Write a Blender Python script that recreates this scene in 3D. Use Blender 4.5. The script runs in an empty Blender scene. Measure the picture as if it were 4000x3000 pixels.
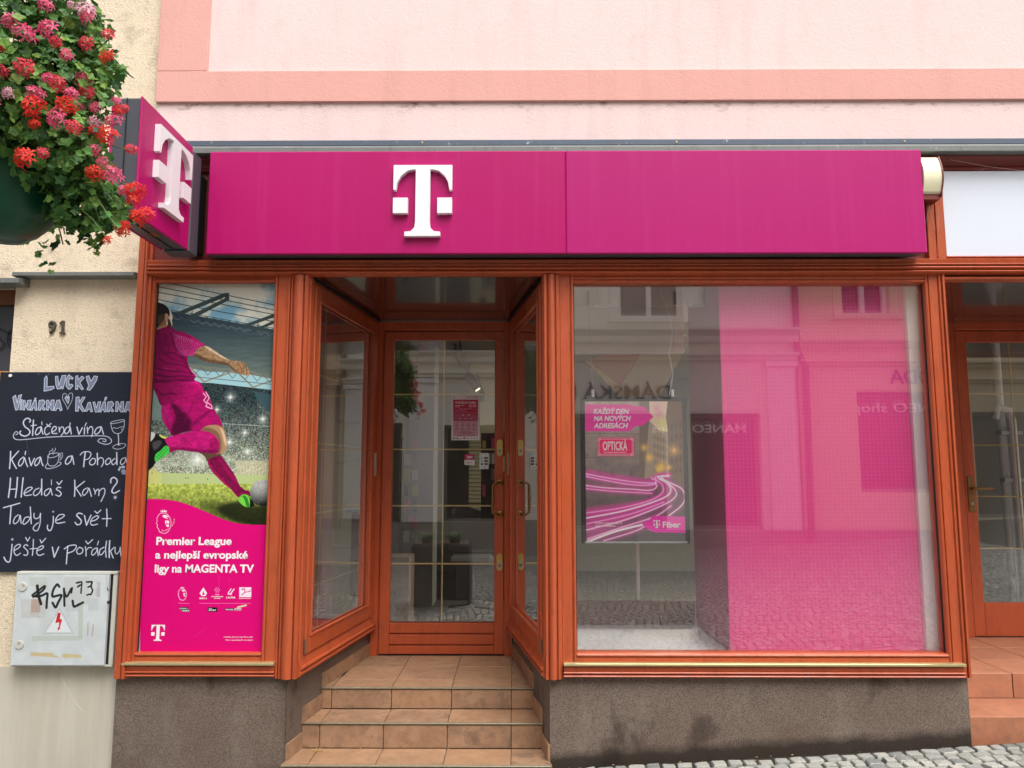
import bpy, bmesh, math, random
import numpy as np
from mathutils import Vector, Matrix
random.seed(11)
rng = np.random.default_rng(5)
SC = bpy.context.scene
COL = SC.collection
# ------------------------------------------------------------------ camera, light, exposure
FOC = 3004.0                                   # focal length in pixels of the 4000 px wide photograph
TILT = math.atan(FOC / 25140.0)
YAW = math.radians(0.4)
CAM = Vector((0.0, -4.17, 1.6))
cd = bpy.data.cameras.new('camera'); cam = bpy.data.objects.new('camera', cd); COL.objects.link(cam)
cam.location = CAM
cam.rotation_euler = (math.pi / 2 + TILT, 0, YAW)
cd.sensor_width = 36.0; cd.lens = 36.0 * FOC / 4000.0
cd.clip_start = 0.05; cd.clip_end = 500
SC.camera = cam
SC.render.engine = 'CYCLES'
SC.view_settings.view_transform = 'Standard'; SC.view_settings.look = 'None'
SC.view_settings.gamma = 1.0; SC.view_settings.use_curve_mapping = False
SC.view_settings.exposure = 0.97
SC.cycles.max_bounces = 8; SC.cycles.transparent_max_bounces = 16; SC.cycles.glossy_bounces = 5
SC.cycles.use_denoising = True
SUN_EL, SUN_AZ = 58.0, 152.0                   # elevation, compass bearing seen from above (180 = straight in front of the shop)
W = bpy.data.worlds.new('World'); SC.world = W; W.use_nodes = True
nt = W.node_tree; bg = nt.nodes['Background']
sky = nt.nodes.new('ShaderNodeTexSky'); sky.sky_type = 'NISHITA'; sky.sun_disc = False
sky.sun_elevation = math.radians(SUN_EL); sky.sun_rotation = math.radians(SUN_AZ)
sky.air_density = 1.0; sky.dust_density = 4.0; sky.ozone_density = 1.0
hs = nt.nodes.new('ShaderNodeHueSaturation'); hs.inputs['Saturation'].default_value = 0.28; hs.inputs['Value'].default_value = 1.0
nt.links.new(sky.outputs[0], hs.inputs['Color']); nt.links.new(hs.outputs[0], bg.inputs['Color'])
bg.inputs['Strength'].default_value = 0.15
sl = bpy.data.lights.new('sun', 'SUN'); sl.energy = 0.8; sl.angle = math.radians(35); sl.color = (1.0, 0.97, 0.92)
so = bpy.data.objects.new('sun', sl); COL.objects.link(so); so.location = (0, -5, 12)
az = math.radians(SUN_AZ); el = math.radians(SUN_EL)
sd = Vector((math.sin(az) * math.cos(el), math.cos(az) * math.cos(el), math.sin(el)))
so.rotation_euler = sd.to_track_quat('Z', 'Y').to_euler()

def ray(u, v):
    a = (u - 2000) / FOC; b = (1500 - v) / FOC
    y = math.cos(TILT) - b * math.sin(TILT); z = math.sin(TILT) + b * math.cos(TILT)
    return Vector((a * math.cos(YAW) - y * math.sin(YAW), a * math.sin(YAW) + y * math.cos(YAW), z))
def P(u, v, Y):                                # point of the plane y = Y that the photograph shows at pixel (u, v)
    d = ray(u, v); p = CAM + d * ((Y - CAM.y) / d.y)
    return p.x, p.z

# ------------------------------------------------------------------ helpers
ORG = {}
def tag(o, label=None, cat=None, group=None, kind=None):
    if label: o['label'] = label
    if cat: o['category'] = cat
    if group: o['group'] = group
    if kind: o['kind'] = kind
    return o
def thing(name, label, cat, loc=(0, 0, 0), group=None):
    o = bpy.data.objects.new(name, None); COL.objects.link(o); o.location = loc; o.empty_display_size = 0.1
    ORG[o] = Vector(loc)
    return tag(o, label, cat, group)
def link(name, me, parent=None, loc=None):
    o = bpy.data.objects.new(name, me); COL.objects.link(o)
    if parent is not None:
        o.parent = parent; ORG[o] = ORG[parent].copy()
        if loc is not None:
            o.location = Vector(loc) - ORG[parent]; ORG[o] = Vector(loc)
    else:
        o.location = loc or (0, 0, 0); ORG[o] = Vector(loc or (0, 0, 0))
    return o

def bead(c, w, h, y, n=5):                     # half round bead points (t, y) bulging towards -y
    return [(c - w / 2 * math.cos(math.pi * i / (n - 1)), y - h * math.sin(math.pi * i / (n - 1))) for i in range(n)]

class MB:
    def __init__(s, xf=None): s.v = []; s.f = []; s.m = []; s.xf = xf; s.mi = 0
    def add(s, vs, fs):
        b = len(s.v)
        s.v += [tuple(s.xf(*p)) if s.xf else tuple(p) for p in vs]
        s.f += [tuple(i + b for i in f) for f in fs]; s.m += [s.mi] * len(fs)
        return s
    def box(s, x0, x1, y0, y1, z0, z1, c=0.0):
        if x0 > x1: x0, x1 = x1, x0
        if y0 > y1: y0, y1 = y1, y0
        if z0 > z1: z0, z1 = z1, z0
        if c <= 0:
            return s.add([(x, y, z) for z in (z0, z1) for y in (y0, y1) for x in (x0, x1)],
                         [(0, 2, 3, 1), (4, 5, 7, 6), (0, 1, 5, 4), (2, 6, 7, 3), (0, 4, 6, 2), (1, 3, 7, 5)])
        c = min(c, (x1 - x0) / 2.2, (y1 - y0) / 2.2, (z1 - z0) / 2.2)
        bm = bmesh.new(); bmesh.ops.create_cube(bm, size=1)
        for q in bm.verts: q.co = Vector((x0 + (q.co.x + .5) * (x1 - x0), y0 + (q.co.y + .5) * (y1 - y0), z0 + (q.co.z + .5) * (z1 - z0)))
        bmesh.ops.bevel(bm, geom=list(bm.edges), offset=c, segments=1, affect='EDGES', profile=.5)
        bm.verts.index_update()
        s.add([q.co[:] for q in bm.verts], [[q.index for q in f.verts] for f in bm.faces]); bm.free()
        return s
    def extrude(s, poly, axis, a, b):          # poly in the two other axes, in order; axis 'x' (y,z), 'z' (x,y), 'y' (x,z)
        n = len(poly)
        mk = {'x': lambda p, t: (t, p[0], p[1]), 'z': lambda p, t: (p[0], p[1], t), 'y': lambda p, t: (p[0], t, p[1])}[axis]
        vs = [mk(p, a) for p in poly] + [mk(p, b) for p in poly]
        fs = [(i, (i + 1) % n, (i + 1) % n + n, i + n) for i in range(n)]
        fs += [tuple(range(n - 1, -1, -1)), tuple(range(n, 2 * n))]
        ar = sum(poly[i][0] * poly[(i + 1) % n][1] - poly[(i + 1) % n][0] * poly[i][1] for i in range(n))
        flip = (ar < 0) != (axis == 'y')
        if a > b: flip = not flip
        if flip: fs = [f[::-1] for f in fs]
        return s.add(vs, fs)
    def vprof(s, x0, x1, yb, pts, z0, z1): return s.extrude([(x0, yb)] + pts + [(x1, yb)], 'z', z0, z1)
    def hprof(s, x0, x1, yb, pts, z0, z1): return s.extrude([(yb, z0)] + [(y, t) for t, y in pts] + [(yb, z1)], 'x', x0, x1)
    def tube(s, pts, r, n=8, cap=True):
        pts = [Vector(p) for p in pts]; rs = r if isinstance(r, (list, tuple)) else [r] * len(pts)
        b = len(s.v); up = None; vs = []; fs = []
        for i, p in enumerate(pts):
            d = (pts[min(i + 1, len(pts) - 1)] - pts[max(i - 1, 0)]).normalized()
            if up is None: up = d.orthogonal().normalized()
            up = (up - d * up.dot(d)).normalized(); sd_ = d.cross(up)
            for k in range(n):
                a = 2 * math.pi * k / n
                vs.append(p + (up * math.cos(a) + sd_ * math.sin(a)) * rs[i])
        for i in range(len(pts) - 1):
            for k in range(n):
                k2 = (k + 1) % n
                fs.append((i * n + k, i * n + k2, (i + 1) * n + k2, (i + 1) * n + k))
        if cap: fs += [tuple(range(n - 1, -1, -1)), tuple(range((len(pts) - 1) * n, len(pts) * n))]
        return s.add([v[:] for v in vs], fs)
    def lathe(s, prof, c, axis='z', n=24):     # prof list of (r, t)
        vs = []; fs = []
        for r, t in prof:
            for k in range(n):
                a = 2 * math.pi * k / n; p = (r * math.cos(a), r * math.sin(a))
                q = {'z': (p[0], p[1], t), 'y': (p[0], t, -p[1]), 'x': (t, p[0], p[1])}[axis]
                vs.append((c[0] + q[0], c[1] + q[1], c[2] + q[2]))
        for i in range(len(prof) - 1):
            for k in range(n):
                k2 = (k + 1) % n; fs.append((i * n + k, i * n + k2, (i + 1) * n + k2, (i + 1) * n + k))
        fs += [tuple(range(n - 1, -1, -1)), tuple(range((len(prof) - 1) * n, len(prof) * n))]
        return s.add(vs, fs)
    def quad(s, a, b, c, d): return s.add([a, b, c, d], [(0, 1, 2, 3)])
    def mesh(s, name, mats, off=(0, 0, 0), smooth=False):
        me = bpy.data.meshes.new(name)
        o = Vector(off)
        me.from_pydata([tuple(Vector(p) - o) for p in s.v], [], s.f)
        for m in (mats if isinstance(mats, (list, tuple)) else [mats]): me.materials.append(m)
        if len(me.materials) > 1: me.polygons.foreach_set('material_index', s.m)
        if smooth:
            me.polygons.foreach_set('use_smooth', [True] * len(me.polygons))
            try: me.set_sharp_from_angle(angle=math.radians(38))
            except Exception: pass
        me.update(); return me
    def build(s, name, mats, parent=None, smooth=False, loc=None):
        off = Vector(loc) if loc is not None else (ORG[parent] if parent is not None else Vector((0, 0, 0)))
        me = s.mesh(name, mats, off, smooth)
        return link(name, me, parent, loc)

def lin(c): return tuple(((x / 255) / 12.92 if x / 255 <= .04045 else ((x / 255 + .055) / 1.055) ** 2.4) for x in c)
class NT:
    def __init__(s, name):
        s.m = bpy.data.materials.new(name); s.m.use_nodes = True; s.t = s.m.node_tree
        s.b = s.t.nodes['Principled BSDF']; s.out = s.t.nodes['Material Output']
    def n(s, kind, **kw):
        q = s.t.nodes.new(kind)
        for k, v in kw.items():
            if k in q.inputs.keys(): q.inputs[k].default_value = v
            else: setattr(q, k, v)
        return q
    def l(s, a, b): s.t.links.new(a, b)
    def pos(s):
        if not hasattr(s, '_p'): s._p = s.n('ShaderNodeNewGeometry')
        return s._p.outputs['Position']
    def scaled(s, sc):
        q = s.n('ShaderNodeVectorMath', operation='MULTIPLY'); q.inputs[1].default_value = sc; s.l(s.pos(), q.inputs[0]); return q.outputs[0]
    def noise(s, scale, detail=4, rough=.6, vec=None, dist=0):
        q = s.n('ShaderNodeTexNoise'); q.inputs['Scale'].default_value = scale; q.inputs['Detail'].default_value = detail
        q.inputs['Roughness'].default_value = rough; q.inputs['Distortion'].default_value = dist
        s.l(vec if vec is not None else s.pos(), q.inputs['Vector']); return q.outputs['Fac']
    def ramp(s, fac, stops, interp='LINEAR'):
        q = s.n('ShaderNodeValToRGB'); cr = q.color_ramp; cr.interpolation = interp
        while len(cr.elements) < len(stops): cr.elements.new(.5)
        for e, (p, c) in zip(cr.elements, stops):
            e.position = p; e.color = (*(c if isinstance(c, tuple) else (c, c, c)), 1)
        s.l(fac, q.inputs['Fac']); return q.outputs['Color']
    def mix(s, a, b, fac, mode='MIX'):
        q = s.n('ShaderNodeMix', data_type='RGBA', blend_type=mode)
        for i, val in ((6, a), (7, b)):
            if isinstance(val, tuple): q.inputs[i].default_value = (*val, 1)
            else: s.l(val, q.inputs[i])
        if isinstance(fac, (int, float)): q.inputs[0].default_value = fac
        else: s.l(fac, q.inputs[0])
        return q.outputs[2]
    def bump(s, h, strength, dist):
        q = s.n('ShaderNodeBump'); q.inputs['Strength'].default_value = strength; q.inputs['Distance'].default_value = dist
        s.l(h, q.inputs['Height'])
        if s.b.inputs['Normal'].is_linked: s.l(s.b.inputs['Normal'].links[0].from_socket, q.inputs['Normal'])
        s.l(q.outputs[0], s.b.inputs['Normal'])
    def set(s, col=None, rough=None, metal=None, spec=None, coat=None):
        if col is not None:
            if isinstance(col, tuple): s.b.inputs['Base Color'].default_value = (*col, 1)
            else: s.l(col, s.b.inputs['Base Color'])
        if rough is not None:
            if isinstance(rough, (int, float)): s.b.inputs['Roughness'].default_value = rough
            else: s.l(rough, s.b.inputs['Roughness'])
        if metal is not None: s.b.inputs['Metallic'].default_value = metal
        if spec is not None: s.b.inputs['Specular IOR Level'].default_value = spec
        if coat is not None: s.b.inputs['Coat Weight'].default_value = coat; s.b.inputs['Coat Roughness'].default_value = .15
        return s.m
def plain(name, rgb, rough=.5, var=.08, vs=6, bump=0, bs=250, metal=0, spec=.5, coat=None, objvar=0):
    c = lin(rgb); k = NT(name)
    a = tuple(x * (1 - var) for x in c); b = tuple(min(1, x * (1 + var)) for x in c)
    col = k.mix(a, b, k.noise(vs, 5))
    if objvar:
        oi = k.n('ShaderNodeObjectInfo'); mr = k.n('ShaderNodeMapRange'); mr.inputs['To Min'].default_value = 1 - objvar; mr.inputs['To Max'].default_value = 1 + objvar
        k.l(oi.outputs['Random'], mr.inputs['Value']); cc = k.n('ShaderNodeCombineColor')
        for i in range(3): k.l(mr.outputs[0], cc.inputs[i])
        col = k.mix(col, cc.outputs[0], 1.0, 'MULTIPLY')
    if bump: k.bump(k.noise(bs, 3), bump, .002)
    return k.set(col, rough, metal, spec, coat)
def emit(name, rgb, st):
    k = NT(name); k.b.inputs['Emission Color'].default_value = (*lin(rgb), 1); k.b.inputs['Emission Strength'].default_value = st
    return k.set(lin(rgb), .5)

# ------------------------------------------------------------------ materials
def m_paint():                                  # weathered orange-brown gloss paint on wood
    k = NT('orange_brown_paint')
    c1, c2, c3 = lin((180, 78, 42)), lin((192, 92, 54)), lin((146, 62, 38))
    col = k.mix(c1, c2, k.noise(3.0, 4)); col = k.mix(col, c3, k.ramp(k.noise(1, 6, .7, k.scaled((40, 40, 1.5))), [(.45, 0.), (.75, .25)]))
    chips = k.ramp(k.noise(60, 6, .75), [(.70, 0.), (.715, 1.)])
    fleck = k.mix((0., 0., 0.), chips, k.ramp(k.noise(5, 3), [(.5, 0.), (.58, 1.)]))
    grime = k.ramp(k.noise(1, 7, .75, k.scaled((14, 14, 4))), [(.5, 0.), (.72, .45)]); col = k.mix(col, lin((96, 52, 38)), grime)
    col = k.mix(col, lin((204, 112, 70)), k.ramp(k.noise(1, 3, .7, k.scaled((160, 160, 5))), [(.58, 0.), (.75, .25)]))
    col = k.mix(col, lin((214, 186, 156)), fleck)
    k.bump(k.noise(1, 5, .6, k.scaled((250, 250, 9))), .06, .001)
    return k.set(col, k.ramp(k.noise(9, 4), [(.3, .28), (.8, .5)]), spec=.5)
PAINT = m_paint()
MAROON = plain('dark_maroon', (122, 46, 40), .45, .15, 4)  # one even dark maroon for backing board, cornice, lintel and cassette ends
def m_magenta(name='magenta_sign_face', c1=(172, 8, 96), c2=(184, 14, 106)):
    k = NT(name)
    col = k.mix(lin(c1), lin(c2), k.noise(1.3, 3))
    col = k.mix(col, lin((214, 120, 165)), k.ramp(k.noise(40, 8, .8), [(.7, 0.), (.78, .35)]))
    st = k.ramp(k.noise(1, 4, .6, k.scaled((22, 22, .7))), [(.5, 0.), (.8, .10)])
    col = k.mix(col, lin((214, 100, 156)), st)
    k.bump(k.noise(1, 2, .5, k.scaled((600, 600, 600))), .1, .0006)
    return k.set(col, .38, spec=.3)
MAG = m_magenta()
MAGL = m_magenta('lighter_magenta_sign_face', (176, 17, 106), (186, 28, 116))  # right fascia panel, slightly lighter magenta than the left
SIGNGREY = plain('dark_grey_sign_metal', (74, 76, 84), .38, .08, 3)
WHITEPL = plain('white_letter_plastic', (240, 240, 242), .35, .02, 8)
def m_stucco(name, c1, c2, bs, st, dirt=0.0, pit=.55):
    k = NT(name)
    w = k.noise(bs, 2, .5, None, 1.2)
    col = k.mix(lin(c1), lin(c2), k.noise(1.2, 5, .65))
    col = k.mix(col, tuple(x * .86 for x in lin(c2)), k.ramp(k.noise(1, 5, .65, k.scaled((5, 5, .8))), [(.5, 0.), (.72, .5)]))
    col = k.mix(col, tuple(x * .72 for x in lin(c1)), k.ramp(w, [(.32, pit), (.47, 0.)]))
    if dirt:
        d = k.ramp(k.noise(5.5, 7, .72), [(.56, 0.), (.74, dirt)])
        d2 = k.ramp(k.noise(38, 5, .75), [(.6, 0.), (.72, dirt)])
        col = k.mix(col, lin((118, 100, 80)), d); col = k.mix(col, lin((95, 82, 66)), d2)
    k.bump(k.ramp(w, [(.3, 0.), (.62, 1.)]), st, .004)
    return k.set(col, .9, spec=.2)
BEIGE = m_stucco('beige_stucco', (250, 234, 206), (242, 223, 195), 105, .8, .45)
def m_pink():
    m = m_stucco('pale_pink_render', (240, 216, 212), (232, 206, 202), 60, .22, .12, .07)
    k = NT.__new__(NT); k.m = m; k.t = m.node_tree; k.b = k.t.nodes['Principled BSDF']; k.out = k.t.nodes['Material Output']
    src = k.b.inputs['Base Color'].links[0].from_socket; sz = k.n('ShaderNodeSeparateXYZ'); k.l(k.pos(), sz.inputs[0])
    mp = k.n('ShaderNodeMapRange'); mp.inputs['From Min'].default_value = 3.64; mp.inputs['From Max'].default_value = 3.725; k.l(sz.outputs[2], mp.inputs['Value'])
    lt = k.n('ShaderNodeMath', operation='LESS_THAN'); lt.inputs[1].default_value = 3.727; k.l(sz.outputs[2], lt.inputs[0])
    mu = k.n('ShaderNodeMath', operation='MULTIPLY'); k.l(mp.outputs[0], mu.inputs[0]); k.l(lt.outputs[0], mu.inputs[1])
    m3 = k.n('ShaderNodeMath', operation='MULTIPLY'); k.l(mu.outputs[0], m3.inputs[0]); k.l(k.ramp(k.noise(1, 6, .75, k.scaled((9, 9, 22))), [(.55, 0.), (.68, 1.)]), m3.inputs[1])
    c = k.mix(src, lin((120, 96, 84)), m3.outputs[0]); hair = k.ramp(k.noise(75, 3, .8), [(.77, 0.), (.79, .7)]); c = k.mix(c, lin((120, 96, 84)), k.mix((0., 0., 0.), hair, k.ramp(k.noise(2.5, 3), [(.5, 0.), (.6, 1.)])))
    k.l(c, k.b.inputs['Base Color']); return m
PINKLT = m_pink() or m_stucco('pale_pink_render', (238, 216, 210), (232, 208, 202), 60, .22, .12, .07)
PINKDK = m_stucco('salmon_pink_render', (230, 176, 166), (224, 168, 156), 60, .22, .08, .05)
def m_plaster_streak():
    k = NT('grey_plaster_plinth')
    col = k.mix(lin((206, 200, 184)), lin((190, 184, 168)), k.noise(2, 6))
    col = k.mix(col, lin((214, 210, 196)), k.ramp(k.noise(1, 5, .6, k.scaled((18, 18, 1.5))), [(.4, 0.), (.7, .7)]))
    sp = k.ramp(k.noise(95, 4, .7), [(.69, 0.), (.72, .8)])
    col = k.mix(col, lin((95, 92, 80)), k.mix((0., 0., 0.), sp, k.ramp(k.noise(4, 3), [(.45, 0.), (.6, 1.)])))
    k.bump(k.noise(160, 4), .25, .002)
    return k.set(col, .85, spec=.2)
GREYPL = m_plaster_streak()
def m_brown():
    k = NT('brown_roughcast_plinth')
    g = k.noise(230, 4, .8)
    col = k.mix(lin((74, 63, 56)), lin((148, 132, 120)), k.ramp(g, [(.38, 0.), (.62, 1.)]))
    col = k.mix(col, lin((96, 76, 64)), k.ramp(k.noise(2.3, 6, .65), [(.4, 0.), (.75, .6)]))
    st = k.ramp(k.noise(1, 5, .6, k.scaled((3.4, 3.4, 2.0))), [(.57, 0.), (.66, .65)])
    col = k.mix(col, lin((56, 46, 40)), st)
    col = k.mix(col, lin((150, 140, 128)), k.ramp(k.noise(1, 7, .7, k.scaled((5, 5, 1.6))), [(.56, 0.), (.72, .35)]))
    col = k.mix(col, lin((200, 190, 176)), k.ramp(k.noise(70, 6, .85), [(.735, 0.), (.75, .8)]))
    sz = k.n('ShaderNodeSeparateXYZ'); k.l(k.pos(), sz.inputs[0])
    v = k.n('ShaderNodeMath', operation='MULTIPLY_ADD'); v.inputs[1].default_value = -.0561; v.inputs[2].default_value = -.0965
    k.l(sz.outputs[0], v.inputs[0]); h = k.n('ShaderNodeMath', operation='ADD'); k.l(v.outputs[0], h.inputs[0]); k.l(sz.outputs[2], h.inputs[1])
    nz = k.n('ShaderNodeMath', operation='MULTIPLY_ADD'); nz.inputs[1].default_value = -.07; k.l(k.noise(7, 5), nz.inputs[0]); k.l(h.outputs[0], nz.inputs[2])
    col = k.mix(col, lin((40, 32, 26)), k.ramp(nz.outputs[0], [(-.01, .85), (.05, 0.)]))   # splash dirt line along the paving
    k.bump(g, .9, .0025)
    return k.set(col, .85, spec=.3)
BROWN = m_brown()
def m_tile(name, cols):
    k = NT(name)
    oi = k.n('ShaderNodeObjectInfo')
    nv = k.n('ShaderNodeVectorMath', operation='MULTIPLY_ADD'); nv.inputs[1].default_value = (1, 1, 1)
    k.l(k.pos(), nv.inputs[0]); k.l(oi.outputs['Random'], nv.inputs[2])
    vec = nv.outputs[0]
    c = k.mix(lin(cols[0]), lin(cols[1]), k.ramp(k.noise(7, 6, .65, vec), [(.35, 0.), (.65, 1.)]))
    c = k.mix(c, lin(cols[2]), k.ramp(k.noise(16, 7, .75, vec), [(.46, 0.), (.66, .8)]))
    c = k.mix(c, lin((214, 190, 158)), k.ramp(k.noise(40, 7, .8, vec), [(.62, 0.), (.7, .35)]))
    c = k.mix(c, lin(cols[3]), k.ramp(oi.outputs['Random'], [(0., 0.), (1., .5)]))
    k.bump(k.noise(60, 5, .6, vec), .3, .003)
    return k.set(c, .55, spec=.4)
TILE = m_tile('terracotta_brown_tile', [(170, 136, 108), (144, 112, 88), (104, 86, 72), (186, 142, 104)])
TILER = m_tile('reddish_terracotta_tile', [(182, 118, 88), (160, 100, 74), (124, 88, 70), (192, 134, 104)])
GROUT = plain('grey_tile_grout', (104, 92, 80), .9, .15, 30, .4)
PALEGROUT = plain('pale_tile_grout', (190, 176, 156), .9, .1, 30)
NOSE = plain('dull_metal_stair_nosing', (150, 142, 120), .35, .3, 30, metal=.5)
def m_glass(name, k_=2.2, tint=.94, rough=0.0, dust=1.0):
    k = NT(name); t = k.t; t.nodes.remove(k.b)
    tr = k.n('ShaderNodeBsdfTransparent'); tr.inputs[0].default_value = (tint, tint * 1.005, tint, 1)
    gl = k.n('ShaderNodeBsdfGlossy'); gl.inputs['Roughness'].default_value = rough; gl.inputs['Color'].default_value = (1, 1, 1, 1)
    fr = k.n('ShaderNodeFresnel'); ge = k.n('ShaderNodeNewGeometry'); mr = k.n('ShaderNodeMapRange')
    mr.inputs['To Min'].default_value = 1.52; mr.inputs['To Max'].default_value = 1 / 1.52; k.l(ge.outputs['Backfacing'], mr.inputs['Value']); k.l(mr.outputs[0], fr.inputs['IOR'])
    mu = k.n('ShaderNodeMath', operation='MULTIPLY', use_clamp=True); mu.inputs[1].default_value = k_; k.l(fr.outputs[0], mu.inputs[0])
    mx = k.n('ShaderNodeMixShader'); k.l(mu.outputs[0], mx.inputs[0]); k.l(tr.outputs[0], mx.inputs[1]); k.l(gl.outputs[0], mx.inputs[2])
    df = k.n('ShaderNodeBsdfDiffuse'); df.inputs[0].default_value = (.75, .74, .7, 1)
    sp = k.ramp(k.noise(34, 7, .8), [(.715, .022), (.735, .75)]); sp2 = k.ramp(k.noise(1, 4, .7, k.scaled((90, 90, 14))), [(.76, 0.), (.80, .35)])
    fc = k.n('ShaderNodeMath', operation='MULTIPLY', use_clamp=True); ad = k.n('ShaderNodeMath', operation='MAXIMUM'); k.l(sp, ad.inputs[0]); k.l(sp2, ad.inputs[1])
    k.l(ad.outputs[0], fc.inputs[0]); fc.inputs[1].default_value = dust
    m2 = k.n('ShaderNodeMixShader'); k.l(fc.outputs[0], m2.inputs[0]); k.l(mx.outputs[0], m2.inputs[1]); k.l(df.outputs[0], m2.inputs[2])
    k.l(m2.outputs[0], k.out.inputs['Surface']); return k.m
GLASS = m_glass('window_glass', 4.0, .985)
GLASS2 = m_glass('inner_window_glass', 1.6, .985, 0, 0)
BRASS = plain('aged_brass', (200, 168, 96), .3, .25, 60, metal=.9)
GOLD = plain('brass_glazing_bar', (214, 190, 132), .35, .05, 30, metal=.5)
SILL = plain('pale_anodised_sill_strip', (196, 186, 138), .35, .1, 10, metal=.5)
def m_flash(name, c_):
    k = NT(name); col = k.mix(tuple(x * .8 for x in lin(c_)), tuple(x * 1.15 for x in lin(c_)), k.noise(7, 5))
    col = k.mix(col, lin((196, 206, 206)), k.ramp(k.noise(22, 7, .75), [(.62, 0.), (.70, .8)])); col = k.mix(col, lin((92, 100, 92)), k.ramp(k.noise(1, 4, .6, k.scaled((30, 30, 3))), [(.55, 0.), (.7, .5)]))
    return k.set(col, .5, .2)
FLASH = m_flash('grey_metal_flashing', (122, 126, 124)); FLASHD = m_flash('dark_blue_grey_flashing', (88, 98, 114))
CREAM = plain('cream_lacquered_metal', (240, 236, 200), .4, .06, 8)
WPANEL = plain('blank_white_sign_panel', (222, 228, 240), .45, .03, 3)
DARK = plain('near_black_rubber', (26, 24, 24), .6, .1, 8)
WHITEW = plain('white_interior_paint', (225, 222, 214), .8, .04, 2)
GREYW = plain('grey_interior_wall', (150, 148, 138), .8, .06, 2)
SHOPFL = plain('brown_grey_shop_floor', (92, 86, 80), .6, .1, 4)
# ------------------------------------------------------------------ flat print: pictures painted pixel by pixel from outlines
def smooth(pts, closed=False, n=5):
    p = [np.array(q, float) for q in pts]
    if len(p) < 3: return p
    if closed: ext = [p[-1]] + p + [p[0], p[1]]
    else: ext = [2 * p[0] - p[1]] + p + [2 * p[-1] - p[-2]]
    out = []
    for i in range(1, len(ext) - 2):
        a, b, c, d = ext[i - 1:i + 3]
        for j in range(n):
            t = j / n
            out.append(.5 * ((2 * b) + (-a + c) * t + (2 * a - 5 * b + 4 * c - d) * t * t + (-a + 3 * b - 3 * c + d) * t ** 3))
    if not closed: out.append(p[-1])
    return out
def vnoise(h, w, cell, seed=0, octaves=4, gain=.55, ay=1.0):
    r = np.random.default_rng(seed); out = np.zeros((h, w)); amp = 1; tot = 0
    for o in range(octaves):
        c = max(1.0, cell / 2 ** o); gh, gw = int(h / (c * ay)) + 3, int(w / c) + 3
        g = r.random((gh, gw)); y = np.arange(h) / (c * ay); x = np.arange(w) / c
        yi = y.astype(int); xi = x.astype(int); fy = (y - yi)[:, None]; fx = (x - xi)[None]
        fy = fy * fy * (3 - 2 * fy); fx = fx * fx * (3 - 2 * fx)
        A = g[yi][:, xi]; B = g[yi][:, xi + 1]; C = g[yi + 1][:, xi]; D = g[yi + 1][:, xi + 1]
        out += amp * ((A * (1 - fx) + B * fx) * (1 - fy) + (C * (1 - fx) + D * fx) * fy); tot += amp; amp *= gain
    return out / tot
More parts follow.
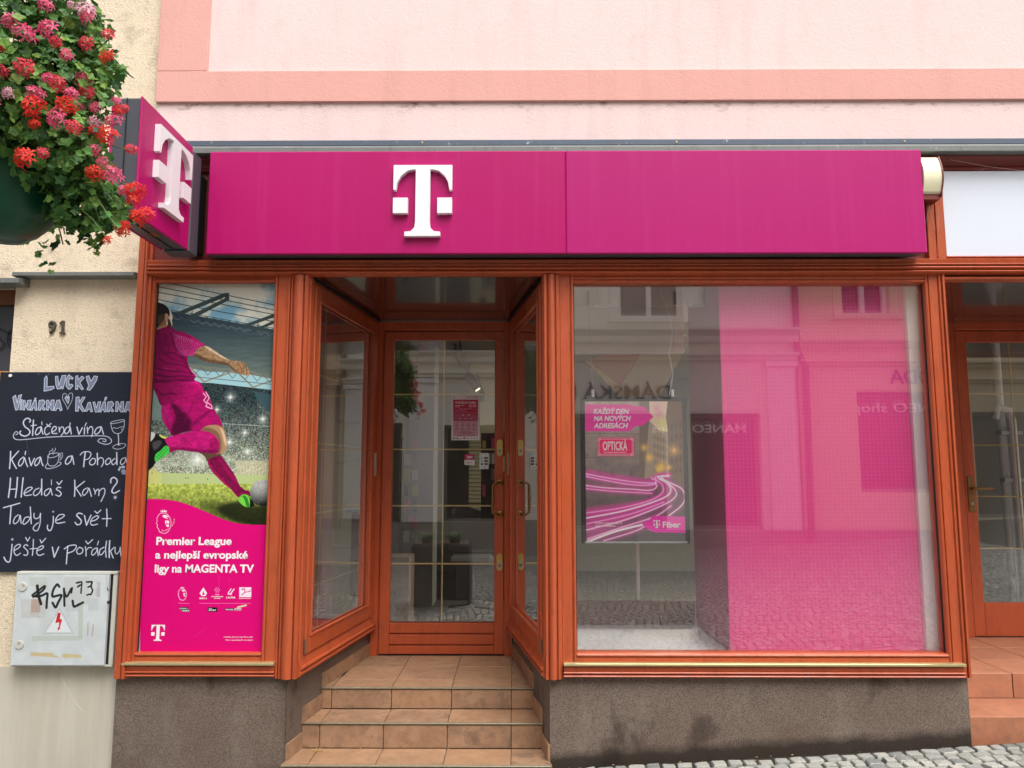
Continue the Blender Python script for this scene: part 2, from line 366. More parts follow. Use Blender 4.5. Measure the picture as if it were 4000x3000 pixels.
class Canvas:
    def __init__(s, x0, x1, z0, z1, Y, w, base=(255, 255, 255)):
        s.x0, s.x1, s.z0, s.z1, s.Y, s.w = x0, x1, z0, z1, Y, w
        s.k = w / (x1 - x0); s.h = int(round((z1 - z0) * s.k)); s.a = np.ones((s.h, w, 3)) * (np.array(base) / 255)
        s.fr = (0, 0, 1)
    def frame(s, ox, oy, k): s.fr = (ox, oy, k); return s
    def px(s, pts):
        out = []
        for p in pts:
            x, z = P(s.fr[0] + p[0] * s.fr[2], s.fr[1] + p[1] * s.fr[2], s.Y)
            out.append(((x - s.x0) * s.k, (z - s.z0) * s.k))
        return np.array(out)
    def bb(s, q, m):
        a = np.floor(q.min(0) - m).astype(int); b = np.ceil(q.max(0) + m).astype(int)
        return max(0, a[0]), min(s.w, b[0]), max(0, a[1]), min(s.h, b[1])
    def put(s, bbx, mask, col, alpha):
        x0, x1, y0, y1 = bbx; m = np.clip(mask * alpha, 0, 1)[..., None]
        c = np.array(col, float) / 255
        s.a[y0:y1, x0:x1] = s.a[y0:y1, x0:x1] * (1 - m) + c * m
    def pmask(s, q, m=1, blur=0):
        bx = s.bb(q, m + blur * 2)
        x0, x1, y0, y1 = bx
        if x1 <= x0 or y1 <= y0: return bx, None
        SS = 2
        X = x0 + (np.arange((x1 - x0) * SS) + .5) / SS; Yy = y0 + (np.arange((y1 - y0) * SS) + .5) / SS
        M = np.zeros((len(Yy), len(X)), bool)
        for i in range(len(q)):
            xa, ya = q[i]; xb, yb = q[(i + 1) % len(q)]
            if ya == yb: continue
            rows = np.nonzero((Yy >= min(ya, yb)) & (Yy < max(ya, yb)))[0]
            if len(rows) == 0: continue
            xi = xa + (Yy[rows] - ya) * (xb - xa) / (yb - ya)
            M[rows] ^= X[None, :] > xi[:, None]
        mk = M.reshape(y1 - y0, SS, x1 - x0, SS).mean((1, 3))
        if blur:
            r = int(max(1, blur)); ker = np.hanning(2 * r + 3)[1:-1]; ker /= ker.sum()
            mk = np.apply_along_axis(lambda v: np.convolve(v, ker, 'same'), 0, mk)
            mk = np.apply_along_axis(lambda v: np.convolve(v, ker, 'same'), 1, mk)
        return bx, mk
    def poly(s, pts, col, alpha=1, sm=True, blur=0, clip=None):
        q = np.array(smooth(s.px(pts), True)) if sm else s.px(pts)
        bx, mk = s.pmask(q, 1, blur)
        if mk is not None:
            if clip is not None: mk = mk * clip[bx[2]:bx[3], bx[0]:bx[1]]
            s.put(bx, mk, col, alpha)
    def full(s, pts, sm=True):
        q = np.array(smooth(s.px(pts), True)) if sm else s.px(pts)
        F = np.zeros((s.h, s.w)); bx, mk = s.pmask(q)
        if mk is not None: F[bx[2]:bx[3], bx[0]:bx[1]] = mk
        return F
    def stroke(s, pts, w, col, alpha=1, sm=True, soft=1.0, clip=None):      # w in zoom-frame pixels
        q = s.px(pts); q = np.array(smooth(q)) if sm and len(q) > 2 else np.array(q)
        k = s.k * s.fr[2] * (abs(s.Y - CAM.y) / FOC); r = w * k / 2; bx = s.bb(q, r + soft + 1); x0, x1, y0, y1 = bx
        if x1 <= x0 or y1 <= y0: return
        D = np.full((y1 - y0, x1 - x0), 1e9)
        for i in range(len(q) - 1):
            a, b = q[i], q[i + 1]; sx0, sx1, sy0, sy1 = s.bb(np.array([a, b]), r + soft + 1)
            if sx1 <= sx0 or sy1 <= sy0: continue
            X = np.arange(sx0, sx1)[None, :] + .5; Yy = np.arange(sy0, sy1)[:, None] + .5
            d = b - a; L = max(1e-9, d @ d); t = np.clip(((X - a[0]) * d[0] + (Yy - a[1]) * d[1]) / L, 0, 1)
            dd = np.hypot(X - a[0] - t * d[0], Yy - a[1] - t * d[1])
            v = D[sy0 - y0:sy1 - y0, sx0 - x0:sx1 - x0]; np.minimum(v, dd, out=v)
        mk = np.clip((r + soft / 2 - D) / soft, 0, 1)
        if clip is not None: mk = mk * clip[y0:y1, x0:x1]
        s.put(bx, mk, col, alpha)
    def glow(s, p, r, col, alpha=1):
        q = s.px([p])[0]; k = s.k * s.fr[2] * (abs(s.Y - CAM.y) / FOC); R = r * k
        bx = s.bb(np.array([q]), R); x0, x1, y0, y1 = bx
        if x1 <= x0 or y1 <= y0: return
        X = np.arange(x0, x1)[None] + .5; Yy = np.arange(y0, y1)[:, None] + .5
        s.put(bx, np.clip(1 - np.hypot(X - q[0], Yy - q[1]) / R, 0, 1) ** 2.2, col, alpha)
    def material(s, name, rough=.4, spec=.5, bump=0, coat=None, gain=1.0):
        s.a = np.clip(s.a, 0, 1) * gain
        img = bpy.data.images.new(name, s.w, s.h); buf = np.ones((s.h, s.w, 4), np.float32); buf[..., :3] = np.clip(s.a, 0, 1)
        img.colorspace_settings.name = 'sRGB'; img.pixels.foreach_set(buf.ravel()); img.update(); img.pack()
        k = NT(name); t = k.n('ShaderNodeTexImage'); t.image = img; t.interpolation = 'Cubic'; t.extension = 'EXTEND'
        uv = k.n('ShaderNodeUVMap'); uv.uv_map = 'print'; k.l(uv.outputs[0], t.inputs['Vector'])
        if bump: k.bump(k.noise(300, 3), bump, .001)
        return k.set(t.outputs['Color'], rough, spec=spec, coat=coat)
    def sheet(s, name, mat, parent=None, th=.0012, y=None, edge=None):
        """a thin rectangular sheet with the print on its front"""
        y = s.Y if y is None else y
        mb = MB(); mb.box(s.x0, s.x1, y, y + th, s.z0, s.z1)
        o = mb.build(name, [mat], parent, loc=None if parent is not None else ((s.x0 + s.x1) / 2, y, s.z0))
        me = o.data; uvl = me.uv_layers.new(name='print'); off = ORG[o]
        for L in me.loops:
            c = me.vertices[L.vertex_index].co + off
            uvl.data[L.index].uv = ((c.x - s.x0) / (s.x1 - s.x0), (c.z - s.z0) / (s.z1 - s.z0))
        return o

def text(name, body, x, z, h, Y, mat, parent, bold=0.0, wid=None, align='L', th=.0006, shear=0.0, flip=False, rot=0.0, sx=None):
    """lettering: x, z of the base line start (or centre / end), h the capital height, built as thin raised print"""
    c = bpy.data.curves.new(name, 'FONT'); c.body = body; c.size = 1; c.shear = shear; c.offset = bold; c.resolution_u = 3
    o = bpy.data.objects.new(name, c); COL.objects.link(o)
    dg = bpy.context.evaluated_depsgraph_get(); me = bpy.data.meshes.new_from_object(o.evaluated_get(dg)); bpy.data.objects.remove(o); bpy.data.curves.remove(c)
    xs = [v.co.x for v in me.vertices]; x0, x1 = min(xs), max(xs)
    k = h / .714; kx = k
    if wid: kx = wid / (x1 - x0)
    if sx: kx = k * sx
    w = (x1 - x0) * kx; ox = {'L': 0, 'C': -w / 2, 'R': -w}[align]
    bm = bmesh.new(); bm.from_mesh(me)
    if th:
        bmesh.ops.recalc_face_normals(bm, faces=bm.faces[:])
    root = ORG[parent] if parent is not None else Vector((x, Y, z))
    cr, sr = math.cos(rot), math.sin(rot)
    for v in bm.verts:
        lx = (v.co.x - x0) * kx + ox; lz = v.co.y * k
        lx, lz = lx * cr - lz * sr, lx * sr + lz * cr
        if flip: v.co = Vector((x - lx, Y + th, z + lz)) - root
        else: v.co = Vector((x + lx, Y - th, z + lz)) - root
    bm.to_mesh(me); bm.free(); me.materials.clear(); me.materials.append(mat); me.name = name
    return link(name, me, parent) if parent is not None else link(name, me, None, (x, Y, z))

# ---- football poster
def football():
    c = Canvas(-2.008, -1.350, .677, 2.668, .03, 560, (60, 80, 85))
    H, Wd = c.h, c.w
    yy = np.linspace(0, 1, H)[:, None, None]; 
    def rowz(v): return int((P(800, v, .03)[1] - c.z0) * c.k)
    r1 = rowz(1270)                                 # sky above
    n = vnoise(H, Wd, 110, 3, 5)[..., None]
    skyc = np.array([150, 190, 208]) / 255 * (1 - n) + np.array([246, 242, 226]) / 255 * n
    t = np.clip((n - .36) / .22, 0, 1); skyc = np.array([128, 178, 204]) / 255 * (1 - t) + np.array([232, 230, 214]) / 255 * t
    c.a[:] = skyc
    c.frame(540, 1100, .3014)
    roof = [(200, 330), (430, 385), (1860, 640), (1860, 1290), (1440, 1205), (870, 1165), (600, 1090), (200, 1060)]
    R = c.full(roof, False)
    rn = vnoise(H, Wd, 60, 9, 4, ay=.12); g = np.clip((np.arange(H)[:, None] - rowz(1480)) / (rowz(1240) - rowz(1480)), 0, 1)
    rc = (np.array([110, 126, 118])[None, None] * (1 - g[..., None]) + np.array([50, 68, 80])[None, None] * g[..., None]) / 255 * (.86 + .28 * rn[..., None])
    c.a[:] = c.a * (1 - R[..., None]) + rc * R[..., None]
    dk = (62, 78, 80)
    for L in ([(400, 20), (1110, 170), (1860, 322)], [(200, 55), (990, 215), (1860, 388)], [(200, 128), (880, 255), (1860, 448)], [(200, 222), (700, 325), (1600, 490), (1860, 540)]):
        c.stroke(L, 11, dk, 1, False)
    def zig(a, b, n_, amp, w, col):
        a = np.array(a, float); b = np.array(b, float); pts = [tuple(a + (b - a) * i / n_ + (0, amp * (i % 2))) for i in range(n_ + 1)]
        c.stroke(pts, w, col, 1, False)
    c.stroke([(400, 365), (1860, 625)], 8, dk, 1, False); zig((400, 365), (1860, 625), 30, 48, 7, dk)
    c.stroke([(430, 480), (1860, 690)], 5, (120, 134, 138), .7, False); zig((450, 440), (1860, 690), 26, 50, 5, (130, 142, 146))
    c.poly([(500, 400), (1110, 150), (1178, 148), (1178, 240), (1100, 255), (1130, 200), (560, 430)], dk, 1, False)
    c.poly([(540, 500), (1175, 195), (1178, 240), (640, 520)], dk, 1, False)
    c.poly([(1340, 570), (1860, 380), (1860, 430), (1400, 590)], dk, 1, False); c.poly([(1420, 660), (1860, 455), (1860, 500), (1480, 670)], dk, 1, False)
    for x in (960, 685, 705, 1545, 1562): c.stroke([(x, 270 + abs(960 - x) * .45), (x, 330 + abs(960 - x) * .45)], 8, dk)
    for i in range(9): c.stroke([(640, 640 + i * 55), (1860, 780 + i * 52)], 4, (92, 108, 112), .45, False)
    # lower light band with trusses
    c.poly([(690, 1140), (870, 1165), (1230, 1180), (1860, 1280), (1860, 1440), (1500, 1390), (820, 1335), (740, 1250)], (164, 208, 216), 1, False)
    c.poly([(690, 1130), (870, 1155), (1440, 1205), (1860, 1285), (1860, 1250), (1440, 1150), (870, 1095), (640, 1060)], (122, 128, 118), 1, False)
    tr = (150, 144, 122)
    c.stroke([(690, 1130), (850, 1300), (1230, 1165)], 20, tr, 1, False); c.stroke([(1310, 1200), (1490, 1370), (1860, 1235)], 20, tr, 1, False)
    c.stroke([(740, 1235), (1860, 1345)], 9, (92, 108, 112), 1, False); zig((740, 1195), (1860, 1330), 14, -95, 9, (96, 112, 114))
    # crowd
    c.frame(540, 1550, .3618)
    cr = c.full([(-80, -140), (300, -150), (770, -150), (1560, -60), (1560, 960), (-80, 960)], False)
    top = rowz(1560); bot = rowz(1845)
    g = np.clip((np.arange(H)[:, None] - bot) / (top - bot), 0, 1)[..., None]
    base = (np.array([196, 204, 178]) * (1 - g) + np.array([58, 74, 78]) * g) / 255
    r = np.random.default_rng(4); sp = r.random((H // 2 + 1, Wd // 2 + 1)); sp = np.kron(sp, np.ones((2, 2)))[:H, :Wd][..., None]
    sp2 = vnoise(H, Wd, 5, 6, 2)[..., None]; hue = r.random((H // 3 + 1, Wd // 3 + 1, 3)); hue = np.kron(hue, np.ones((3, 3, 1)))[:H, :Wd]
    cc = base * (.35 + 1.0 * sp2) + np.where(sp > .92, .22, np.where(sp < .3, -.14, 0)) * (1 - .3 * g) + (hue - .5) * .13
    c.a[:] = c.a * (1 - cr[..., None]) + np.clip(cc, 0, 1) * cr[..., None]
    c.poly([(1240, -60), (1560, 0), (1560, 210), (1460, 200), (1300, 60)], (62, 92, 100), .9, False, 3)
    c.poly([(140, -150), (255, -150), (255, 240), (140, 235)], (112, 134, 128), .95, False, 2)
    for i in range(12): x = 1290 + i * 16; c.stroke([(x, 60 + i * 14), (x, 105 + i * 14)], 4, (200, 214, 208), .7)
    c.stroke([(905, 290), (1500, 325)], 5, (214, 224, 214), .9); c.stroke([(120, 240), (270, 250)], 4, (205, 214, 204), .8)
    for i in range(16): c.stroke([(920 + i * 34, 292 + i * 2), (920 + i * 34, 345 + i * 2)], 2.5, (190, 200, 190), .6)
    c.poly([(80, 780), (1560, 700), (1560, 690), (1050, 680), (1050, 640), (600, 560), (330, 640), (80, 700)], (225, 228, 205), .3, False, 14)
    c.poly([(1050, 690), (1560, 690), (1560, 860), (1050, 860)], (214, 208, 170), .6, False, 4)
    for i in range(14): c.stroke([(1060 + i * 34, 720), (1075 + i * 34, 780), (1062 + i * 34, 850)], 6, (226, 216, 176), .7)
    for i in range(10): c.stroke([(180 + i * 9, 650 + i * 14), (190 + i * 9, 700 + i * 15), (188 + i * 9, 800 + i * 6)], 5, (222, 230, 214), .5)
    # boards, grass
    c.poly([(60, 815), (1560, 850), (1560, 945), (60, 945)], (188, 204, 140), 1, False, 2); c.poly([(60, 770), (180, 770), (255, 850), (255, 945), (60, 945)], (212, 212, 128), .8, False, 3)
    gm = c.full([(60, 940), (1560, 940), (1560, 1420), (60, 1420)], False)[..., None]
    zz = (np.arange(H)[:, None, None] - rowz(2055)) / (rowz(1888) - rowz(2055))
    gn = vnoise(H, Wd, 9, 8, 3, .7)[..., None]; gn2 = r.random((H, Wd, 1))
    gc = (np.array([92, 104, 40]) * (1 - np.clip(zz, 0, 1)) + np.array([190, 206, 96]) * np.clip(zz, 0, 1)) / 255 * (.45 + .75 * gn + .3 * gn2)
    c.a[:] = c.a * (1 - gm) + np.clip(gc, 0, 1) * gm
    c.poly([(850, 1200), (1100, 1130), (1250, 1180), (1500, 1170), (1500, 1420), (1150, 1370), (1000, 1320)], (14, 18, 10), .75, True, 16)
    c.poly([(650, 1150), (1000, 1160), (1100, 1330), (900, 1300)], (30, 38, 16), .4, True, 18)
    for p in ((350, 985), (515, 877), (747, 890), (690, 1015), (805, 1053), (975, 1020), (360, 815), (700, 945), (150, 825), (950, 1110), (540, 876)): c.glow(p, 13, (20, 24, 12), 1)
    for p, q in (((995, 5), 60), ((850, 140), 45), ((1345, 240), 60), ((1150, 390), 45), ((985, 490), 60), ((1180, 590), 60), ((640, 680), 110), ((900, 560), 50)):
        c.glow(p, q * 1.9, (236, 244, 232), .75); c.glow(p, q * .7, (255, 255, 250), 1)
        c.stroke([(p[0] - q, p[1]), (p[0] + q, p[1])], 3, (245, 250, 245), .7); c.stroke([(p[0], p[1] - q), (p[0], p[1] + q)], 3, (245, 250, 245), .7)
    # ball
    ball = c.full([(1345 + 140 * math.cos(a * .3142), 1038 + 143 * math.sin(a * .3142)) for a in range(20)])
    bq = c.px([(1345, 1038)])[0]; rr = abs(c.px([(1485, 1038)])[0][0] - bq[0])
    Y2, X2 = np.mgrid[0:H, 0:Wd]; dx = (X2 - bq[0]) / rr; dy = (Y2 - bq[1]) / rr
    sh = np.clip(.62 + .36 * dy - .12 * dx - .22 * (dx * dx + dy * dy), .12, 1)[..., None] * np.array([.95, .96, .94])
    c.a[:] = c.a * (1 - ball[..., None]) + sh * ball[..., None]
    for L in ([(1240, 1000), (1290, 985), (1330, 1010), (1310, 1060), (1250, 1065), (1225, 1030)], [(1330, 1010), (1400, 985), (1440, 1020)], [(1310, 1060), (1330, 1115), (1400, 1110), (1440, 1060), (1440, 1020)], [(1290, 985), (1300, 935), (1370, 920), (1410, 940), (1400, 985)], [(1300, 935), (1270, 915)], [(1370, 920), (1375, 900)], [(1250, 1065), (1240, 1110), (1290, 1150), (1330, 1115)], [(1290, 1150), (1310, 1175)], [(1400, 1110), (1430, 1150)], [(1225, 1030), (1210, 1030)]):
        c.stroke(L, 4, (120, 124, 122), .8, False, clip=ball)
    # legs
    sk = (178, 138, 104)
    c.poly([(640, 590), (700, 560), (880, 600), (880, 645), (780, 700), (740, 690), (715, 640)], (96, 70, 54), 1)
    s2 = [(752, 690), (880, 636), (935, 690), (1005, 790), (1055, 870), (1095, 955), (1150, 1005), (1195, 1018), (1210, 1060), (1190, 1082), (1085, 1088), (1000, 1000), (915, 930), (845, 860), (790, 795)]
    S2 = c.full(s2); c.poly(s2, (128, 12, 70), 1)
    c.poly([(752, 690), (820, 790), (930, 910), (1085, 1088), (1050, 1085), (900, 950), (800, 860), (750, 760)], (214, 30, 110), .55, True, 5, S2)
    c.poly([(860, 650), (920, 700), (1000, 800), (1080, 930), (1040, 930), (940, 800), (870, 700)], (176, 20, 96), .5, True, 5, S2)
    c.poly([(1083, 1092), (1140, 1052), (1205, 1078), (1212, 1130), (1205, 1185), (1150, 1185), (1095, 1140)], (120, 214, 70), 1)
    c.poly([(1130, 1070), (1175, 1090), (1200, 1180), (1170, 1180), (1150, 1120)], (26, 120, 40), .8); c.poly([(1185, 1072), (1230, 1120), (1255, 1170), (1208, 1190), (1205, 1110)], (20, 22, 22), 1)
    c.poly([(655, 365), (740, 312), (830, 300), (908, 322), (938, 390), (958, 480), (958, 545), (930, 595), (880, 615), (830, 600), (830, 420)], sk, 1)
    c.poly([(655, 365), (740, 330), (830, 360), (880, 420), (900, 520), (880, 610), (840, 600), (860, 480), (780, 400), (700, 375)], (118, 84, 60), .75, True, 6)
    c.poly([(880, 330), (925, 380), (952, 480), (948, 540), (925, 480), (905, 400)], (236, 208, 176), .8, True, 4)
    s1 = [(272, 450), (350, 432), (450, 400), (560, 378), (650, 366), (740, 374), (800, 400), (850, 450), (878, 505), (872, 570), (845, 612), (760, 610), (680, 602), (560, 590), (430, 575), (335, 600), (305, 530)]
    S1 = c.full(s1); c.poly(s1, (200, 22, 118), 1)
    c.poly([(300, 560), (430, 545), (600, 560), (760, 575), (870, 560), (870, 620), (600, 610), (330, 610)], (110, 8, 66), .7, True, 6, S1)
    c.poly([(780, 450), (830, 440), (872, 500), (865, 560), (800, 580), (775, 520)], (160, 12, 92), .6, True, 3, S1)
    for i in range(7): c.stroke([(300 + i * 18, 445 - i * 5), (345 + i * 18, 585 - i * 4)], 3, (226, 70, 150), .5, clip=S1)
    # raised boot
    c.poly([(125, 370), (200, 398), (270, 440), (302, 500), (332, 560), (322, 612), (260, 650), (195, 700), (150, 765), (60, 790), (60, 420)], (24, 24, 26), 1)
    c.poly([(60, 360), (145, 378), (185, 400), (150, 470), (60, 520)], (208, 214, 214), 1, True, 2); c.poly([(150, 500), (230, 470), (250, 510), (180, 580)], (120, 120, 124), .5, True, 6)
    c.poly([(185, 625), (240, 580), (290, 530), (330, 545), (325, 612), (260, 655), (185, 700)], (70, 206, 76), 1)
    for i in range(6): c.stroke([(190 + i * 20, 640 - i * 20), (235 + i * 16, 672 - i * 18)], 6, (30, 110, 44), .8)
    c.poly([(225, 410), (310, 440), (285, 452), (250, 440)], (214, 226, 100), 1)
    # shorts
    sh_ = [(248, 150), (262, 92), (330, 40), (560, -30), (700, -60), (750, -40), (800, 90), (850, 190), (888, 250), (908, 325), (860, 308), (800, 304), (730, 318), (660, 368), (570, 372), (480, 385), (378, 420), (335, 375), (290, 300), (262, 240)]
    S = c.full(sh_); c.poly(sh_, (182, 14, 106), 1)
    c.poly([(350, 60), (430, 110), (560, 250), (560, 372), (378, 420), (360, 340), (400, 220)], (64, 4, 42), .85, True, 14, S)
    for L in ([(262, 110), (300, 220), (340, 360)], [(380, 60), (350, 160), (385, 230)], [(590, 60), (560, 150), (500, 260)]): c.stroke(L, 14, (120, 8, 76), .7, soft=6, clip=S)
    for i in range(7): c.stroke([(540 + i * 12, 340 - i * 6), (640 + i * 18, 230 - i * 8), (760 + i * 12, 150 - i * 2)], 7, (128, 8, 80), .65, soft=4, clip=S)
    for i in range(6): c.stroke([(262 + i * 8, 110), (270 + i * 9, 230)], 3, (235, 90, 170), .5, clip=S)
    for L in ([(700, -40), (735, 0), (705, 40), (745, 75), (730, 105), (790, 130)], [(730, -50), (768, 15), (740, 55), (790, 95), (800, 130)]): c.stroke(L, 9, (250, 214, 234), 1, False, clip=S)
    # torso
    c.frame(540, 1100, .3014)
    c.poly([(200, 520), (345, 470), (400, 560), (385, 600), (200, 640)], (164, 122, 88), 1)
    c.poly([(200, 470), (345, 480), (345, 560), (200, 600)], (104, 74, 54), .5, True, 5)
    c.poly([(350, 400), (400, 350), (432, 410), (447, 470), (436, 500), (442, 545), (430, 592), (380, 590)], (228, 214, 196), 1)
    c.poly([(378, 480), (405, 490), (430, 560), (428, 592), (375, 592), (384, 540)], (58, 44, 38), 1, True, 1)
    c.poly([(200, 285), (300, 284), (350, 308), (392, 350), (408, 400), (400, 470), (385, 430), (355, 415), (342, 470), (300, 540), (200, 600)], (34, 30, 30), 1)
    c.poly([(260, 440), (330, 430), (335, 500), (260, 570)], (96, 70, 54), .7, True, 6)
    c.poly([(345, 430), (372, 418), (388, 440), (384, 500), (372, 535), (355, 500)], (198, 152, 118), 1); c.stroke([(362, 440), (378, 460), (372, 505)], 6, (120, 82, 60), .8)
    arm = [(735, 885), (790, 845), (855, 828), (910, 842), (1000, 900), (1110, 975), (1200, 1020), (1290, 1030), (1365, 1048), (1400, 1085), (1432, 1140), (1443, 1205), (1430, 1224), (1385, 1214), (1335, 1200), (1262, 1180), (1205, 1125), (1150, 1085), (1000, 1062), (880, 1040), (780, 995), (712, 945)]
    A = c.full(arm); c.poly(arm, (176, 138, 102), 1)
    c.poly([(712, 940), (790, 950), (900, 1000), (1010, 1020), (1160, 1060), (1240, 1130), (1340, 1200), (1200, 1150), (1000, 1080), (780, 1010)], (94, 68, 48), .85, True, 8, A)
    c.poly([(850, 835), (920, 855), (1010, 915), (1120, 985), (1200, 1025), (1120, 1000), (1000, 935), (900, 875)], (240, 224, 196), .9, True, 3, A)
    for L in ([(1290, 1060), (1330, 1110), (1345, 1190)], [(1340, 1050), (1370, 1110), (1368, 1205)], [(1375, 1060), (1405, 1130), (1402, 1215)], [(1150, 1080), (1185, 1040), (1200, 1022)]): c.stroke(L, 8, (86, 58, 40), .85, clip=A)
    c.stroke([(790, 900), (830, 890), (850, 900)], 10, (120, 88, 62), .7, soft=4, clip=A)
    sh = [(180, 640), (240, 626), (310, 603), (385, 582), (440, 595), (482, 636), (560, 650), (640, 680), (720, 722), (800, 778), (862, 825), (790, 858), (745, 890), (715, 962), (650, 958), (640, 1050), (665, 1110), (700, 1170), (748, 1225), (728, 1275), (800, 1308), (832, 1362), (838, 1440), (700, 1482), (500, 1530), (312, 1602), (262, 1530), (205, 1400), (180, 1360)]
    T = c.full(sh); c.poly(sh, (172, 12, 98), 1)
    c.poly([(300, 620), (430, 640), (480, 900), (600, 1050), (620, 1200), (400, 1160), (280, 900)], (160, 10, 92), .5, True, 20, T)
    dkm = (92, 4, 60)
    for L, w in (([(430, 640), (450, 760), (500, 880), (580, 960), (640, 1080)], 16), ([(380, 930), (450, 925), (560, 985)], 12), ([(280, 1010), (420, 1070), (560, 1080), (620, 1120)], 12), ([(220, 1120), (380, 1160), (560, 1170), (690, 1200)], 16), ([(205, 1200), (380, 1235), (560, 1225), (720, 1240)], 20), ([(205, 1270), (330, 1290), (460, 1280), (720, 1275)], 22), ([(205, 1310), (330, 1300), (420, 1310)], 12), ([(230, 1400), (330, 1470), (420, 1450), (500, 1470)], 14), ([(560, 960), (600, 1050), (650, 1130), (700, 1200)], 14), ([(345, 740), (380, 820), (400, 900)], 7), ([(300, 880), (420, 1000), (560, 1040)], 9)):
        c.stroke(L, w * 1.3, dkm, .72, soft=6, clip=T)
    for L in ([(240, 690), (250, 800), (230, 900)], [(650, 1000), (680, 1130), (745, 1220)], [(330, 1120), (480, 1140)], [(420, 615), (450, 700)], [(750, 1300), (820, 1380), (830, 1430)], [(560, 1330), (700, 1310), (780, 1320)]): c.stroke(L, 8, (238, 70, 160), .55, soft=4, clip=T)
    slv = c.full([(440, 690), (480, 640), (640, 680), (862, 825), (745, 885), (715, 962), (650, 958), (560, 960), (500, 880), (455, 780)])
    for i in range(15):
        q = i / 14; c.stroke([(455 + q * 390, 690 + q * 140 - 30), (475 + q * 300, 760 + q * 120), (500 + q * 245, 860 + q * 60), (540 + q * 190, 960 + q * 10)], 5, (236, 130, 195), .8, clip=slv)
    for i in range(8): c.stroke([(470 + i * 30, 690 + i * 8), (520 + i * 26, 720 + i * 8), (500 + i * 26, 740 + i * 8)], 5, (244, 160, 210), .7, clip=slv)
    c.stroke([(262, 1530), (312, 1602), (500, 1532), (700, 1484), (838, 1442)], 8, (110, 6, 68), .8)
    # cloth, skin and weather grain over the picture
    c.frame(540, 1550, .3618)
    fold = vnoise(H, Wd, 26, 31, 4, .6, .45)[..., None] * .6 + vnoise(H, Wd, 9, 32, 2, .6, .3)[..., None] * .4
    cl = np.clip(T + S + S1 + S2, 0, 1)[..., None]; c.a = c.a * (1 - cl) + np.clip(c.a * (.66 + .62 * fold), 0, 1) * cl
    gx = np.clip((X2 / Wd - .02) / .32, 0, 1)[..., None]; tm = T[..., None]; c.a = c.a * (1 - tm) + c.a * (.66 + .44 * gx) * tm
    skn = np.clip(A, 0, 1)[..., None]; c.a = c.a * (1 - skn) + np.clip(c.a * (.72 + .5 * vnoise(H, Wd, 8, 33, 3)[..., None]), 0, 1) * skn
    rs = random.Random(77)
    for i in range(150):
        x, y = rs.uniform(60, 1450), rs.uniform(400, 1080); c.stroke([(x, y), (x + rs.uniform(-2, 2), y + rs.uniform(6, 22))], 2.5, (240, 246, 236), rs.uniform(.2, .6))
    low = np.clip((np.arange(H)[:, None, None] - rowz(1500)) / (rowz(1200) - rowz(1500)), 0, 1); c.a = c.a * (1 - .12 * low)
    c.a = np.clip(c.a + (r.random((H, Wd, 1)) - .5) * .035, 0, 1)
    # magenta lower part
    c.frame(540, 1550, .3618)
    c.poly([(20, 1105), (100, 1104), (200, 1103), (330, 1112), (450, 1135), (600, 1186), (750, 1250), (880, 1310), (1000, 1350), (1120, 1374), (1250, 1382), (1480, 1380), (1480, 3000), (20, 3000)], (226, 8, 122), 1, False)
    # emblem: line drawing of a crowned lion's head
    def lion(ox, oy, s_, w):
        f = lambda L: [(ox + x * s_, oy + y * s_) for x, y in L]; wc = (252, 236, 246)
        c.stroke(f([(58, 40), (40, 60), (18, 95), (22, 130), (12, 150), (28, 170), (20, 190), (40, 215), (45, 240), (65, 250), (90, 260), (120, 255), (145, 235), (160, 205), (172, 170), (172, 130), (158, 85), (130, 50), (95, 40), (58, 40)]), w, wc, 1, False)
        c.poly(f([(80, 65), (120, 60), (150, 85), (120, 82), (145, 105), (110, 95), (88, 85)]), wc); c.poly(f([(125, 120), (150, 125), (152, 150), (128, 148)]), wc); c.poly(f([(118, 165), (150, 162), (145, 190), (125, 185)]), wc); c.poly(f([(110, 120), (122, 125), (120, 160), (108, 150)]), wc)
        c.poly(f([(62, 30), (56, 8), (72, 18), (82, 0), (92, 16), (105, 2), (110, 18), (128, 8), (124, 34), (95, 28)]), wc, 1, False)
    lion(182, 1216, 1.0, 6)
    c.frame(400, 1850, .5125)
    lion(572, 862, .40, 4)
    wc = (252, 236, 246)
    c.poly([(770, 866), (798, 912), (785, 934), (756, 934), (740, 912)], wc, 1, False); c.poly([(770, 895), (780, 925), (760, 925)], (226, 8, 122), 1, False)
    for a in range(6): c.glow((875 + 16 * math.cos(a * 1.047), 888 + 16 * math.sin(a * 1.047)), 11, wc, 1)
    c.glow((875, 888), 12, wc, 1); c.stroke([(862, 922), (888, 922)], 6, wc, .8)
    c.stroke([(980, 880), (962, 905), (958, 918), (975, 918), (1004, 880)], 8, wc, 1, False); c.stroke([(990, 895), (980, 925)], 6, wc)
    c.poly([(1043, 866), (1135, 866), (1135, 941), (1043, 941)], wc, 1, False)
    c.stroke([(1060, 885), (1080, 880), (1085, 905), (1062, 925)], 6, (226, 8, 122)); c.stroke([(1085, 905), (1125, 898)], 5, (226, 8, 122)); c.glow((1127, 892), 10, (226, 8, 122)); c.glow((1080, 876), 9, (226, 8, 122))
    c.stroke([(578, 988), (664, 990)], 2.5, (250, 190, 225)); c.stroke([(740, 989), (1130, 989)], 2.5, (250, 190, 225))
    c.poly([(582, 1018), (655, 1018), (655, 1036), (582, 1036)], (24, 22, 24), 1, False); c.poly([(605, 1036), (663, 1036), (663, 1053), (605, 1053)], (60, 150, 100), 1, False)
    c.poly([(804, 1019), (876, 1019), (876, 1053), (804, 1053)], (24, 22, 24), 1, False)
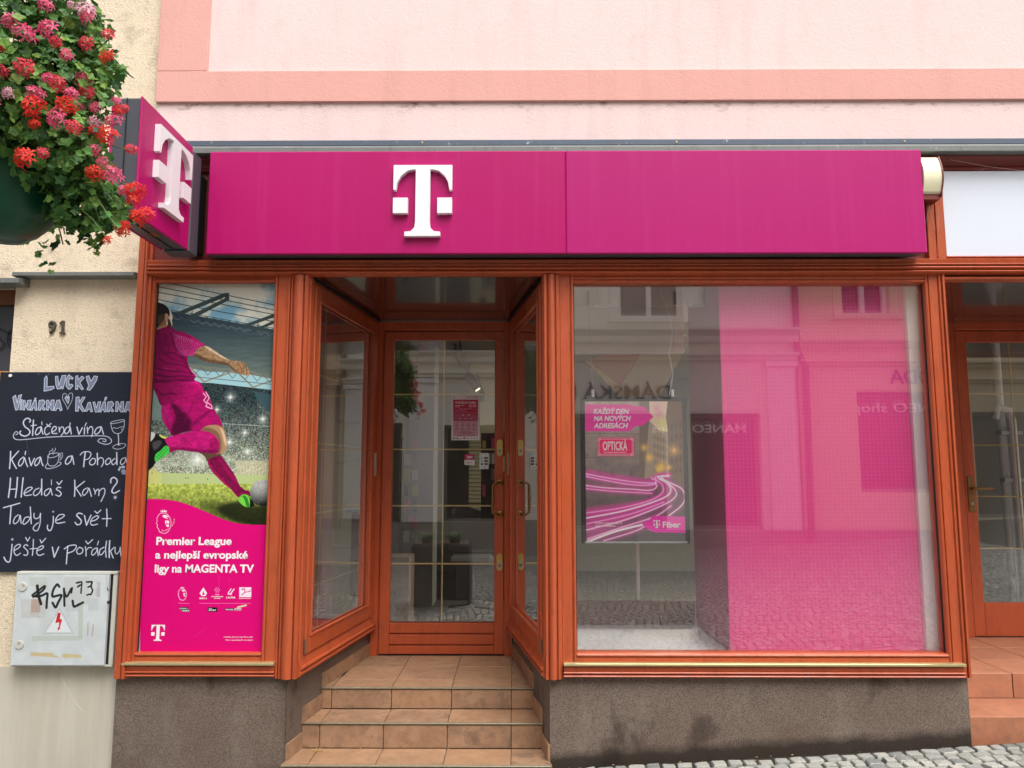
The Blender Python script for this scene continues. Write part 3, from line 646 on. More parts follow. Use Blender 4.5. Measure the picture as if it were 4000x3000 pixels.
    c.poly([(935, 1026), (1005, 1026), (1000, 1044), (932, 1044)], (24, 22, 24), 1, False); c.poly([(1008, 1026), (1060, 1026), (1056, 1044), (1004, 1044)], (235, 235, 235), 1, False)
    c.stroke([(1032, 1019), (1094, 1004)], 13, (226, 214, 176), 1)
    for L in ([(690, 1245), (775, 1195)], [(870, 1215), (875, 1240)], [(888, 770), (890, 870)], [(968, 795), (970, 830)]): c.stroke(L, 1.5, (246, 150, 200), .7)
    return c

# ---- hanging street picture
def street_print():
    c = Canvas(.398, .970, 1.225, 2.036, .35, 600, (120, 112, 106)).frame(2150, 1450, .4821)
    H, Wd = c.h, c.w
    n = vnoise(H, Wd, 40, 2, 4)[..., None]
    g = np.linspace(0, 1, H)[:, None, None]
    c.a[:] = (np.array([58, 52, 54]) * (1 - g) + np.array([150, 136, 128]) * g) / 255 * (.85 + .3 * n)
    for L in ([(280, 505), (720, 508)], [(280, 700), (720, 705)], [(400, 250), (402, 1090)], [(280, 1090), (700, 1090)]): c.stroke(L, 3, (72, 66, 64), .8)
    c.poly([(795, 240), (955, 240), (935, 370), (950, 490), (880, 480), (800, 400)], (232, 168, 150), 1, False)
    for a, b, q in (((860, 300), 90, (150, 130, 150)), ((900, 420), 90, (246, 190, 110)), ((830, 350), 60, (240, 160, 140)), ((920, 470), 50, (252, 200, 120)), ((880, 340), 60, (190, 120, 140))): c.glow(a, b, q, .9)
    c.poly([(720, 240), (800, 240), (805, 410), (770, 860), (720, 880)], (104, 92, 84), 1, False)
    c.poly([(800, 400), (880, 480), (955, 520), (958, 860), (760, 870)], (136, 124, 110), 1, False)
    c.poly([(950, 240), (1080, 240), (1090, 960), (1000, 900), (956, 850), (950, 480), (935, 370)], (92, 72, 56), 1, False)
    r = random.Random(2)
    for i in range(5):
        for j in range(5): x = 838 + i * 24; y = 520 + j * 66 + i * 8; c.poly([(x, y), (x + 12, y + 3), (x + 12, y + 36), (x, y + 34)], (84, 78, 74), .5, False, 1)
    for j in range(5):
        for i in range(3): x = 975 + i * 36; y = 430 + j * 92 - i * 10; c.poly([(x, y), (x + 16, y - 6), (x + 16, y + 44), (x, y + 44)], (50, 40, 34), .6, False, 1)
    for p, q in (((800, 700), 70), ((900, 770), 80), ((880, 800), 60), ((960, 780), 50), ((1000, 640), 90), ((760, 620), 60)): c.glow(p, q, (250, 190, 80), .8)
    c.poly([(280, 1200), (760, 1060), (860, 900), (960, 850), (1100, 960), (1110, 1400), (280, 1400)], (70, 66, 68), 1, False, 3)
    for i in range(12):
        for j in range(16): x = 700 + j * 28 + (i % 2) * 13; y = 1180 + i * 17; c.poly([(x, y), (x + 22, y - 2), (x + 24, y + 11), (x + 2, y + 13)], (104, 100, 98), .55, False)
    for i in range(7):
        for j in range(6): x = 860 + j * 20 + i * 3; y = 900 + i * 22; c.poly([(x, y), (x + 15, y), (x + 15, y + 14), (x, y + 14)], (110, 96, 80), .5, False)
    pk, wh = (226, 50, 158), (255, 226, 248)
    c.poly([(280, 790), (520, 830), (840, 880), (850, 930), (500, 900), (280, 860)], pk, .35, True, 10)
    c.poly([(280, 1120), (640, 1060), (880, 1000), (940, 900), (1000, 960), (900, 1080), (600, 1220), (280, 1340)], pk, .35, True, 12)
    P1 = [[(280, 830), (450, 862), (620, 890), (760, 905), (850, 905), (850, 880), (820, 870)], [(280, 850), (450, 885), (620, 915), (760, 925), (850, 915)], [(280, 925), (450, 945), (650, 955), (800, 965), (858, 940), (850, 900)], [(280, 950), (500, 972), (820, 990)]]
    P2 = [[(280, 1150), (560, 1110), (800, 1050), (905, 985), (905, 920), (850, 870), (870, 850), (958, 842)], [(280, 1192), (600, 1130), (860, 1050), (965, 990), (960, 920), (870, 860), (958, 845)], [(280, 1290), (620, 1200), (900, 1090), (1010, 1020), (1010, 960), (940, 900), (890, 865)], [(960, 1170), (1060, 1090), (1090, 1020), (1060, 950), (960, 900), (900, 860), (958, 850)], [(280, 1390), (520, 1300), (760, 1240)], [(300, 1360), (560, 1270), (840, 1180), (980, 1090)], [(280, 1240), (640, 1160), (920, 1060)], [(430, 1375), (700, 1290), (830, 1210)]]
    for L in P1 + P2: c.stroke(L, 44, pk, .30, soft=26)
    for L in P1 + P2: c.stroke(L, 16, (244, 90, 190), .5, soft=8)
    for i, L in enumerate(P1 + P2): c.stroke(L, (5, 4, 6, 3, 3, 10, 7, 8, 16, 5, 3, 5)[i], wh, .95, soft=2)
    c.poly([(280, 268), (650, 270), (665, 282), (760, 286), (835, 372), (745, 442), (690, 445), (640, 487), (280, 487)], (214, 44, 132), 1, False)
    c.poly([(377, 533), (680, 533), (680, 690), (377, 690)], (150, 20, 66), 1, False)
    c.poly([(392, 546), (666, 546), (666, 676), (392, 676)], (198, 26, 88), 1, False)
    for q in (0, 10): c.stroke([(384 + q, 540 + q), (673 - q, 540 + q), (673 - q, 683 - q), (384 + q, 683 - q), (384 + q, 540 + q)], 2.6, (250, 236, 240), 1, False)
    for x in (384, 655):
        for y in (540, 665): c.stroke([(x, y), (x + 18, y), (x + 18, y + 18), (x, y + 18), (x, y)], 2.4, (250, 236, 240), 1, False)
    c.poly([(742, 1240), (800, 1205), (830, 1170), (1110, 1178), (1110, 1310), (850, 1306), (800, 1290)], (214, 36, 140), 1, False)
    return c

# ---- hand lettered blackboard
def blackboard():
    c = Canvas(-2.86, -2.10, 1.087, 2.170, .035, 760, (33, 38, 50))
    n = vnoise(c.h, c.w, 160, 12, 5)[..., None]; c.a[:] = c.a * (.86 + .28 * n)
    ch = (206, 214, 236)
    rr = random.Random(5)
    def S(L, w=17, sm=True):
        c.stroke(L, w, ch, .86, sm, 1.6); c.stroke(L, w * .45, (236, 240, 252), .55, sm, 2)
    def O(L, closed=True):                            # outlined capitals filled in with thinner chalk
        c.poly(L, (132, 142, 168), .85, False)
        m = c.full(L, False); xs = [p[0] for p in L]; ys = [p[1] for p in L]
        for i in range(int((max(xs) - min(xs)) / 9)):
            x = min(xs) + i * 9 + rr.uniform(-2, 2); c.stroke([(x, min(ys)), (x - 6, max(ys))], 3, (96, 104, 130) if i % 2 else (176, 186, 210), .6, clip=m)
        c.stroke(L + [L[0]], 9, (214, 222, 240), .95, False, 1.5)
    c.frame(0, 1400, .27126)
    # LUCKY
    O([(650, 290), (682, 252), (692, 290), (688, 410), (785, 402), (792, 430), (745, 456), (645, 475), (648, 380)])
    O([(808, 262), (842, 258), (858, 390), (905, 250), (960, 246), (948, 330), (918, 440), (902, 440), (895, 405), (880, 440), (835, 442), (815, 380)])
    O([(1000, 236), (1065, 285), (1050, 305), (1012, 282), (1000, 330), (1008, 385), (1045, 372), (1062, 395), (1025, 440), (1000, 448), (962, 400), (965, 300)])
    O([(1100, 260), (1130, 248), (1134, 310), (1190, 258), (1222, 282), (1160, 350), (1212, 442), (1190, 456), (1128, 385), (1130, 448), (1098, 446)])
    O([(1252, 262), (1290, 252), (1318, 330), (1368, 255), (1415, 262), (1400, 320), (1340, 420), (1300, 462), (1262, 452), (1288, 390), (1262, 320)])
    # VINARNA
    O([(196, 560), (236, 532), (258, 640), (282, 535), (325, 524), (300, 600), (268, 742), (236, 745), (212, 640)])
    O([(306, 620), (330, 620), (322, 742), (298, 742)]); O([(312, 596), (330, 592), (330, 608), (312, 608)])
    O([(346, 606), (368, 604), (402, 690), (408, 608), (462, 602), (448, 680), (440, 745), (412, 745), (372, 680), (365, 745), (340, 742)])
    O([(505, 604), (532, 606), (545, 748), (520, 748), (512, 712), (486, 716), (478, 746), (448, 748), (478, 660)]); O([(512, 574), (532, 572), (522, 606), (506, 610)])
    O([(575, 606), (640, 600), (662, 630), (650, 668), (626, 680), (665, 735), (642, 750), (604, 712), (596, 748), (562, 746)])
    O([(682, 606), (708, 602), (742, 680), (746, 602), (792, 600), (784, 748), (752, 748), (712, 690), (706, 748), (680, 744)])
    O([(828, 606), (870, 600), (905, 745), (876, 758), (866, 722), (828, 720), (818, 752), (786, 750)])
    c.stroke([(985, 735), (960, 670), (918, 600), (912, 540), (935, 506), (965, 520), (984, 556), (1010, 510), (1045, 500), (1058, 540), (1045, 610), (1005, 690), (985, 735)], 8, ch, .9)
    O([(990, 652), (962, 606), (944, 572), (962, 548), (985, 580), (996, 546), (1008, 560), (1004, 610)])
    # KAVARNA
    O([(1105, 560), (1150, 556), (1152, 630), (1200, 560), (1236, 560), (1176, 660), (1232, 758), (1200, 768), (1142, 690), (1138, 762), (1098, 762)])
    O([(1278, 640), (1310, 632), (1345, 766), (1318, 772), (1306, 736), (1278, 736), (1262, 764), (1236, 762)])
    O([(1348, 632), (1374, 628), (1398, 716), (1424, 628), (1462, 624), (1430, 770), (1384, 776)])
    O([(1500, 626), (1528, 626), (1540, 770), (1512, 772), (1502, 736), (1478, 740), (1466, 772), (1438, 772)]); O([(1524, 562), (1550, 560), (1534, 602), (1514, 606)])
    O([(1562, 632), (1620, 620), (1648, 655), (1636, 690), (1608, 704), (1650, 758), (1626, 772), (1590, 738), (1584, 770), (1554, 768)])
    O([(1680, 626), (1706, 622), (1746, 710), (1752, 626), (1790, 622), (1784, 772), (1748, 772), (1710, 706), (1702, 768), (1674, 766)])
    O([(1836, 630), (1872, 622), (1905, 770), (1878, 775), (1862, 740), (1838, 742), (1824, 772), (1796, 770)])
    # Stacena vina
    S([(438, 918), (450, 892), (420, 864), (372, 878), (348, 930), (372, 985), (420, 1020), (444, 1060), (420, 1100), (370, 1120), (318, 1104), (296, 1070), (310, 1048)], 20)
    S([(494, 890), (480, 1110)], 20, False); S([(455, 972), (535, 960)], 14, False)
    S([(600, 985), (548, 1010), (520, 1075), (545, 1100), (590, 1060), (604, 990), (618, 1050), (630, 1090)]); S([(612, 915), (616, 955)], 14)
    S([(735, 985), (700, 975), (660, 1010), (655, 1070), (680, 1100), (725, 1075)]); S([(682, 948), (708, 972), (745, 938)], 15, False)
    S([(762, 1062), (812, 1030), (820, 990), (785, 985), (758, 1030), (765, 1078), (830, 1082)])
    S([(860, 990), (868, 1060)], 16, False); S([(868, 1030), (895, 990), (925, 1000), (928, 1060), (892, 1112)], 15)
    S([(1005, 985), (962, 1005), (940, 1060), (965, 1085), (1005, 1050), (1020, 990), (1036, 1090)]); S([(1022, 930), (1014, 978)], 14)
    S([(1118, 990), (1148, 1095), (1196, 1000)], 18, False); S([(1228, 1000), (1224, 1090)], 18, False); S([(1256, 930), (1232, 975)], 14, False)
    S([(1266, 990), (1272, 1080)], 16, False); S([(1272, 1040), (1310, 985), (1342, 1000), (1345, 1070), (1328, 1128)], 15)
    S([(1450, 985), (1400, 1010), (1372, 1070), (1400, 1092), (1450, 1050), (1466, 985), (1500, 1092)])
    S([(240, 1100), (268, 1085), (262, 1060), (235, 1060), (205, 1105), (215, 1150), (270, 1172), (400, 1165), (700, 1135), (1100, 1120), (1450, 1115), (1560, 1130), (1612, 1175), (1600, 1220), (1530, 1238), (1450, 1215), (1420, 1190), (1450, 1160), (1510, 1160), (1538, 1180), (1520, 1200), (1492, 1190)], 12)
    # wine glass
    S([(1605, 930), (1618, 1010), (1650, 1065), (1705, 1085), (1760, 1060), (1795, 990), (1800, 900), (1785, 885), (1700, 895), (1620, 915), (1605, 940), (1700, 930), (1795, 905)], 9)
    S([(1622, 1015), (1650, 998), (1690, 1010), (1740, 990), (1790, 985)], 8); S([(1712, 1085), (1718, 1180), (1712, 1250)], 14); S([(1765, 1005), (1758, 1035)], 7)
    S([(1725, 1228), (1790, 1228), (1820, 1248), (1780, 1290), (1700, 1308), (1640, 1290), (1645, 1262), (1700, 1238), (1740, 1250)], 9)
    # Kava cup a Pohoda
    S([(165, 1340), (162, 1450), (150, 1585)], 20, False); S([(280, 1335), (178, 1450), (200, 1500), (248, 1585)], 18, False)
    S([(350, 1420), (300, 1460), (278, 1520), (300, 1550), (345, 1500), (362, 1430), (385, 1500), (410, 1560)]); S([(380, 1340), (374, 1385)], 18, False)
    S([(430, 1430), (458, 1545), (506, 1440)], 18, False)
    S([(590, 1420), (540, 1450), (510, 1510), (530, 1545), (575, 1500), (595, 1425), (612, 1500), (632, 1545)])
    S([(700, 1440), (698, 1500), (725, 1545), (790, 1545), (835, 1510), (858, 1440), (855, 1380)], 9); S([(700, 1440), (705, 1395), (760, 1368), (855, 1365), (858, 1385), (800, 1420), (720, 1430), (705, 1400)], 9)
    S([(868, 1385), (905, 1360), (910, 1420), (870, 1470)], 8); S([(868, 1420), (888, 1390), (885, 1440)], 6); S([(700, 1505), (665, 1560), (700, 1588), (800, 1570), (880, 1530), (888, 1500), (860, 1498)], 10)
    S([(722, 1385), (730, 1340), (768, 1320), (765, 1298)], 8); S([(780, 1385), (772, 1350), (800, 1330), (812, 1292)], 8)
    S([(1035, 1405), (985, 1425), (952, 1490), (975, 1525), (1030, 1480), (1050, 1405), (1075, 1525)])
    S([(1240, 1350), (1225, 1450), (1215, 1560)], 20, False); S([(1165, 1390), (1210, 1350), (1290, 1345), (1320, 1380), (1290, 1440), (1240, 1460)], 14)
    S([(1340, 1440), (1300, 1490), (1320, 1535), (1375, 1510), (1380, 1450), (1340, 1440)], 15)
    S([(1410, 1365), (1415, 1530)], 18, False); S([(1415, 1470), (1450, 1430), (1492, 1445), (1500, 1500), (1470, 1560)], 15)
    S([(1575, 1435), (1530, 1480), (1545, 1530), (1595, 1500), (1600, 1450), (1575, 1435)], 15)
    S([(1665, 1440), (1620, 1480), (1632, 1530), (1680, 1500), (1690, 1440)], 15); S([(1690, 1355), (1695, 1530)], 18, False)
    S([(1800, 1430), (1755, 1460), (1745, 1515), (1775, 1525), (1815, 1480), (1818, 1430), (1840, 1525)], 14)
    for x, y in ((1722, 1600), (1738, 1572), (1768, 1562), (1795, 1562)): c.poly([(x - 14, y + 4), (x - 6, y - 18), (x + 12, y - 10), (x + 14, y + 14), (x, y + 22)], (196, 206, 226), .9)
    c.poly([(1752, 1620), (1775, 1598), (1812, 1600), (1830, 1650), (1810, 1672), (1770, 1668)], (150, 160, 186), .9)
    # second frame: Hledas Kam? / Tady je svet / jeste v poradku
    c.frame(0, 1800, .27733)
    S([(160, 245), (150, 380), (130, 515)], 20, False); S([(258, 235), (248, 380), (230, 515)], 20, False); S([(150, 400), (240, 398)], 15, False)
    S([(338, 240), (322, 380), (310, 510)], 19, False)
    S([(352, 460), (430, 420), (465, 385), (440, 370), (385, 395), (350, 455), (372, 488), (455, 478)], 15)
    S([(560, 385), (505, 410), (480, 465), (510, 490), (565, 450), (590, 390)], 15); S([(598, 260), (598, 480)], 19, False)
    S([(700, 390), (650, 420), (635, 470), (665, 490), (710, 440), (722, 390), (748, 482)], 15); S([(735, 268), (735, 340)], 11, False)
    S([(868, 378), (830, 372), (805, 400), (850, 430), (872, 465), (845, 498), (795, 480)], 16); S([(812, 300), (842, 335), (885, 280)], 15, False)
    S([(1062, 272), (1066, 380), (1060, 498)], 18, False); S([(1200, 290), (1078, 385), (1110, 430), (1155, 498)], 16, False)
    S([(1240, 380), (1190, 410), (1172, 460), (1195, 485), (1240, 440), (1262, 385), (1298, 500)], 15)
    S([(1330, 392), (1352, 440), (1345, 470)], 14); S([(1350, 440), (1385, 400), (1405, 420), (1400, 490)], 15); S([(1405, 430), (1450, 390), (1485, 400), (1480, 470), (1432, 572)], 14)
    S([(1570, 310), (1572, 260), (1610, 235), (1652, 260), (1655, 310), (1610, 370), (1585, 430), (1620, 455), (1690, 420)], 20); c.glow((1632, 515), 52, (224, 230, 246), 1); c.glow((1632, 515), 30, (224, 230, 246), 1)
    S([(60, 660), (170, 630), (290, 595)], 18, False); S([(168, 640), (160, 760), (150, 885)], 18, False)
    S([(270, 760), (225, 795), (200, 860), (225, 885), (275, 840), (295, 765), (310, 880)], 15)
    S([(420, 790), (365, 800), (335, 870), (355, 892), (410, 850), (440, 790)], 15); S([(438, 650), (445, 770), (452, 885)], 17, False)
    S([(492, 740), (490, 790), (520, 815), (565, 790), (582, 740)], 15); S([(582, 740), (575, 880), (545, 970), (505, 985), (478, 950), (505, 905), (550, 870)], 14)
    S([(762, 780), (758, 880), (730, 970), (700, 980), (678, 945), (682, 905)], 16); c.glow((760, 716), 30, (224, 230, 246), 1); c.glow((760, 716), 18, (224, 230, 246), 1)
    S([(800, 840), (870, 810), (915, 775), (900, 755), (840, 765), (795, 830), (815, 878), (925, 862)], 15)
    S([(1170, 750), (1125, 735), (1090, 765), (1125, 805), (1155, 845), (1140, 890), (1095, 898), (1068, 865)], 18)
    S([(1200, 770), (1228, 905), (1292, 765)], 18, False)
    S([(1300, 850), (1360, 830), (1400, 790), (1370, 775), (1310, 810), (1285, 870), (1310, 905), (1385, 890)], 15); S([(1345, 708), (1380, 740), (1430, 692)], 15, False)
    S([(1512, 680), (1518, 800), (1512, 920)], 18, False); S([(1450, 815), (1575, 812)], 15, False)
    S([(182, 1175), (172, 1280), (155, 1400), (125, 1425), (90, 1400), (68, 1355)], 18); c.glow((185, 1106), 36, (224, 230, 246), 1); c.glow((185, 1106), 22, (224, 230, 246), 1)
    S([(215, 1260), (275, 1225), (300, 1190), (270, 1175), (215, 1220), (215, 1300), (250, 1330), (300, 1300)], 15)
    S([(405, 1195), (375, 1180), (345, 1210), (385, 1250), (405, 1290), (385, 1328), (345, 1322)], 15); S([(372, 1078), (400, 1130), (432, 1075)], 14, False)
    S([(482, 1105), (478, 1220), (468, 1330)], 15, False); S([(432, 1240), (528, 1232)], 14, False)
    S([(535, 1265), (600, 1240), (625, 1205), (590, 1198), (540, 1240), (530, 1300), (565, 1330), (628, 1310)], 15); S([(575, 1110), (595, 1155), (655, 1090)], 15, False)
    S([(748, 1215), (775, 1355), (838, 1212)], 18, False)
    S([(965, 1200), (955, 1320), (945, 1450)], 17, False); S([(915, 1240), (985, 1195), (1070, 1185), (1085, 1215), (1040, 1270), (960, 1300)], 15)
    S([(1130, 1215), (1090, 1260), (1110, 1310), (1165, 1295), (1175, 1240), (1130, 1215)], 15)
    S([(1212, 1205), (1222, 1275), (1222, 1340)], 15, False); S([(1222, 1260), (1262, 1220), (1302, 1225)], 14); S([(1218, 1128), (1248, 1170), (1315, 1108)], 15, False)
    S([(1365, 1225), (1315, 1255), (1300, 1310), (1325, 1325), (1370, 1275), (1380, 1225), (1392, 1335)], 14); S([(1400, 1130), (1380, 1185)], 12, False)
    S([(1475, 1215), (1420, 1250), (1410, 1310), (1440, 1320), (1480, 1270)], 15); S([(1510, 1130), (1495, 1240), (1505, 1355)], 16, False)
    S([(1555, 1125), (1548, 1240), (1548, 1360)], 20, False); S([(1618, 1215), (1565, 1270), (1605, 1368)], 15, False)
    S([(1632, 1220), (1630, 1280), (1655, 1310), (1690, 1270), (1705, 1215)], 15); S([(1702, 1220), (1712, 1340)], 15, False)
    for p in ((880, 1330), (912, 1545), (1362, 1550), (310, 1532), (1022, 1498), (360, 1462), (1235, 1315)): c.glow(p, 7, (150, 158, 180), .9)
    c.frame(0, 1400, .27126); c.stroke([(385, 1120), (400, 1220), (430, 1390)], 3, (150, 158, 180), .7)
    for p in ((398, 250), (1828, 545), (152, 1072), (1662, 604)): c.glow(p, 8, (190, 196, 210), .9)
    for x in (570, 712): c.glow((x, 228), 14, (210, 212, 214), 1)
    return c

# ---- marks on the electricity box door
def box_print():
    c = Canvas(-2.652, -2.162, .618, 1.080, -.022, 600, (208, 216, 218)).frame(0, 2200, .4824)
    n = vnoise(c.h, c.w, 70, 21, 5)[..., None]; c.a[:] = c.a * (.93 + .12 * n)
    rr = random.Random(8)
    def sh(x0, y0, x1, y1, col, al): c.poly([(x0 + rr.uniform(-6, 6), y0), (x1, y0 + rr.uniform(-6, 6)), (x1 + rr.uniform(-6, 6), y1), (x0, y1 + rr.uniform(-6, 6))], col, al, False, 1)
    sh(170, 290, 370, 440, (190, 190, 186), .55); sh(240, 115, 380, 190, (186, 194, 186), .5); sh(520, 110, 720, 330, (192, 198, 196), .6)
    sh(715, 285, 800, 385, (188, 194, 198), .55); sh(260, 590, 670, 625, (186, 196, 184), .7); sh(635, 330, 672, 600, (182, 194, 180), .7); sh(325, 420, 420, 600, (200, 206, 204), .5)
    sh(530, 330, 640, 390, (186, 192, 196), .5); sh(780, 150, 815, 280, (178, 176, 180), .6); sh(250, 290, 330, 400, (176, 150, 136), .55); sh(700, 540, 830, 640, (202, 208, 212), .4)
    for i in range(7): c.stroke([(258 + i * 11, 292), (250 + i * 11, 395)], 2.4, (160, 112, 92), .7)
    c.stroke([(236, 405), (262, 420), (300, 412), (318, 450)], 3, (150, 132, 120), .7); c.stroke([(215, 440), (300, 430), (355, 440)], 2, (140, 140, 138), .6)
    for i in range(5): c.stroke([(772, 205 + i * 14), (808, 205 + i * 14)], 2.5, (140, 140, 146), .7)
    c.poly([(248, 722), (420, 726), (440, 745), (470, 752), (470, 764), (400, 758), (248, 750)], (204, 186, 138), .95, False); c.poly([(515, 732), (655, 742), (660, 766), (520, 768), (495, 752)], (206, 190, 142), .95, False)
    c.stroke([(713, 484), (710, 584)], 8, (172, 154, 146), .8); c.stroke([(756, 500), (746, 590)], 8, (172, 154, 146), .8)
    bk = (20, 22, 24)
    def G(L, w=15): c.stroke(L, w * 1.3, bk, .96, True, 1.5)
    G([(302, 182), (312, 260), (332, 330)], 17); G([(262, 258), (320, 215), (362, 185), (352, 215), (290, 262), (268, 272)], 13); G([(290, 270), (340, 262), (382, 245), (380, 300), (376, 362)], 14)
    G([(480, 190), (462, 172), (432, 215), (425, 268), (468, 262), (498, 262), (470, 320), (450, 358), (425, 320)], 14)
    G([(518, 205), (520, 270), (522, 345)], 13); G([(518, 225), (540, 270), (578, 205)], 13); G([(585, 200), (578, 240)], 10)
    G([(588, 305), (602, 350), (672, 318)], 14); G([(600, 355), (640, 330)], 11)
    for L in ([(618, 160), (660, 150), (662, 190)], [(655, 175), (625, 192)], [(660, 200), (656, 245)], [(700, 152), (745, 150), (738, 185), (712, 195)], [(738, 190), (752, 222), (735, 252), (702, 258)]):
        for k in range(len(L) - 1):
            for t in range(6):
                a = np.array(L[k], float); b = np.array(L[k + 1], float); p = a + (b - a) * (t / 6) + rr.uniform(-2, 2); c.stroke([tuple(p), tuple(p + (b - a) / 9)], 12, bk, .9)
    c.poly([(484, 366), (594, 568), (354, 568)], (226, 232, 236), .9, False); c.stroke([(484, 368), (592, 567), (356, 567), (484, 368)], 3, (140, 146, 150), 1, False); c.stroke([(484, 382), (578, 560), (370, 560), (484, 382)], 2, (170, 176, 180), 1, False)
    rd = (206, 34, 44)
    c.poly([(468, 402), (492, 402), (484, 452), (503, 456), (484, 520), (490, 522), (470, 548), (466, 520), (476, 520), (480, 476), (448, 486)], rd, 1, False)
    c.stroke([(860, 110), (880, 250)], 3, (120, 110, 100), .4)
    for y in (200, 310, 620): c.stroke([(868, y), (872, y + 22)], 6, (40, 34, 30), .9)
    return c
# ------------------------------------------------------------------ ground
def zg(x): return .1065 + (x - .169) * .0561                    # the street climbs gently to the right
def m_stone():
    k = NT('granite_sett'); gi = k.n('ShaderNodeNewGeometry'); r = gi.outputs['Random Per Island']; oi = k.n('ShaderNodeObjectInfo')
    ad = k.n('ShaderNodeMath', operation='ADD'); k.l(r, ad.inputs[0]); k.l(oi.outputs['Random'], ad.inputs[1]); fr = k.n('ShaderNodeMath', operation='FRACT'); k.l(ad.outputs[0], fr.inputs[0])
    c = k.ramp(fr.outputs[0], [(0, lin((126, 128, 124))), (.4, lin((160, 160, 154))), (.75, lin((184, 182, 172))), (1, lin((160, 158, 150)))])
    c = k.mix(c, lin((100, 102, 100)), k.ramp(k.noise(150, 4, .7), [(.5, 0.), (.7, .7)])); c = k.mix(c, lin((216, 214, 204)), k.ramp(k.noise(45, 4, .7), [(.58, 0.), (.72, .6)]))
    k.bump(k.noise(110, 4, .65), .6, .004); return k.set(c, .7, spec=.35)
STONE = m_stone()
JOINT = plain('dark_joint_sand', (48, 44, 38), .95, .4, 60, .6, 200)
mb = MB()
N = 40
xs = [-30 + 60 * i / N for i in range(N + 1)]
for i in range(N):
    for (ya, yb) in ((-10.0, .02),):
        mb.quad((xs[i], ya, zg(xs[i]) - .016), (xs[i + 1], ya, zg(xs[i + 1]) - .016), (xs[i + 1], yb, zg(xs[i + 1]) - .016), (xs[i], yb, zg(xs[i]) - .016))
street = mb.build('street', JOINT); tag(street, kind='structure')
mb = MB(); mb.quad((-200, -200, -2.6), (200, -200, -2.6), (200, 200, -2.6), (-200, 200, -2.6)); tag(mb.build('ground', JOINT), kind='structure')
def sett(mb, cx, cy, w, d, r, z0=0.0, slope=True):
    pts = []
    for sx, sy in ((-1, -1), (0, -1.06), (1, -1), (1.06, 0), (1, 1), (0, 1.06), (-1, 1), (-1.06, 0)):
        pts.append((sx * w / 2 * (1 + r.uniform(-.16, .07)), sy * d / 2 * (1 + r.uniform(-.16, .07))))
    ra = r.gauss(0, .09); pts = [(cx + x * math.cos(ra) - y * math.sin(ra), cy + x * math.sin(ra) + y * math.cos(ra)) for x, y in pts]
    h = r.uniform(-.003, .003); b = len(mb.v)
    zz = (lambda x: zg(x)) if slope else (lambda x: z0)
    tx, ty = r.uniform(-.05, .05), r.uniform(-.05, .05)
    lo = [(x, y, zz(x) - .024) for x, y in pts]; md = [(x, y, zz(x) - .0045 + h) for x, y in pts]
    hi = [(cx + (x - cx) * .87, cy + (y - cy) * .87, zz(x) + h + .001 + tx * (x - cx) + ty * (y - cy)) for x, y in pts]
    vs = lo + md + hi + [(cx, cy, zz(cx) + h + .002)]
    fs = []
    for i in range(8):
        j = (i + 1) % 8
        fs += [(i, j, 8 + j, 8 + i), (8 + i, 8 + j, 16 + j, 16 + i), (16 + i, 16 + j, 24)]
    mb.add(vs, fs)
rr = random.Random(3)
far = MB(); cell = .078; n_single = 0
STAIR_X = (-1.2, .17)
row = 0; y = -.03
while y > -9.9:
    d = cell * rr.uniform(.9, 1.08); x = -5.5 if y > -5 else -7.5; x += (row % 2) * cell * .5
    while x < 7.5:
        w = cell * rr.uniform(.85, 1.2); cx = x + w / 2; cy = y - d / 2 + .014 * math.sin(cx * 3.1 + row * .25)
        if STAIR_X[0] < cx < STAIR_X[1] + .03 and y > -.09: x += w; continue
        if -.01 < cx < 3.0 and y > -.56 and n_single < 260:
            m1 = MB(); sett(m1, cx, cy, w - .012, d - .013, rr); o = m1.build('cobblestone', STONE, street, True, loc=(cx, cy, zg(cx))); n_single += 1
        else: sett(far, cx, cy, w - .014, d - .015, rr)
        x += w
    y -= d; row += 1
o = far.build('cobblestone_paving', STONE, street, True); o['kind'] = 'stuff'

# ------------------------------------------------------------------ the pink building (walls and plinth)
pink = thing('pink_building', 'pink rendered building with salmon bands above the magenta shopfront', 'building', (.3, .3, 0))
MB().box(-2.07, 6.0, .012, .5, 3.42, 9.0).build('wall', PINKLT, pink)
mb = MB(); mb.box(-2.072, 6.0, -.006, .012, 3.725, 3.912, .003); mb.box(-2.072, -1.782, -.006, .012, 3.912, 6.5, .003); mb.build('salmon_band', PINKDK, pink)
mb = MB()
mb.hprof(-1.95, 6.0, .012, [(3.420, -.07), (3.428, -.082), (3.455, -.082), (3.463, -.07), (3.468, .0)], 3.415, 3.47)
mb.build('upper_flashing', FLASHD, pink)
mb = MB(); mb.hprof(-1.95, 6.0, .012, [(3.368, -.108), (3.372, -.115), (3.400, -.115), (3.416, -.10)], 3.366, 3.418); mb.build('lower_flashing', FLASH, pink)
for u in (2642, 3532, 1650, 4180):
    x, z = P(u, 543, -.08); m = MB(); m.lathe([(.0045, -.0855), (.0065, -.082)], (x, 0, 3.442), 'y', 10); m.build('flashing_screw', GOLD, pink)
PLX0, PLX1 = -2.108, 2.345
pl = MB()
pl.extrude([(PLX0, .01), (-1.203, .01), (-1.203, -.001), (-1.203, .0), (-1.008, 1.3), (-1.4, 1.3), (PLX0, .45)], 'z', -.4, .557)
pl.build('left_plinth', BROWN, pink)
pl = MB(); pl.extrude([(.168, .01), (2.345, .01), (2.9, 1.4), (2.4, 1.4), (-.04, 1.3)], 'z', -.3, .557); pl.build('right_plinth', BROWN, pink)
MB().box(-2.07, 6.0, .06, .5, 2.80, 3.42).build('lintel', MAROON, pink)
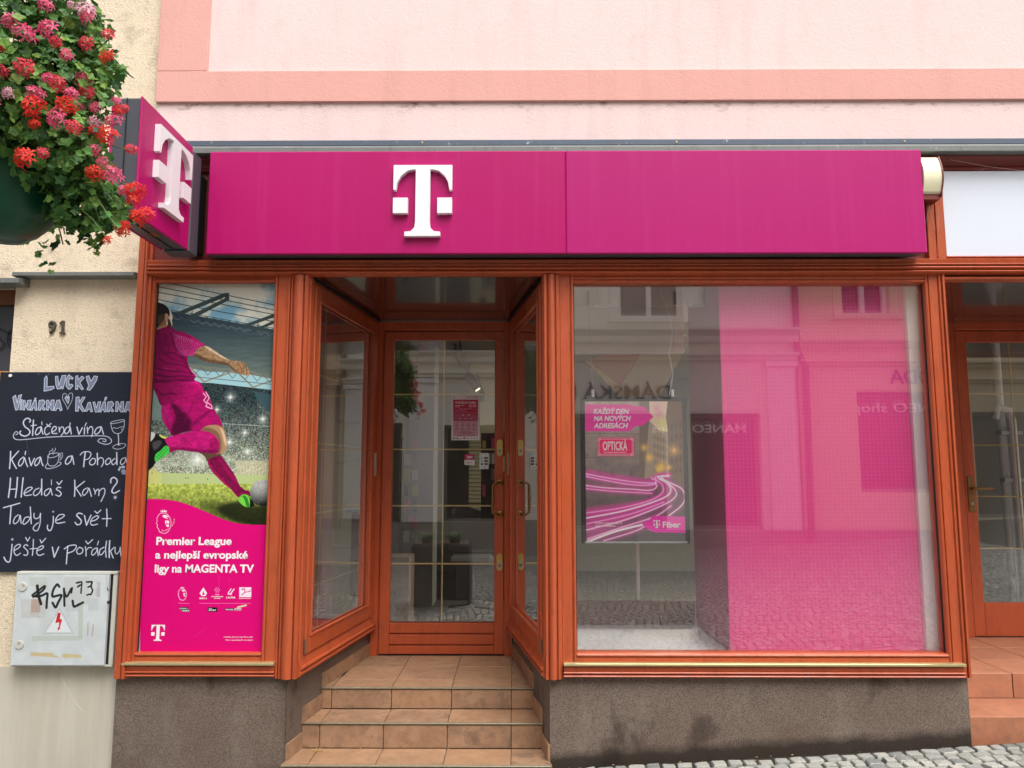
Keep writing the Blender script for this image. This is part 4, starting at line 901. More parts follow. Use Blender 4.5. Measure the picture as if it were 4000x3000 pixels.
MB().box(-3.2, 6.0, .5, 6.3, 3.42, 3.6).build('ceiling_slab', WHITEW, pink)

# ------------------------------------------------------------------ shopfront joinery
front = thing('shopfront', 'orange brown painted wooden shopfront with recessed entrance and two big windows', 'shopfront', (.1, .0, .55))
def fpart(name, mb, mat=PAINT, par=None, sm=False): return mb.build(name, mat, par or front, sm)
def flute(c, w, d): return [(c - w / 2, None), (c - w / 4, d), (c + w / 4, d), (c + w / 2, None)]
def stile(x0, x1, yf, grooves, z0, z1, yb=.1, r=.004):
    """upright with vertical grooves, grooves = list of (centre, width, depth)"""
    pts = [(x0, yf + r), (x0 + r, yf)]
    for c, w, d in grooves:
        pts += [(c - w / 2, yf), (c - w / 2 + min(w / 4, .002), yf + d), (c + w / 2 - min(w / 4, .002), yf + d), (c + w / 2, yf)]
    pts += [(x1 - r, yf), (x1, yf + r)]
    m = MB(); m.vprof(x0, x1, yb, pts, z0, z1); return m
ZB, ZT = .551, 2.703
# outer left post: flat board, then moulded strip
m = MB(); m.vprof(-2.103, -2.029, .12, [(-2.103, -.026), (-2.101, -.03), (-2.070, -.03), (-2.068, -.022), (-2.064, -.022), (-2.062, -.034), (-2.052, -.040), (-2.047, -.034), (-2.046, -.018), (-2.030, -.016)], ZB, 2.99)
fpart('left_post', m)
def pilaster(name, x0, x1):
    w = x1 - x0; p = lambda t: x0 + w * t
    pts = [(p(0), -.008), (p(.03), -.018), (p(.10), -.018), (p(.12), -.006), (p(.16), -.006), (p(.18), -.024), (p(.24), -.028), (p(.27), -.014), (p(.31), -.014)]
    pts += [(p(.34 + .40 * i / 7), -.030 - .014 * math.sin(math.pi * i / 7)) for i in range(8)]
    pts += [(p(.77), -.014), (p(.80), -.014), (p(.83), -.030), (p(.97), -.032), (p(1), -.022)]
    m = MB(); m.vprof(x0, x1, .11, pts, ZB, ZT); return fpart(name, m)
pilaster('pilaster', -1.268, -1.150)
m = MB(); w = .087
pts = [(.145, -.022), (.148, -.032), (.160, -.032), (.163, -.014), (.167, -.014)] + [(.170 + .034 * i / 7, -.030 - .012 * math.sin(math.pi * i / 7)) for i in range(8)] + [(.207, -.014), (.211, -.014), (.214, -.026), (.224, -.026), (.227, -.010), (.234, -.008)]
m.vprof(.145, .234, .11, pts, ZB, ZT); fpart('pilaster', m)
# right hand end post
m = MB(); m.vprof(2.320, 2.352, .11, [(2.320, -.004), (2.323, -.012), (2.334, -.012), (2.335, .0), (2.338, .0), (2.339, -.022), (2.350, -.022), (2.352, -.014)], .56, ZT); fpart('right_post', m)
# cornice rail over everything
rail = [(ZT, -.012), (ZT + .003, -.02)] + [(t, y) for t, y in bead(ZT + .013, .017, .016, -.024)] + [(ZT + .024, -.026)] + [(t, y) for t, y in bead(ZT + .034, .016, .014, -.030)] + [(ZT + .045, -.03)] + [(t, y) for t, y in bead(ZT + .053, .012, .010, -.034)] + [(ZT + .061, -.036), (ZT + .080, -.040), (ZT + .084, -.036)]
m = MB(); m.hprof(-2.045, 6.0, .11, rail, ZT, ZT + .085); fpart('cornice_rail', m)
def window_frame(name, x0, x1, gx0, gx1, gz0, gz1, z0, z1, label=None):
    """sash with a proud glazing bead; returns the sash object"""
    root = thing_part(name, front)
    L = []
    for (a, b, side) in ((x0, gx0, 0), (gx1, x1, 1)):
        m = MB(); bw = .017
        pts = [(a, .0), (a + .002, -.003), (b - .002, -.003), (b, .0)]
        if side == 0: pts = [(a, -.001), (a + .003, -.004), (b - bw - .006, -.004), (b - bw - .004, .004), (b - bw, .004)] + bead(b - bw / 2, bw, .012, .004) + [(b, .02)]
        else: pts = [(a, .02)] + bead(a + bw / 2, bw, .012, .004) + [(a + bw, .004), (a + bw + .004, .004), (a + bw + .006, -.004), (b - .003, -.004), (b, -.001)]
        m.vprof(a, b, .09, pts, z0, z1); m.build('stile', PAINT, root)
    for (a, b, side) in ((z0, gz0, 0), (gz1, z1, 1)):
        m = MB(); bw = .017
        if side == 0: pts = [(a, -.0005), (b - bw - .006, -.0035), (b - bw - .004, .004), (b - bw, .004)] + bead(b - bw / 2, bw, .012, .0045) + [(b, .02)]
        else: pts = [(a, .02)] + bead(a + bw / 2, bw, .012, .0045) + [(a + bw, .004), (a + bw + .004, .004), (a + bw + .006, -.0035), (b, -.0005)]
        m.hprof(gx0 - .0, gx1 + .0, .0895, pts, a, b); m.build('rail', PAINT, root)
    return root
def thing_part(name, parent):
    o = bpy.data.objects.new(name, None); COL.objects.link(o); o.parent = parent; ORG[o] = ORG[parent].copy(); return o
w1 = window_frame('window', -2.029, -1.266, -2.012, -1.346, .677, 2.668, .613, ZT)
MB().box(-2.012, -1.346, .036, .042, .677, 2.668).build('pane', DARK, w1)
w2 = window_frame('window', .234, 2.320, .311, 2.249, .677, 2.660, .613, ZT)
m = MB(); m.quad((.311, .038, .677), (2.249, .038, .677), (2.249, .038, 2.660), (.311, .038, 2.660)); m.build('pane', GLASS, w2)
m = MB(); m.add([(.311, .060, .677), (2.249, .060, .677), (2.249, .054, 2.660), (.311, .054, 2.660)], [(0, 1, 2, 3)]); m.build('inner_pane', GLASS2, w2)
# dark rubber strips round the panes
for x0 in (-2.012, .311, 2.245):
    m = MB(); m.box(x0, x0 + .005, .024, .036, .677, 2.66); fpart('glazing_gasket', m, DARK)
# sill strips and base mouldings
for x0, x1, a, b in ((-2.062, -1.268, .620, .634), (.240, 2.318, .620, .634)):
    m = MB(); m.hprof(x0, x1, .03, [(a, -.03), (a + .002, -.040), (b - .003, -.040), (b, -.032)], a, b); m.build('sill_strip', SILL, front)
    m = MB(); bp = [(.557, -.012)] + bead(.566, .013, .012, -.016) + [(.576, -.018)] + bead(.584, .012, .010, -.020) + [(.594, -.022), (.612, -.024), (.6195, -.016)]
    m.hprof(x0 - (.0 if x0 > 0 else 0), x1, .08, bp, .553, .6195); fpart('base_moulding', m)
# maroon backing boards above the rail and the orange post at the end of the sign
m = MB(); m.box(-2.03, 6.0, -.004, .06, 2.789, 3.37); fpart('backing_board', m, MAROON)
m = MB(); m.vprof(2.268, 2.365, .0, [(2.268, -.030), (2.270, -.034), (2.310, -.034), (2.312, -.026), (2.316, -.026), (2.318, -.036), (2.362, -.036), (2.365, -.032)], 2.789, 3.30); fpart('sign_post', m)
cor = [(3.296, -.02)] + bead(3.306, .016, .012, -.022) + [(3.318, -.024)] + [(3.322 + .035 * i / 5, -.030 - .035 * (i / 5) ** 2) for i in range(6)] + [(3.364, -.070)]
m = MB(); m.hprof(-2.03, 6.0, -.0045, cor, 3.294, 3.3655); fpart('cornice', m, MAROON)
# blank white panel of the neighbouring shop
m = MB(); m.box(2.372, 5.9, -.022, -.005, 2.806, 3.292); o = m.build('blank_panel', WPANEL, front)
m = MB(); m.hprof(2.366, 5.9, -.0045, [(2.789, -.026)] + bead(2.797, .012, .01, -.028), 2.789, 2.8055); fpart('panel_moulding', m)

# ---- splayed side windows of the entrance
def splay(xa, xb, sgn, nm):
    A = Vector((xa, 0)); B = Vector((xb, 1.25)); d = (B - A).normalized(); Ln = (B - A).length
    nrm = Vector((d.y, -d.x)) * sgn                     # towards the middle of the entrance
    def xf(s_, n_, z): q = A + d * s_ + nrm * n_; return (q.x, q.y, z)
    root = thing_part(nm, front)
    def stl(a, b, z0, z1, n0=-.05, n1=.012, name='stile', mat=PAINT):
        m = MB(xf); m.box(a, b, n0, n1, z0, z1, .004); return m.build(name, mat, root)
    stl(.0, .052, ZB, ZT, -.06, .006, 'corner_post')
    z0, z1, gz0, gz1, s0, s1, g0, g1 = .655, 2.672, .738, 2.592, .062, Ln - .075, .118, Ln - .155
    stl(s0, g0, z0, z1); stl(g1, s1, z0, z1); stl(g0, g1, z0, gz0, name='rail'); stl(g0, g1, gz1, z1, name='rail')
    m = MB(xf); m.box(.052, s0, -.06, -.006, z0, ZT); m.box(s1, Ln, -.06, -.002, .552, ZT); m.box(s0, s1, -.06, -.002, z1, ZT); m.build('casing', PAINT, root)
    # beads round the glass
    m = MB(xf); bw = .012
    m.box(g0 - .001, g0 + bw, .0, .018, gz0, gz1, .003); m.box(g1 - bw, g1 + .001, .0, .018, gz0, gz1, .003); m.box(g0 + bw, g1 - bw, .0, .0175, gz0 - .001, gz0 + bw, .003); m.box(g0 + bw, g1 - bw, .0, .0175, gz1 - bw, gz1 + .001, .003)
    m.build('glazing_bead', PAINT, root)
    m = MB(xf); m.quad((g0, -.010, gz0), (g1, -.010, gz0), (g1, -.010, gz1), (g0, -.010, gz1)); m.build('pane', GLASS, root)
    m = MB(xf); m.quad((g0, -.027, gz0), (g1, -.027, gz0), (g1, -.027, gz1), (g0, -.027, gz1)); m.build('inner_pane', GLASS2, root)
    for z in (2.177, 1.786, 1.392, .994):
        m = MB(xf); m.box(g0, g1, -.021, -.016, z - .0035, z + .0035); m.build('glazing_bar', GOLD, root)
    m = MB(xf); m.box(g0 + .17, g0 + .176, -.021, -.016, gz0, gz1); m.build('glazing_bar', GOLD, root)
    m = MB(xf); m.box(g0 + .002, g0 + .03, -.062, -.03, gz0, gz1); m.box(g1 - .03, g1 - .002, -.062, -.03, gz0, gz1); m.build('white_inner_frame', WHITEPL, root)
    # moulded base
    m = MB(lambda x, y, z: xf(x, -y, z))
    bp = [(.553, -.004), (.556, -.012)] + bead(.572, .016, .012, -.012) + [(.584, -.012)] + bead(.598, .020, .014, -.012) + [(.612, -.012), (.640, -.004), (.652, .0)]
    m.hprof(.0, Ln - .03, .05, bp, .552, .6535); m.build('base_moulding', PAINT, root)
    # hinge at the foot and flat metal keeper at the back
    m = MB(xf); m.tube([(.056, .012, .66), (.056, .012, .735)], .007, 8); m.build('hinge', plain('worn_hinge', (110, 80, 60), .6, .4, 60), root)
    m = MB(xf); m.box(s1 - .035, s1 - .012, .012, .026, 1.60, 1.76, .004); m.box(s1 - .045, s1 - .005, .012, .019, 1.66, 1.72, .003); m.build('window_catch', plain('silver_catch', (200, 190, 165), .35, .1, 20, metal=.7), root)
    return root
splay(-1.150, -.985, 1, 'side_window'); splay(.146, -.060, -1, 'side_window')

# ---- entrance door
DY = 1.25
m = MB(); m.vprof(-1.008, -.955, 1.33, [(-1.008, DY - .012), (-.962, DY - .012), (-.958, DY - .004), (-.955, DY - .002)], .372, 2.703); fpart('door_jamb', m)
m = MB(); m.vprof(-.093, -.045, 1.33, [(-.093, DY - .002), (-.090, DY - .004), (-.086, DY - .012), (-.045, DY - .012)], .372, 2.703); fpart('door_jamb', m)
m = MB(); m.hprof(-.955, -.093, 1.33, [(2.634, DY - .002), (2.64, DY - .011), (2.69, DY - .011), (2.695, DY - .02)], 2.630, 2.703); fpart('door_head', m)
door = thing('entrance_door', 'glazed reddish brown entrance door with brass bars and pull handle above the steps', 'door', (-.52, DY, .385))
m = MB(); m.box(-.951, -.880, DY, DY + .05, .392, 2.626, .003); m.build('stile', PAINT, door)
m = MB(); m.box(-.160, -.097, DY, DY + .05, .392, 2.626, .003); m.build('stile', PAINT, door)
m = MB(); m.box(-.880, -.160, DY + .001, DY + .05, 2.566, 2.626, .003); m.build('top_rail', PAINT, door)
for a, b in ((.392, .448), (.456, .522), (.530, .599)):
    m = MB(); m.box(-.880, -.160, DY + .001, DY + .05, a, b, .004); m.build('kick_board', PAINT, door)
m = MB(); m.box(-.880, -.160, DY + .02, DY + .045, .392, .53); m.build('kick_core', PAINT, door)
m = MB(); m.quad((-.880, DY + .02, .599), (-.160, DY + .02, .599), (-.160, DY + .02, 2.566), (-.880, DY + .02, 2.566)); m.build('pane', GLASS, door)
m = MB(); m.quad((-.880, DY + .04, .599), (-.160, DY + .04, .599), (-.160, DY + .0405, 2.566), (-.880, DY + .0405, 2.566)); m.build('inner_pane', GLASS2, door)
for z in (2.177, 1.786, 1.392, .994):
    m = MB(); m.box(-.880, -.160, DY + .026, DY + .032, z - .0055, z + .0055, .002); m.build('glazing_bar', GOLD, door)
m = MB(); m.box(-.528, -.518, DY + .025, DY + .033, .599, 2.566, .002); m.build('glazing_bar', GOLD, door)
BEADD = plain('dark_bead', (120, 60, 44), .5, .1, 8)
m = MB(); m.box(-.8795, -.160, DY + .004, DY + .017, .5995, .607, .002); m.build('glazing_bead', BEADD, door)
LX = -.124
def oval(z, nm='lock'):
    r = thing_part(nm, door)
    m = MB(); pr = [(LX + .0205 * math.cos(a), z + .038 + .0205 * math.sin(a)) for a in [math.pi * i / 10 for i in range(11)]] + [(LX - .0205 * math.cos(a), z - .038 - .0205 * math.sin(a)) for a in [math.pi * i / 10 for i in range(11)]]
    m.extrude(pr, 'y', DY - .009, DY); m.build('plate', BRASS, r, False)
    pr2 = [(LX + (x - LX) * .8, z - .02 + (q - z) * .55) for x, q in pr]
    m = MB(); m.extrude(pr2, 'y', DY - .013, DY - .009); m.build('cover', plain('worn_lock_cover', (190, 176, 140), .35, .2, 60, metal=.7), r)
    m = MB(); m.lathe([(.0085, DY - .018), (.0105, DY - .016), (.0105, DY - .013)], (LX, 0, z - .02), 'y', 16); m.build('cylinder', plain('steel_lock_cylinder', (150, 150, 150), .3, .1, 50, metal=.9), r)
    m = MB(); m.box(LX - .0015, LX + .0015, DY - .0195, DY - .018, z - .028, z - .014); m.build('keyhole', DARK, r)
oval(1.795); oval(1.008)
hd = thing_part('pull_handle', door); HB = plain('bronze_pull_handle', (150, 116, 66), .32, .25, 50, metal=.85)
for z in (1.553, 1.335):
    m = MB(); m.lathe([(.027, DY), (.027, DY - .006), (.020, DY - .011), (.008, DY - .012)], (LX + .0, 0, z), 'y', 20); m.build('rosette', HB, hd, True)
zz = [(1.553, 0), (1.335, 0)]
m = MB(); m.tube([(LX, DY - .01, 1.553), (LX - .006, DY - .045, 1.556), (LX - .028, DY - .056, 1.552), (LX - .043, DY - .058, 1.54), (LX - .046, DY - .058, 1.525)], .0085, 10); m.tube([(LX, DY - .01, 1.335), (LX - .006, DY - .045, 1.332), (LX - .028, DY - .056, 1.336), (LX - .043, DY - .058, 1.348), (LX - .046, DY - .058, 1.362)], .0085, 10); m.build('bracket', HB, hd, True)
pf = []
for i in range(41):
    t = i / 40; z = 1.528 - t * (1.528 - 1.360); r = .0085 + .006 * (math.sin(math.pi * ((t * 2) % 1)) ** 2) * (.6 + .4 * math.cos(2 * math.pi * ((t * 2) % 1)))
    if abs(t - .5) < .05: r = .0125
    pf.append((r, z))
m = MB(); m.lathe(pf[::-1], (LX - .046, DY - .058, 0), 'z', 14); m.build('grip', HB, hd, True)
m = MB(); m.box(-.1, -.088, DY - .014, DY - .004, 1.63, 1.74, .003); m.build('latch_plate', plain('worn_latch', (190, 168, 130), .45, .3, 60, metal=.5), door)
m = MB(); m.box(-.95, -.098, DY + .0, DY + .04, .381, .389); m.build('threshold_seal', DARK, door)
# dark glossy ceiling over the entrance
k = NT('dark_glossy_soffit'); k.b.inputs['Base Color'].default_value = (*lin((56, 36, 32)), 1); SOF = k.set(lin((56, 36, 32)), .06, spec=1.0, coat=1.0)
m = MB(); m.add([(-1.172, .02, ZT - .001), (.168, .02, ZT - .001), (-.05, 1.3, ZT - .001), (-1.0, 1.3, ZT - .001), (-1.172, .02, ZT + .05), (.168, .02, ZT + .05), (-.05, 1.3, ZT + .05), (-1.0, 1.3, ZT + .05)], [(0, 3, 2, 1), (4, 5, 6, 7), (0, 1, 5, 4), (2, 3, 7, 6), (0, 4, 7, 3), (1, 2, 6, 5)])
fpart('entrance_soffit', m, SOF)
m = MB(); m.box(-1.0, -.05, 1.222, 1.237, ZT - .010, ZT - .001, .002); m.box(-1.0, -.05, 1.20, 1.212, ZT - .006, ZT - .001, .002); fpart('soffit_trim', m, plain('grey_trim', (110, 96, 90), .4))
for a, b in (((-1.145, .03), (-.975, 1.22)), ((.140, .03), (-.068, 1.22))):
    m = MB(); m.tube([(a[0], a[1], ZT - .006), (b[0], b[1], ZT - .006)], .007, 6); fpart('soffit_seal', m, DARK)

# ------------------------------------------------------------------ entrance steps: tiles one by one
def lx(y): return -1.203 + .150 * (y / 1.0)
def LXp(y): return -1.203 + (.195 / 1.3) * y
def RXp(y): return .168 - (.208 / 1.3) * y
steps = thing('entrance_steps', 'brown terracotta tiled steps leading up to the glazed shop door', 'steps', (-.52, .0, .0))
levels = [(-.06, .19, .136), (.19, .447, .267), (.447, 1.255, .384)]
m = MB()
for (a, b, z) in levels:
    m.extrude([(LXp(max(a, 0)) + .002, a + .011), (RXp(max(a, 0)) - .002, a + .011), (RXp(b) - .002, b), (LXp(b) + .002, b)], 'z', -.25 if z < .2 else z - .15, z - .006)
m.build('concrete_core', GROUT, steps)
def clipx(y0, y1, x0, x1, side):            # quadrilateral tile between two x joints clipped by the splayed sides
    f = LXp; g = RXp
    a0 = max(x0, f(y0)); b0 = max(x0, f(y1)); a1 = min(x1, g(y0)); b1 = min(x1, g(y1))
    return [(a0, y0), (a1, y0), (b1, y1), (b0, y1)]
gp = .0022
def tile_poly(poly, z0, z1, parent, mat, jit=0):
    m = MB(); cx = sum(p[0] for p in poly) / 4; cy = sum(p[1] for p in poly) / 4
    up = [(cx + (p[0] - cx) * (1 - .003 / max(.02, abs(p[0] - cx))), cy + (p[1] - cy) * (1 - .003 / max(.02, abs(p[1] - cy)))) for p in poly]
    vs = [(p[0], p[1], z0) for p in poly] + [(p[0], p[1], z1 - .002) for p in poly] + [(p[0], p[1], z1) for p in up]
    fs = [(3, 2, 1, 0)] + [(i, (i + 1) % 4, 4 + (i + 1) % 4, 4 + i) for i in range(4)] + [(4 + i, 4 + (i + 1) % 4, 8 + (i + 1) % 4, 8 + i) for i in range(4)] + [(8, 9, 10, 11)]
    m.add(vs, fs); m.build('tile', mat, parent)
J = [-1.5, -1.075, -.728, -.382, -.035, .5]
for li, (a, b, z) in enumerate(levels):
    rows = [(a + .008, b)] if li < 2 else [(a + .008, .62), (.62, .945), (.945, 1.25)]
    for (ya, yb) in rows:
        for i in range(5):
            q = clipx(ya + gp, yb - gp, J[i] + gp, J[i + 1] - gp, 0)
            if q[1][0] - q[0][0] > .03: tile_poly(q, z - .012, z + rr.uniform(-.0008, .0008), steps, TILE)
    # riser in front
    zb = z - .131 if li else -.02
    if li == 2: zb = .267
    for i in range(5):
        x0 = max(J[i] + gp, LXp(max(a, 0)) + .002); x1 = min(J[i + 1] - gp, RXp(max(a, 0)) - .002)
        if x1 - x0 > .02: m = MB(); m.box(x0, x1, a + .002, a + .0115, zb + .002, z - .010, .0015); m.build('tile', TILE, steps)
    m = MB(); m.hprof(LXp(max(a, 0)) + .002, RXp(max(a, 0)) - .002, a + .010, [(z - .006, a - .0005), (z - .005, a - .004), (z - .001, a - .004), (z + .0015, a - .001), (z + .002, a + .006)], z - .0065, z + .002); m.build('stair_nosing', NOSE, steps)
# skirting tiles along both splayed sides
for (a, b, z) in levels:
    segs = [(max(a, .0), b)] if b < 1 else [(a, .62), (.62, .945), (.945, 1.24)]
    for (ya, yb) in segs:
        for f, sg in ((LXp, 1), (RXp, -1)):
            vs = []
            for (yy, zt) in ((ya + .002, z + .082), (yb - .002, z + .082)):
                for dx in (.0, .011): vs += [(f(yy) + sg * dx, yy, z + .001), (f(yy) + sg * dx, yy, zt)]
            m = MB(); m.add(vs, [(0, 1, 3, 2), (4, 6, 7, 5), (2, 3, 7, 6), (0, 4, 5, 1), (1, 5, 7, 3), (0, 2, 6, 4)]); m.build('skirting_tile', TILE, steps)
# litter on the bottom steps
STRAW = plain('dry_straw', (190, 160, 100), .9, .2, 60)
m = MB()
for i in range(26):
    a = rr.uniform(0, 6.3); L = rr.uniform(.012, .035); x, y = -1.08 + rr.gauss(0, .028), .135 + rr.gauss(0, .014); z = .139 + rr.uniform(0, .012)
    m.tube([(x, y, z), (x + L * math.cos(a), y + L * .5 * math.sin(a), z + rr.uniform(0, .006))], .0011, 4)
tag(m.build('straw_litter', STRAW, None, loc=(-1.08, .135, .137)), 'small tuft of dry straw in the left corner of the bottom step', 'litter', kind='stuff')
m = MB()
DL = plain('dry_leaf_crumb', (176, 140, 92), .9, .3, 40)
for i in range(46):
    if i < 26: x, y = rr.uniform(.2, 2.2), rr.uniform(-.07, -.015); z = zg(x) + .003
    else:
        a, b, z = levels[rr.randrange(3)]; x = rr.uniform(-1.0, .0); y = b - rr.uniform(.005, .03) if rr.random() < .6 else rr.uniform(a + .02, b)
        if b > 1: y = rr.uniform(.5, 1.2)
        z += .002
    s_ = rr.uniform(.003, .010); a = rr.uniform(0, 6.3)
    m.add([(x + s_ * math.cos(a), y + s_ * math.sin(a), z), (x - s_ * .5 * math.sin(a), y + s_ * .4 * math.cos(a), z + .003), (x - s_ * math.cos(a), y - s_ * math.sin(a), z), (x + s_ * .5 * math.sin(a), y - s_ * .4 * math.cos(a), z + .002)], [(0, 1, 2, 3)])
tag(m.build('leaf_litter', DL, None, loc=(.5, -.04, .12)), 'scattered dry leaf crumbs along the plinth foot and on the steps', 'litter', kind='stuff')

# ------------------------------------------------------------------ signs
LH = [(.0, 1.0), (1.0, 1.0), (1.0, .62)]
def logo_t(x, z, w, h, y0, y1, mat, parent, xf=None, name='letter_t'):
    """the slab serif T with its two square dots, x centre, z bottom"""
    def q(px, py): return (x + (px / 229 - .5) * w, z + (1 - py / 277) * h)
    arc = lambda sx: [(sx * (math.cos(a) * 50), 60 + 40 - math.sin(a) * 0) for a in ()]
    out = [(0, 0), (229, 0), (229, 96), (219, 98), (213, 66), (200, 42), (176, 22), (150, 16), (143, 18), (143, 222), (146, 244), (160, 258), (184, 260), (184, 277), (46, 277), (46, 260), (70, 258), (84, 244), (87, 222), (87, 18), (80, 16), (54, 22), (30, 42), (16, 66), (10, 98), (0, 96)]
    m = MB(xf); m.extrude([q(*p) for p in out], 'y', y0, y1); m.build(name, mat, parent)
    for a in (0, 172):
        m = MB(xf); m.extrude([q(a, 128), q(a + 57, 128), q(a + 57, 188), q(a, 188)], 'y', y0, y1); m.build('logo_square', mat, parent)
sign = thing('fascia_sign', 'long magenta sign box with white letter T above the shopfront', 'sign', (.26, -.08, 2.785))
SX0, SX1, SZ0, SZ1, SY = -1.686, 2.203, 2.787, 3.368, -.142
m = MB(); m.box(SX0, .2640, SY, SY + .018, SZ0, SZ1, .006); m.build('face_panel', MAG, sign)
m = MB(); m.box(.2646, SX1, SY, SY + .018, SZ0, SZ1, .006); m.build('face_panel', MAGL, sign)
m = MB(); m.box(SX0 + .004, SX1 - .004, SY + .018, -.048, SZ0 + .006, SZ1 - .006, .003); m.build('casing', SIGNGREY, sign)
m = MB(); m.box(SX0 + .05, SX1 - .03, -.0479, -.034, SZ0 + .03, SZ1 - .05); m.build('mounting_rail', DARK, sign)
logo_t(-.511, 2.878, .318, .397, SY - .030, SY, WHITEPL, sign)
# projecting sign
ps = thing('projecting_sign', 'magenta box sign with white letter T sticking out beside the geraniums', 'sign', (-1.79, -.07, 2.78))
PX0, PX1, PY0, PY1, PZ0, PZ1 = -1.865, -1.722, -.826, -.272, 2.770, 3.338
m = MB(); m.box(PX0 + .004, PX1 - .004, PY0 + .006, PY1, PZ0 + .006, PZ1 - .006, .008); m.build('casing', SIGNGREY, ps)
for a, b in ((PX0, PX0 + .012), (PX1 - .012, PX1)):
    m = MB(); m.box(a, b, PY0, PY1 + .002, PZ0, PZ1, .006); m.build('face_panel', MAG, ps)
m = MB(); m.box(-1.796, -1.792, PY0 + .001, PY0 + .0065, PZ0 + .01, PZ1 - .01); m.box(-1.796, -1.792, PY0 + .01, PY1, PZ0 + .001, PZ0 + .0065); m.build('casing_seam', DARK, ps)
m = MB(); m.box(PX0 + .01, PX1 + .004, PY1 + .003, -.165, PZ0 - .006, PZ1 - .02, .006); m.build('mounting_box', SIGNGREY, ps); m = MB(); m.box(PX0 + .03, PX1 - .03, -.164, -.006, PZ0 + .05, PZ1 - .08); m.build('bracket', DARK, ps)
xf = lambda a, b, c: (PX1 - b, a, c)
logo_t(-.512, 2.878, .365, .385, -.028, 0.0, WHITEPL, ps, xf)
m = MB()
for i in range(5): m.box(-1.80, -1.765, -.55 + i * .012, -.543 + i * .012, PZ0 + .004, PZ0 + .0062)
m.build('vent_slot', BRASS, ps)
# cream awning cassette end
aw = thing('awning_cassette', 'cream rounded metal cassette at the right end of the magenta sign', 'awning box', (2.25, -.06, 3.08))
pr = [(-.037, 3.125), (-.118, 3.125), (-.127, 3.135)] + [(-.128 - .022 * math.sin(math.pi * i / 8), 3.135 + .175 * i / 8) for i in range(9)] + [(-.118, 3.33), (-.09, 3.345), (-.037, 3.345)]
m = MB(); m.extrude(pr, 'x', 2.206, 2.303); m.build('cover', CREAM, aw, True)
m = MB(); m.extrude([(-.037, 3.108), (-.122, 3.108), (-.132, 3.12)] + [(-.133 - .022 * math.sin(math.pi * i / 8), 3.135 + .175 * i / 8) for i in range(9)] + [(-.122, 3.335), (-.09, 3.35), (-.037, 3.35)], 'x', 2.303, 2.310); m.build('end_cap', MAROON, aw)
m = MB(); m.extrude([(-.037, 3.095), (-.115, 3.095), (-.115, 3.124), (-.037, 3.124)], 'x', 2.206, 2.303); m.build('underside', MAROON, aw)
# ------------------------------------------------------------------ beige building on the left
be = thing('beige_building', 'beige roughcast building with grey plinth left of the shopfront', 'building', (-2.8, .3, 0))
MB().box(-9.0, -2.073, .062, .5, 2.66, 9.0).build('upper_wall', BEIGE, be)
MB().box(-2.822, -2.08, .045, .5, .594, 2.705).build('pier', BEIGE, be)
m = MB(); m.box(-9.0, -2.08, .040, .5, -.5, .5935); m.build('plinth', GREYPL, be)
m = MB(); m.box(-9.0, -3.9, .045, .5, .594, 2.66); m.build('far_wall', BEIGE, be)
m = MB(); m.hprof(-2.80, -2.125, .07, [(2.700, -.01), (2.703, -.03), (2.722, -.03), (2.728, -.005)], 2.698, 2.732); m.build('ledge_flashing', FLASH, be)
m = MB(); m.hprof(-9.0, -2.745, .07, [(2.655, -.03), (2.658, -.05), (2.684, -.05), (2.692, -.02)], 2.652, 2.696); m.build('lintel_flashing', FLASH, be)
CRK = plain('pale_scratch', (226, 222, 210), .8)
pts = [P(a * .4824, 2200 + b * .4824, .038) for a, b in ((440, 838), (470, 868), (495, 905), (510, 950), (545, 1020), (580, 1085), (630, 1155), (670, 1200))]
m = MB(); m.tube([(x, .0395, z) for x, z in pts], .0012, 4); m.build('scratch', CRK, be)
# its shop window, just in view
sw = thing_part('shop_window', be)
OW = plain('ochre_wood', (206, 140, 74), .5, .12, 12); BW = plain('brown_wood', (122, 70, 44), .55, .2, 14)
for a, b, mat, nm, y in ((2.575, 2.652, BW, 'head_board', .12), (2.095, 2.185, OW, 'transom', .10), (2.02, 2.093, BW, 'board', .13), (1.925, 2.018, BW, 'board', .13)):
    m = MB(); m.box(-3.9, -2.823, y, y + .05, a, b, .004); m.build(nm, mat, sw)
m = MB(); m.box(-3.9, -2.823, .16, .17, 2.187, 2.574); m.build('dark_panel', plain('slate_grey_panel', (66, 68, 76), .35, .1, 4), sw)
m = MB(); m.quad((-3.9, .16, .8), (-2.823, .16, .8), (-2.823, .16, 1.924), (-3.9, .16, 1.924)); m.build('pane', GLASS, sw)
m = MB(); m.box(-3.9, -2.823, .44, .46, .59, 2.65); m.build('back_panel', plain('greyish_back', (150, 156, 170), .7, .2, 3), sw)
m = MB(); m.box(-3.9, -2.823, .12, .17, .594, .8, .004); m.build('bottom_rail', BW, sw)
m = MB()
sc_ = [(-2.89 + .05 * t * math.cos(5.5 * t), .15, 2.40 + .09 * t * math.sin(5.5 * t)) for t in [i / 20 for i in range(21)]]
m.tube(sc_, .004, 6); m.tube([(-3.02, .15, 2.46), (-2.93, .15, 2.42), (-2.86, .15, 2.32), (-2.835, .15, 2.26)], .004, 6); m.tube([(-2.83, .15, 2.42), (-2.865, .15, 2.38), (-2.86, .15, 2.31), (-2.83, .15, 2.28)], .004, 6)
m.tube([(-3.05, .15, 2.38), (-2.98, .15, 2.40), (-2.93, .15, 2.35), (-2.96, .15, 2.31)], .004, 6); m.build('iron_scroll', DARK, sw, True)
DKM = plain('dark_machine', (30, 32, 38), .4); SM = plain('steel_shelf', (160, 168, 184), .35, .1, 5, metal=.5)
for z in (1.60, 1.30): m = MB(); m.box(-3.3, -2.84, .2, .4, z, z + .03); m.build('shelf', SM, sw)
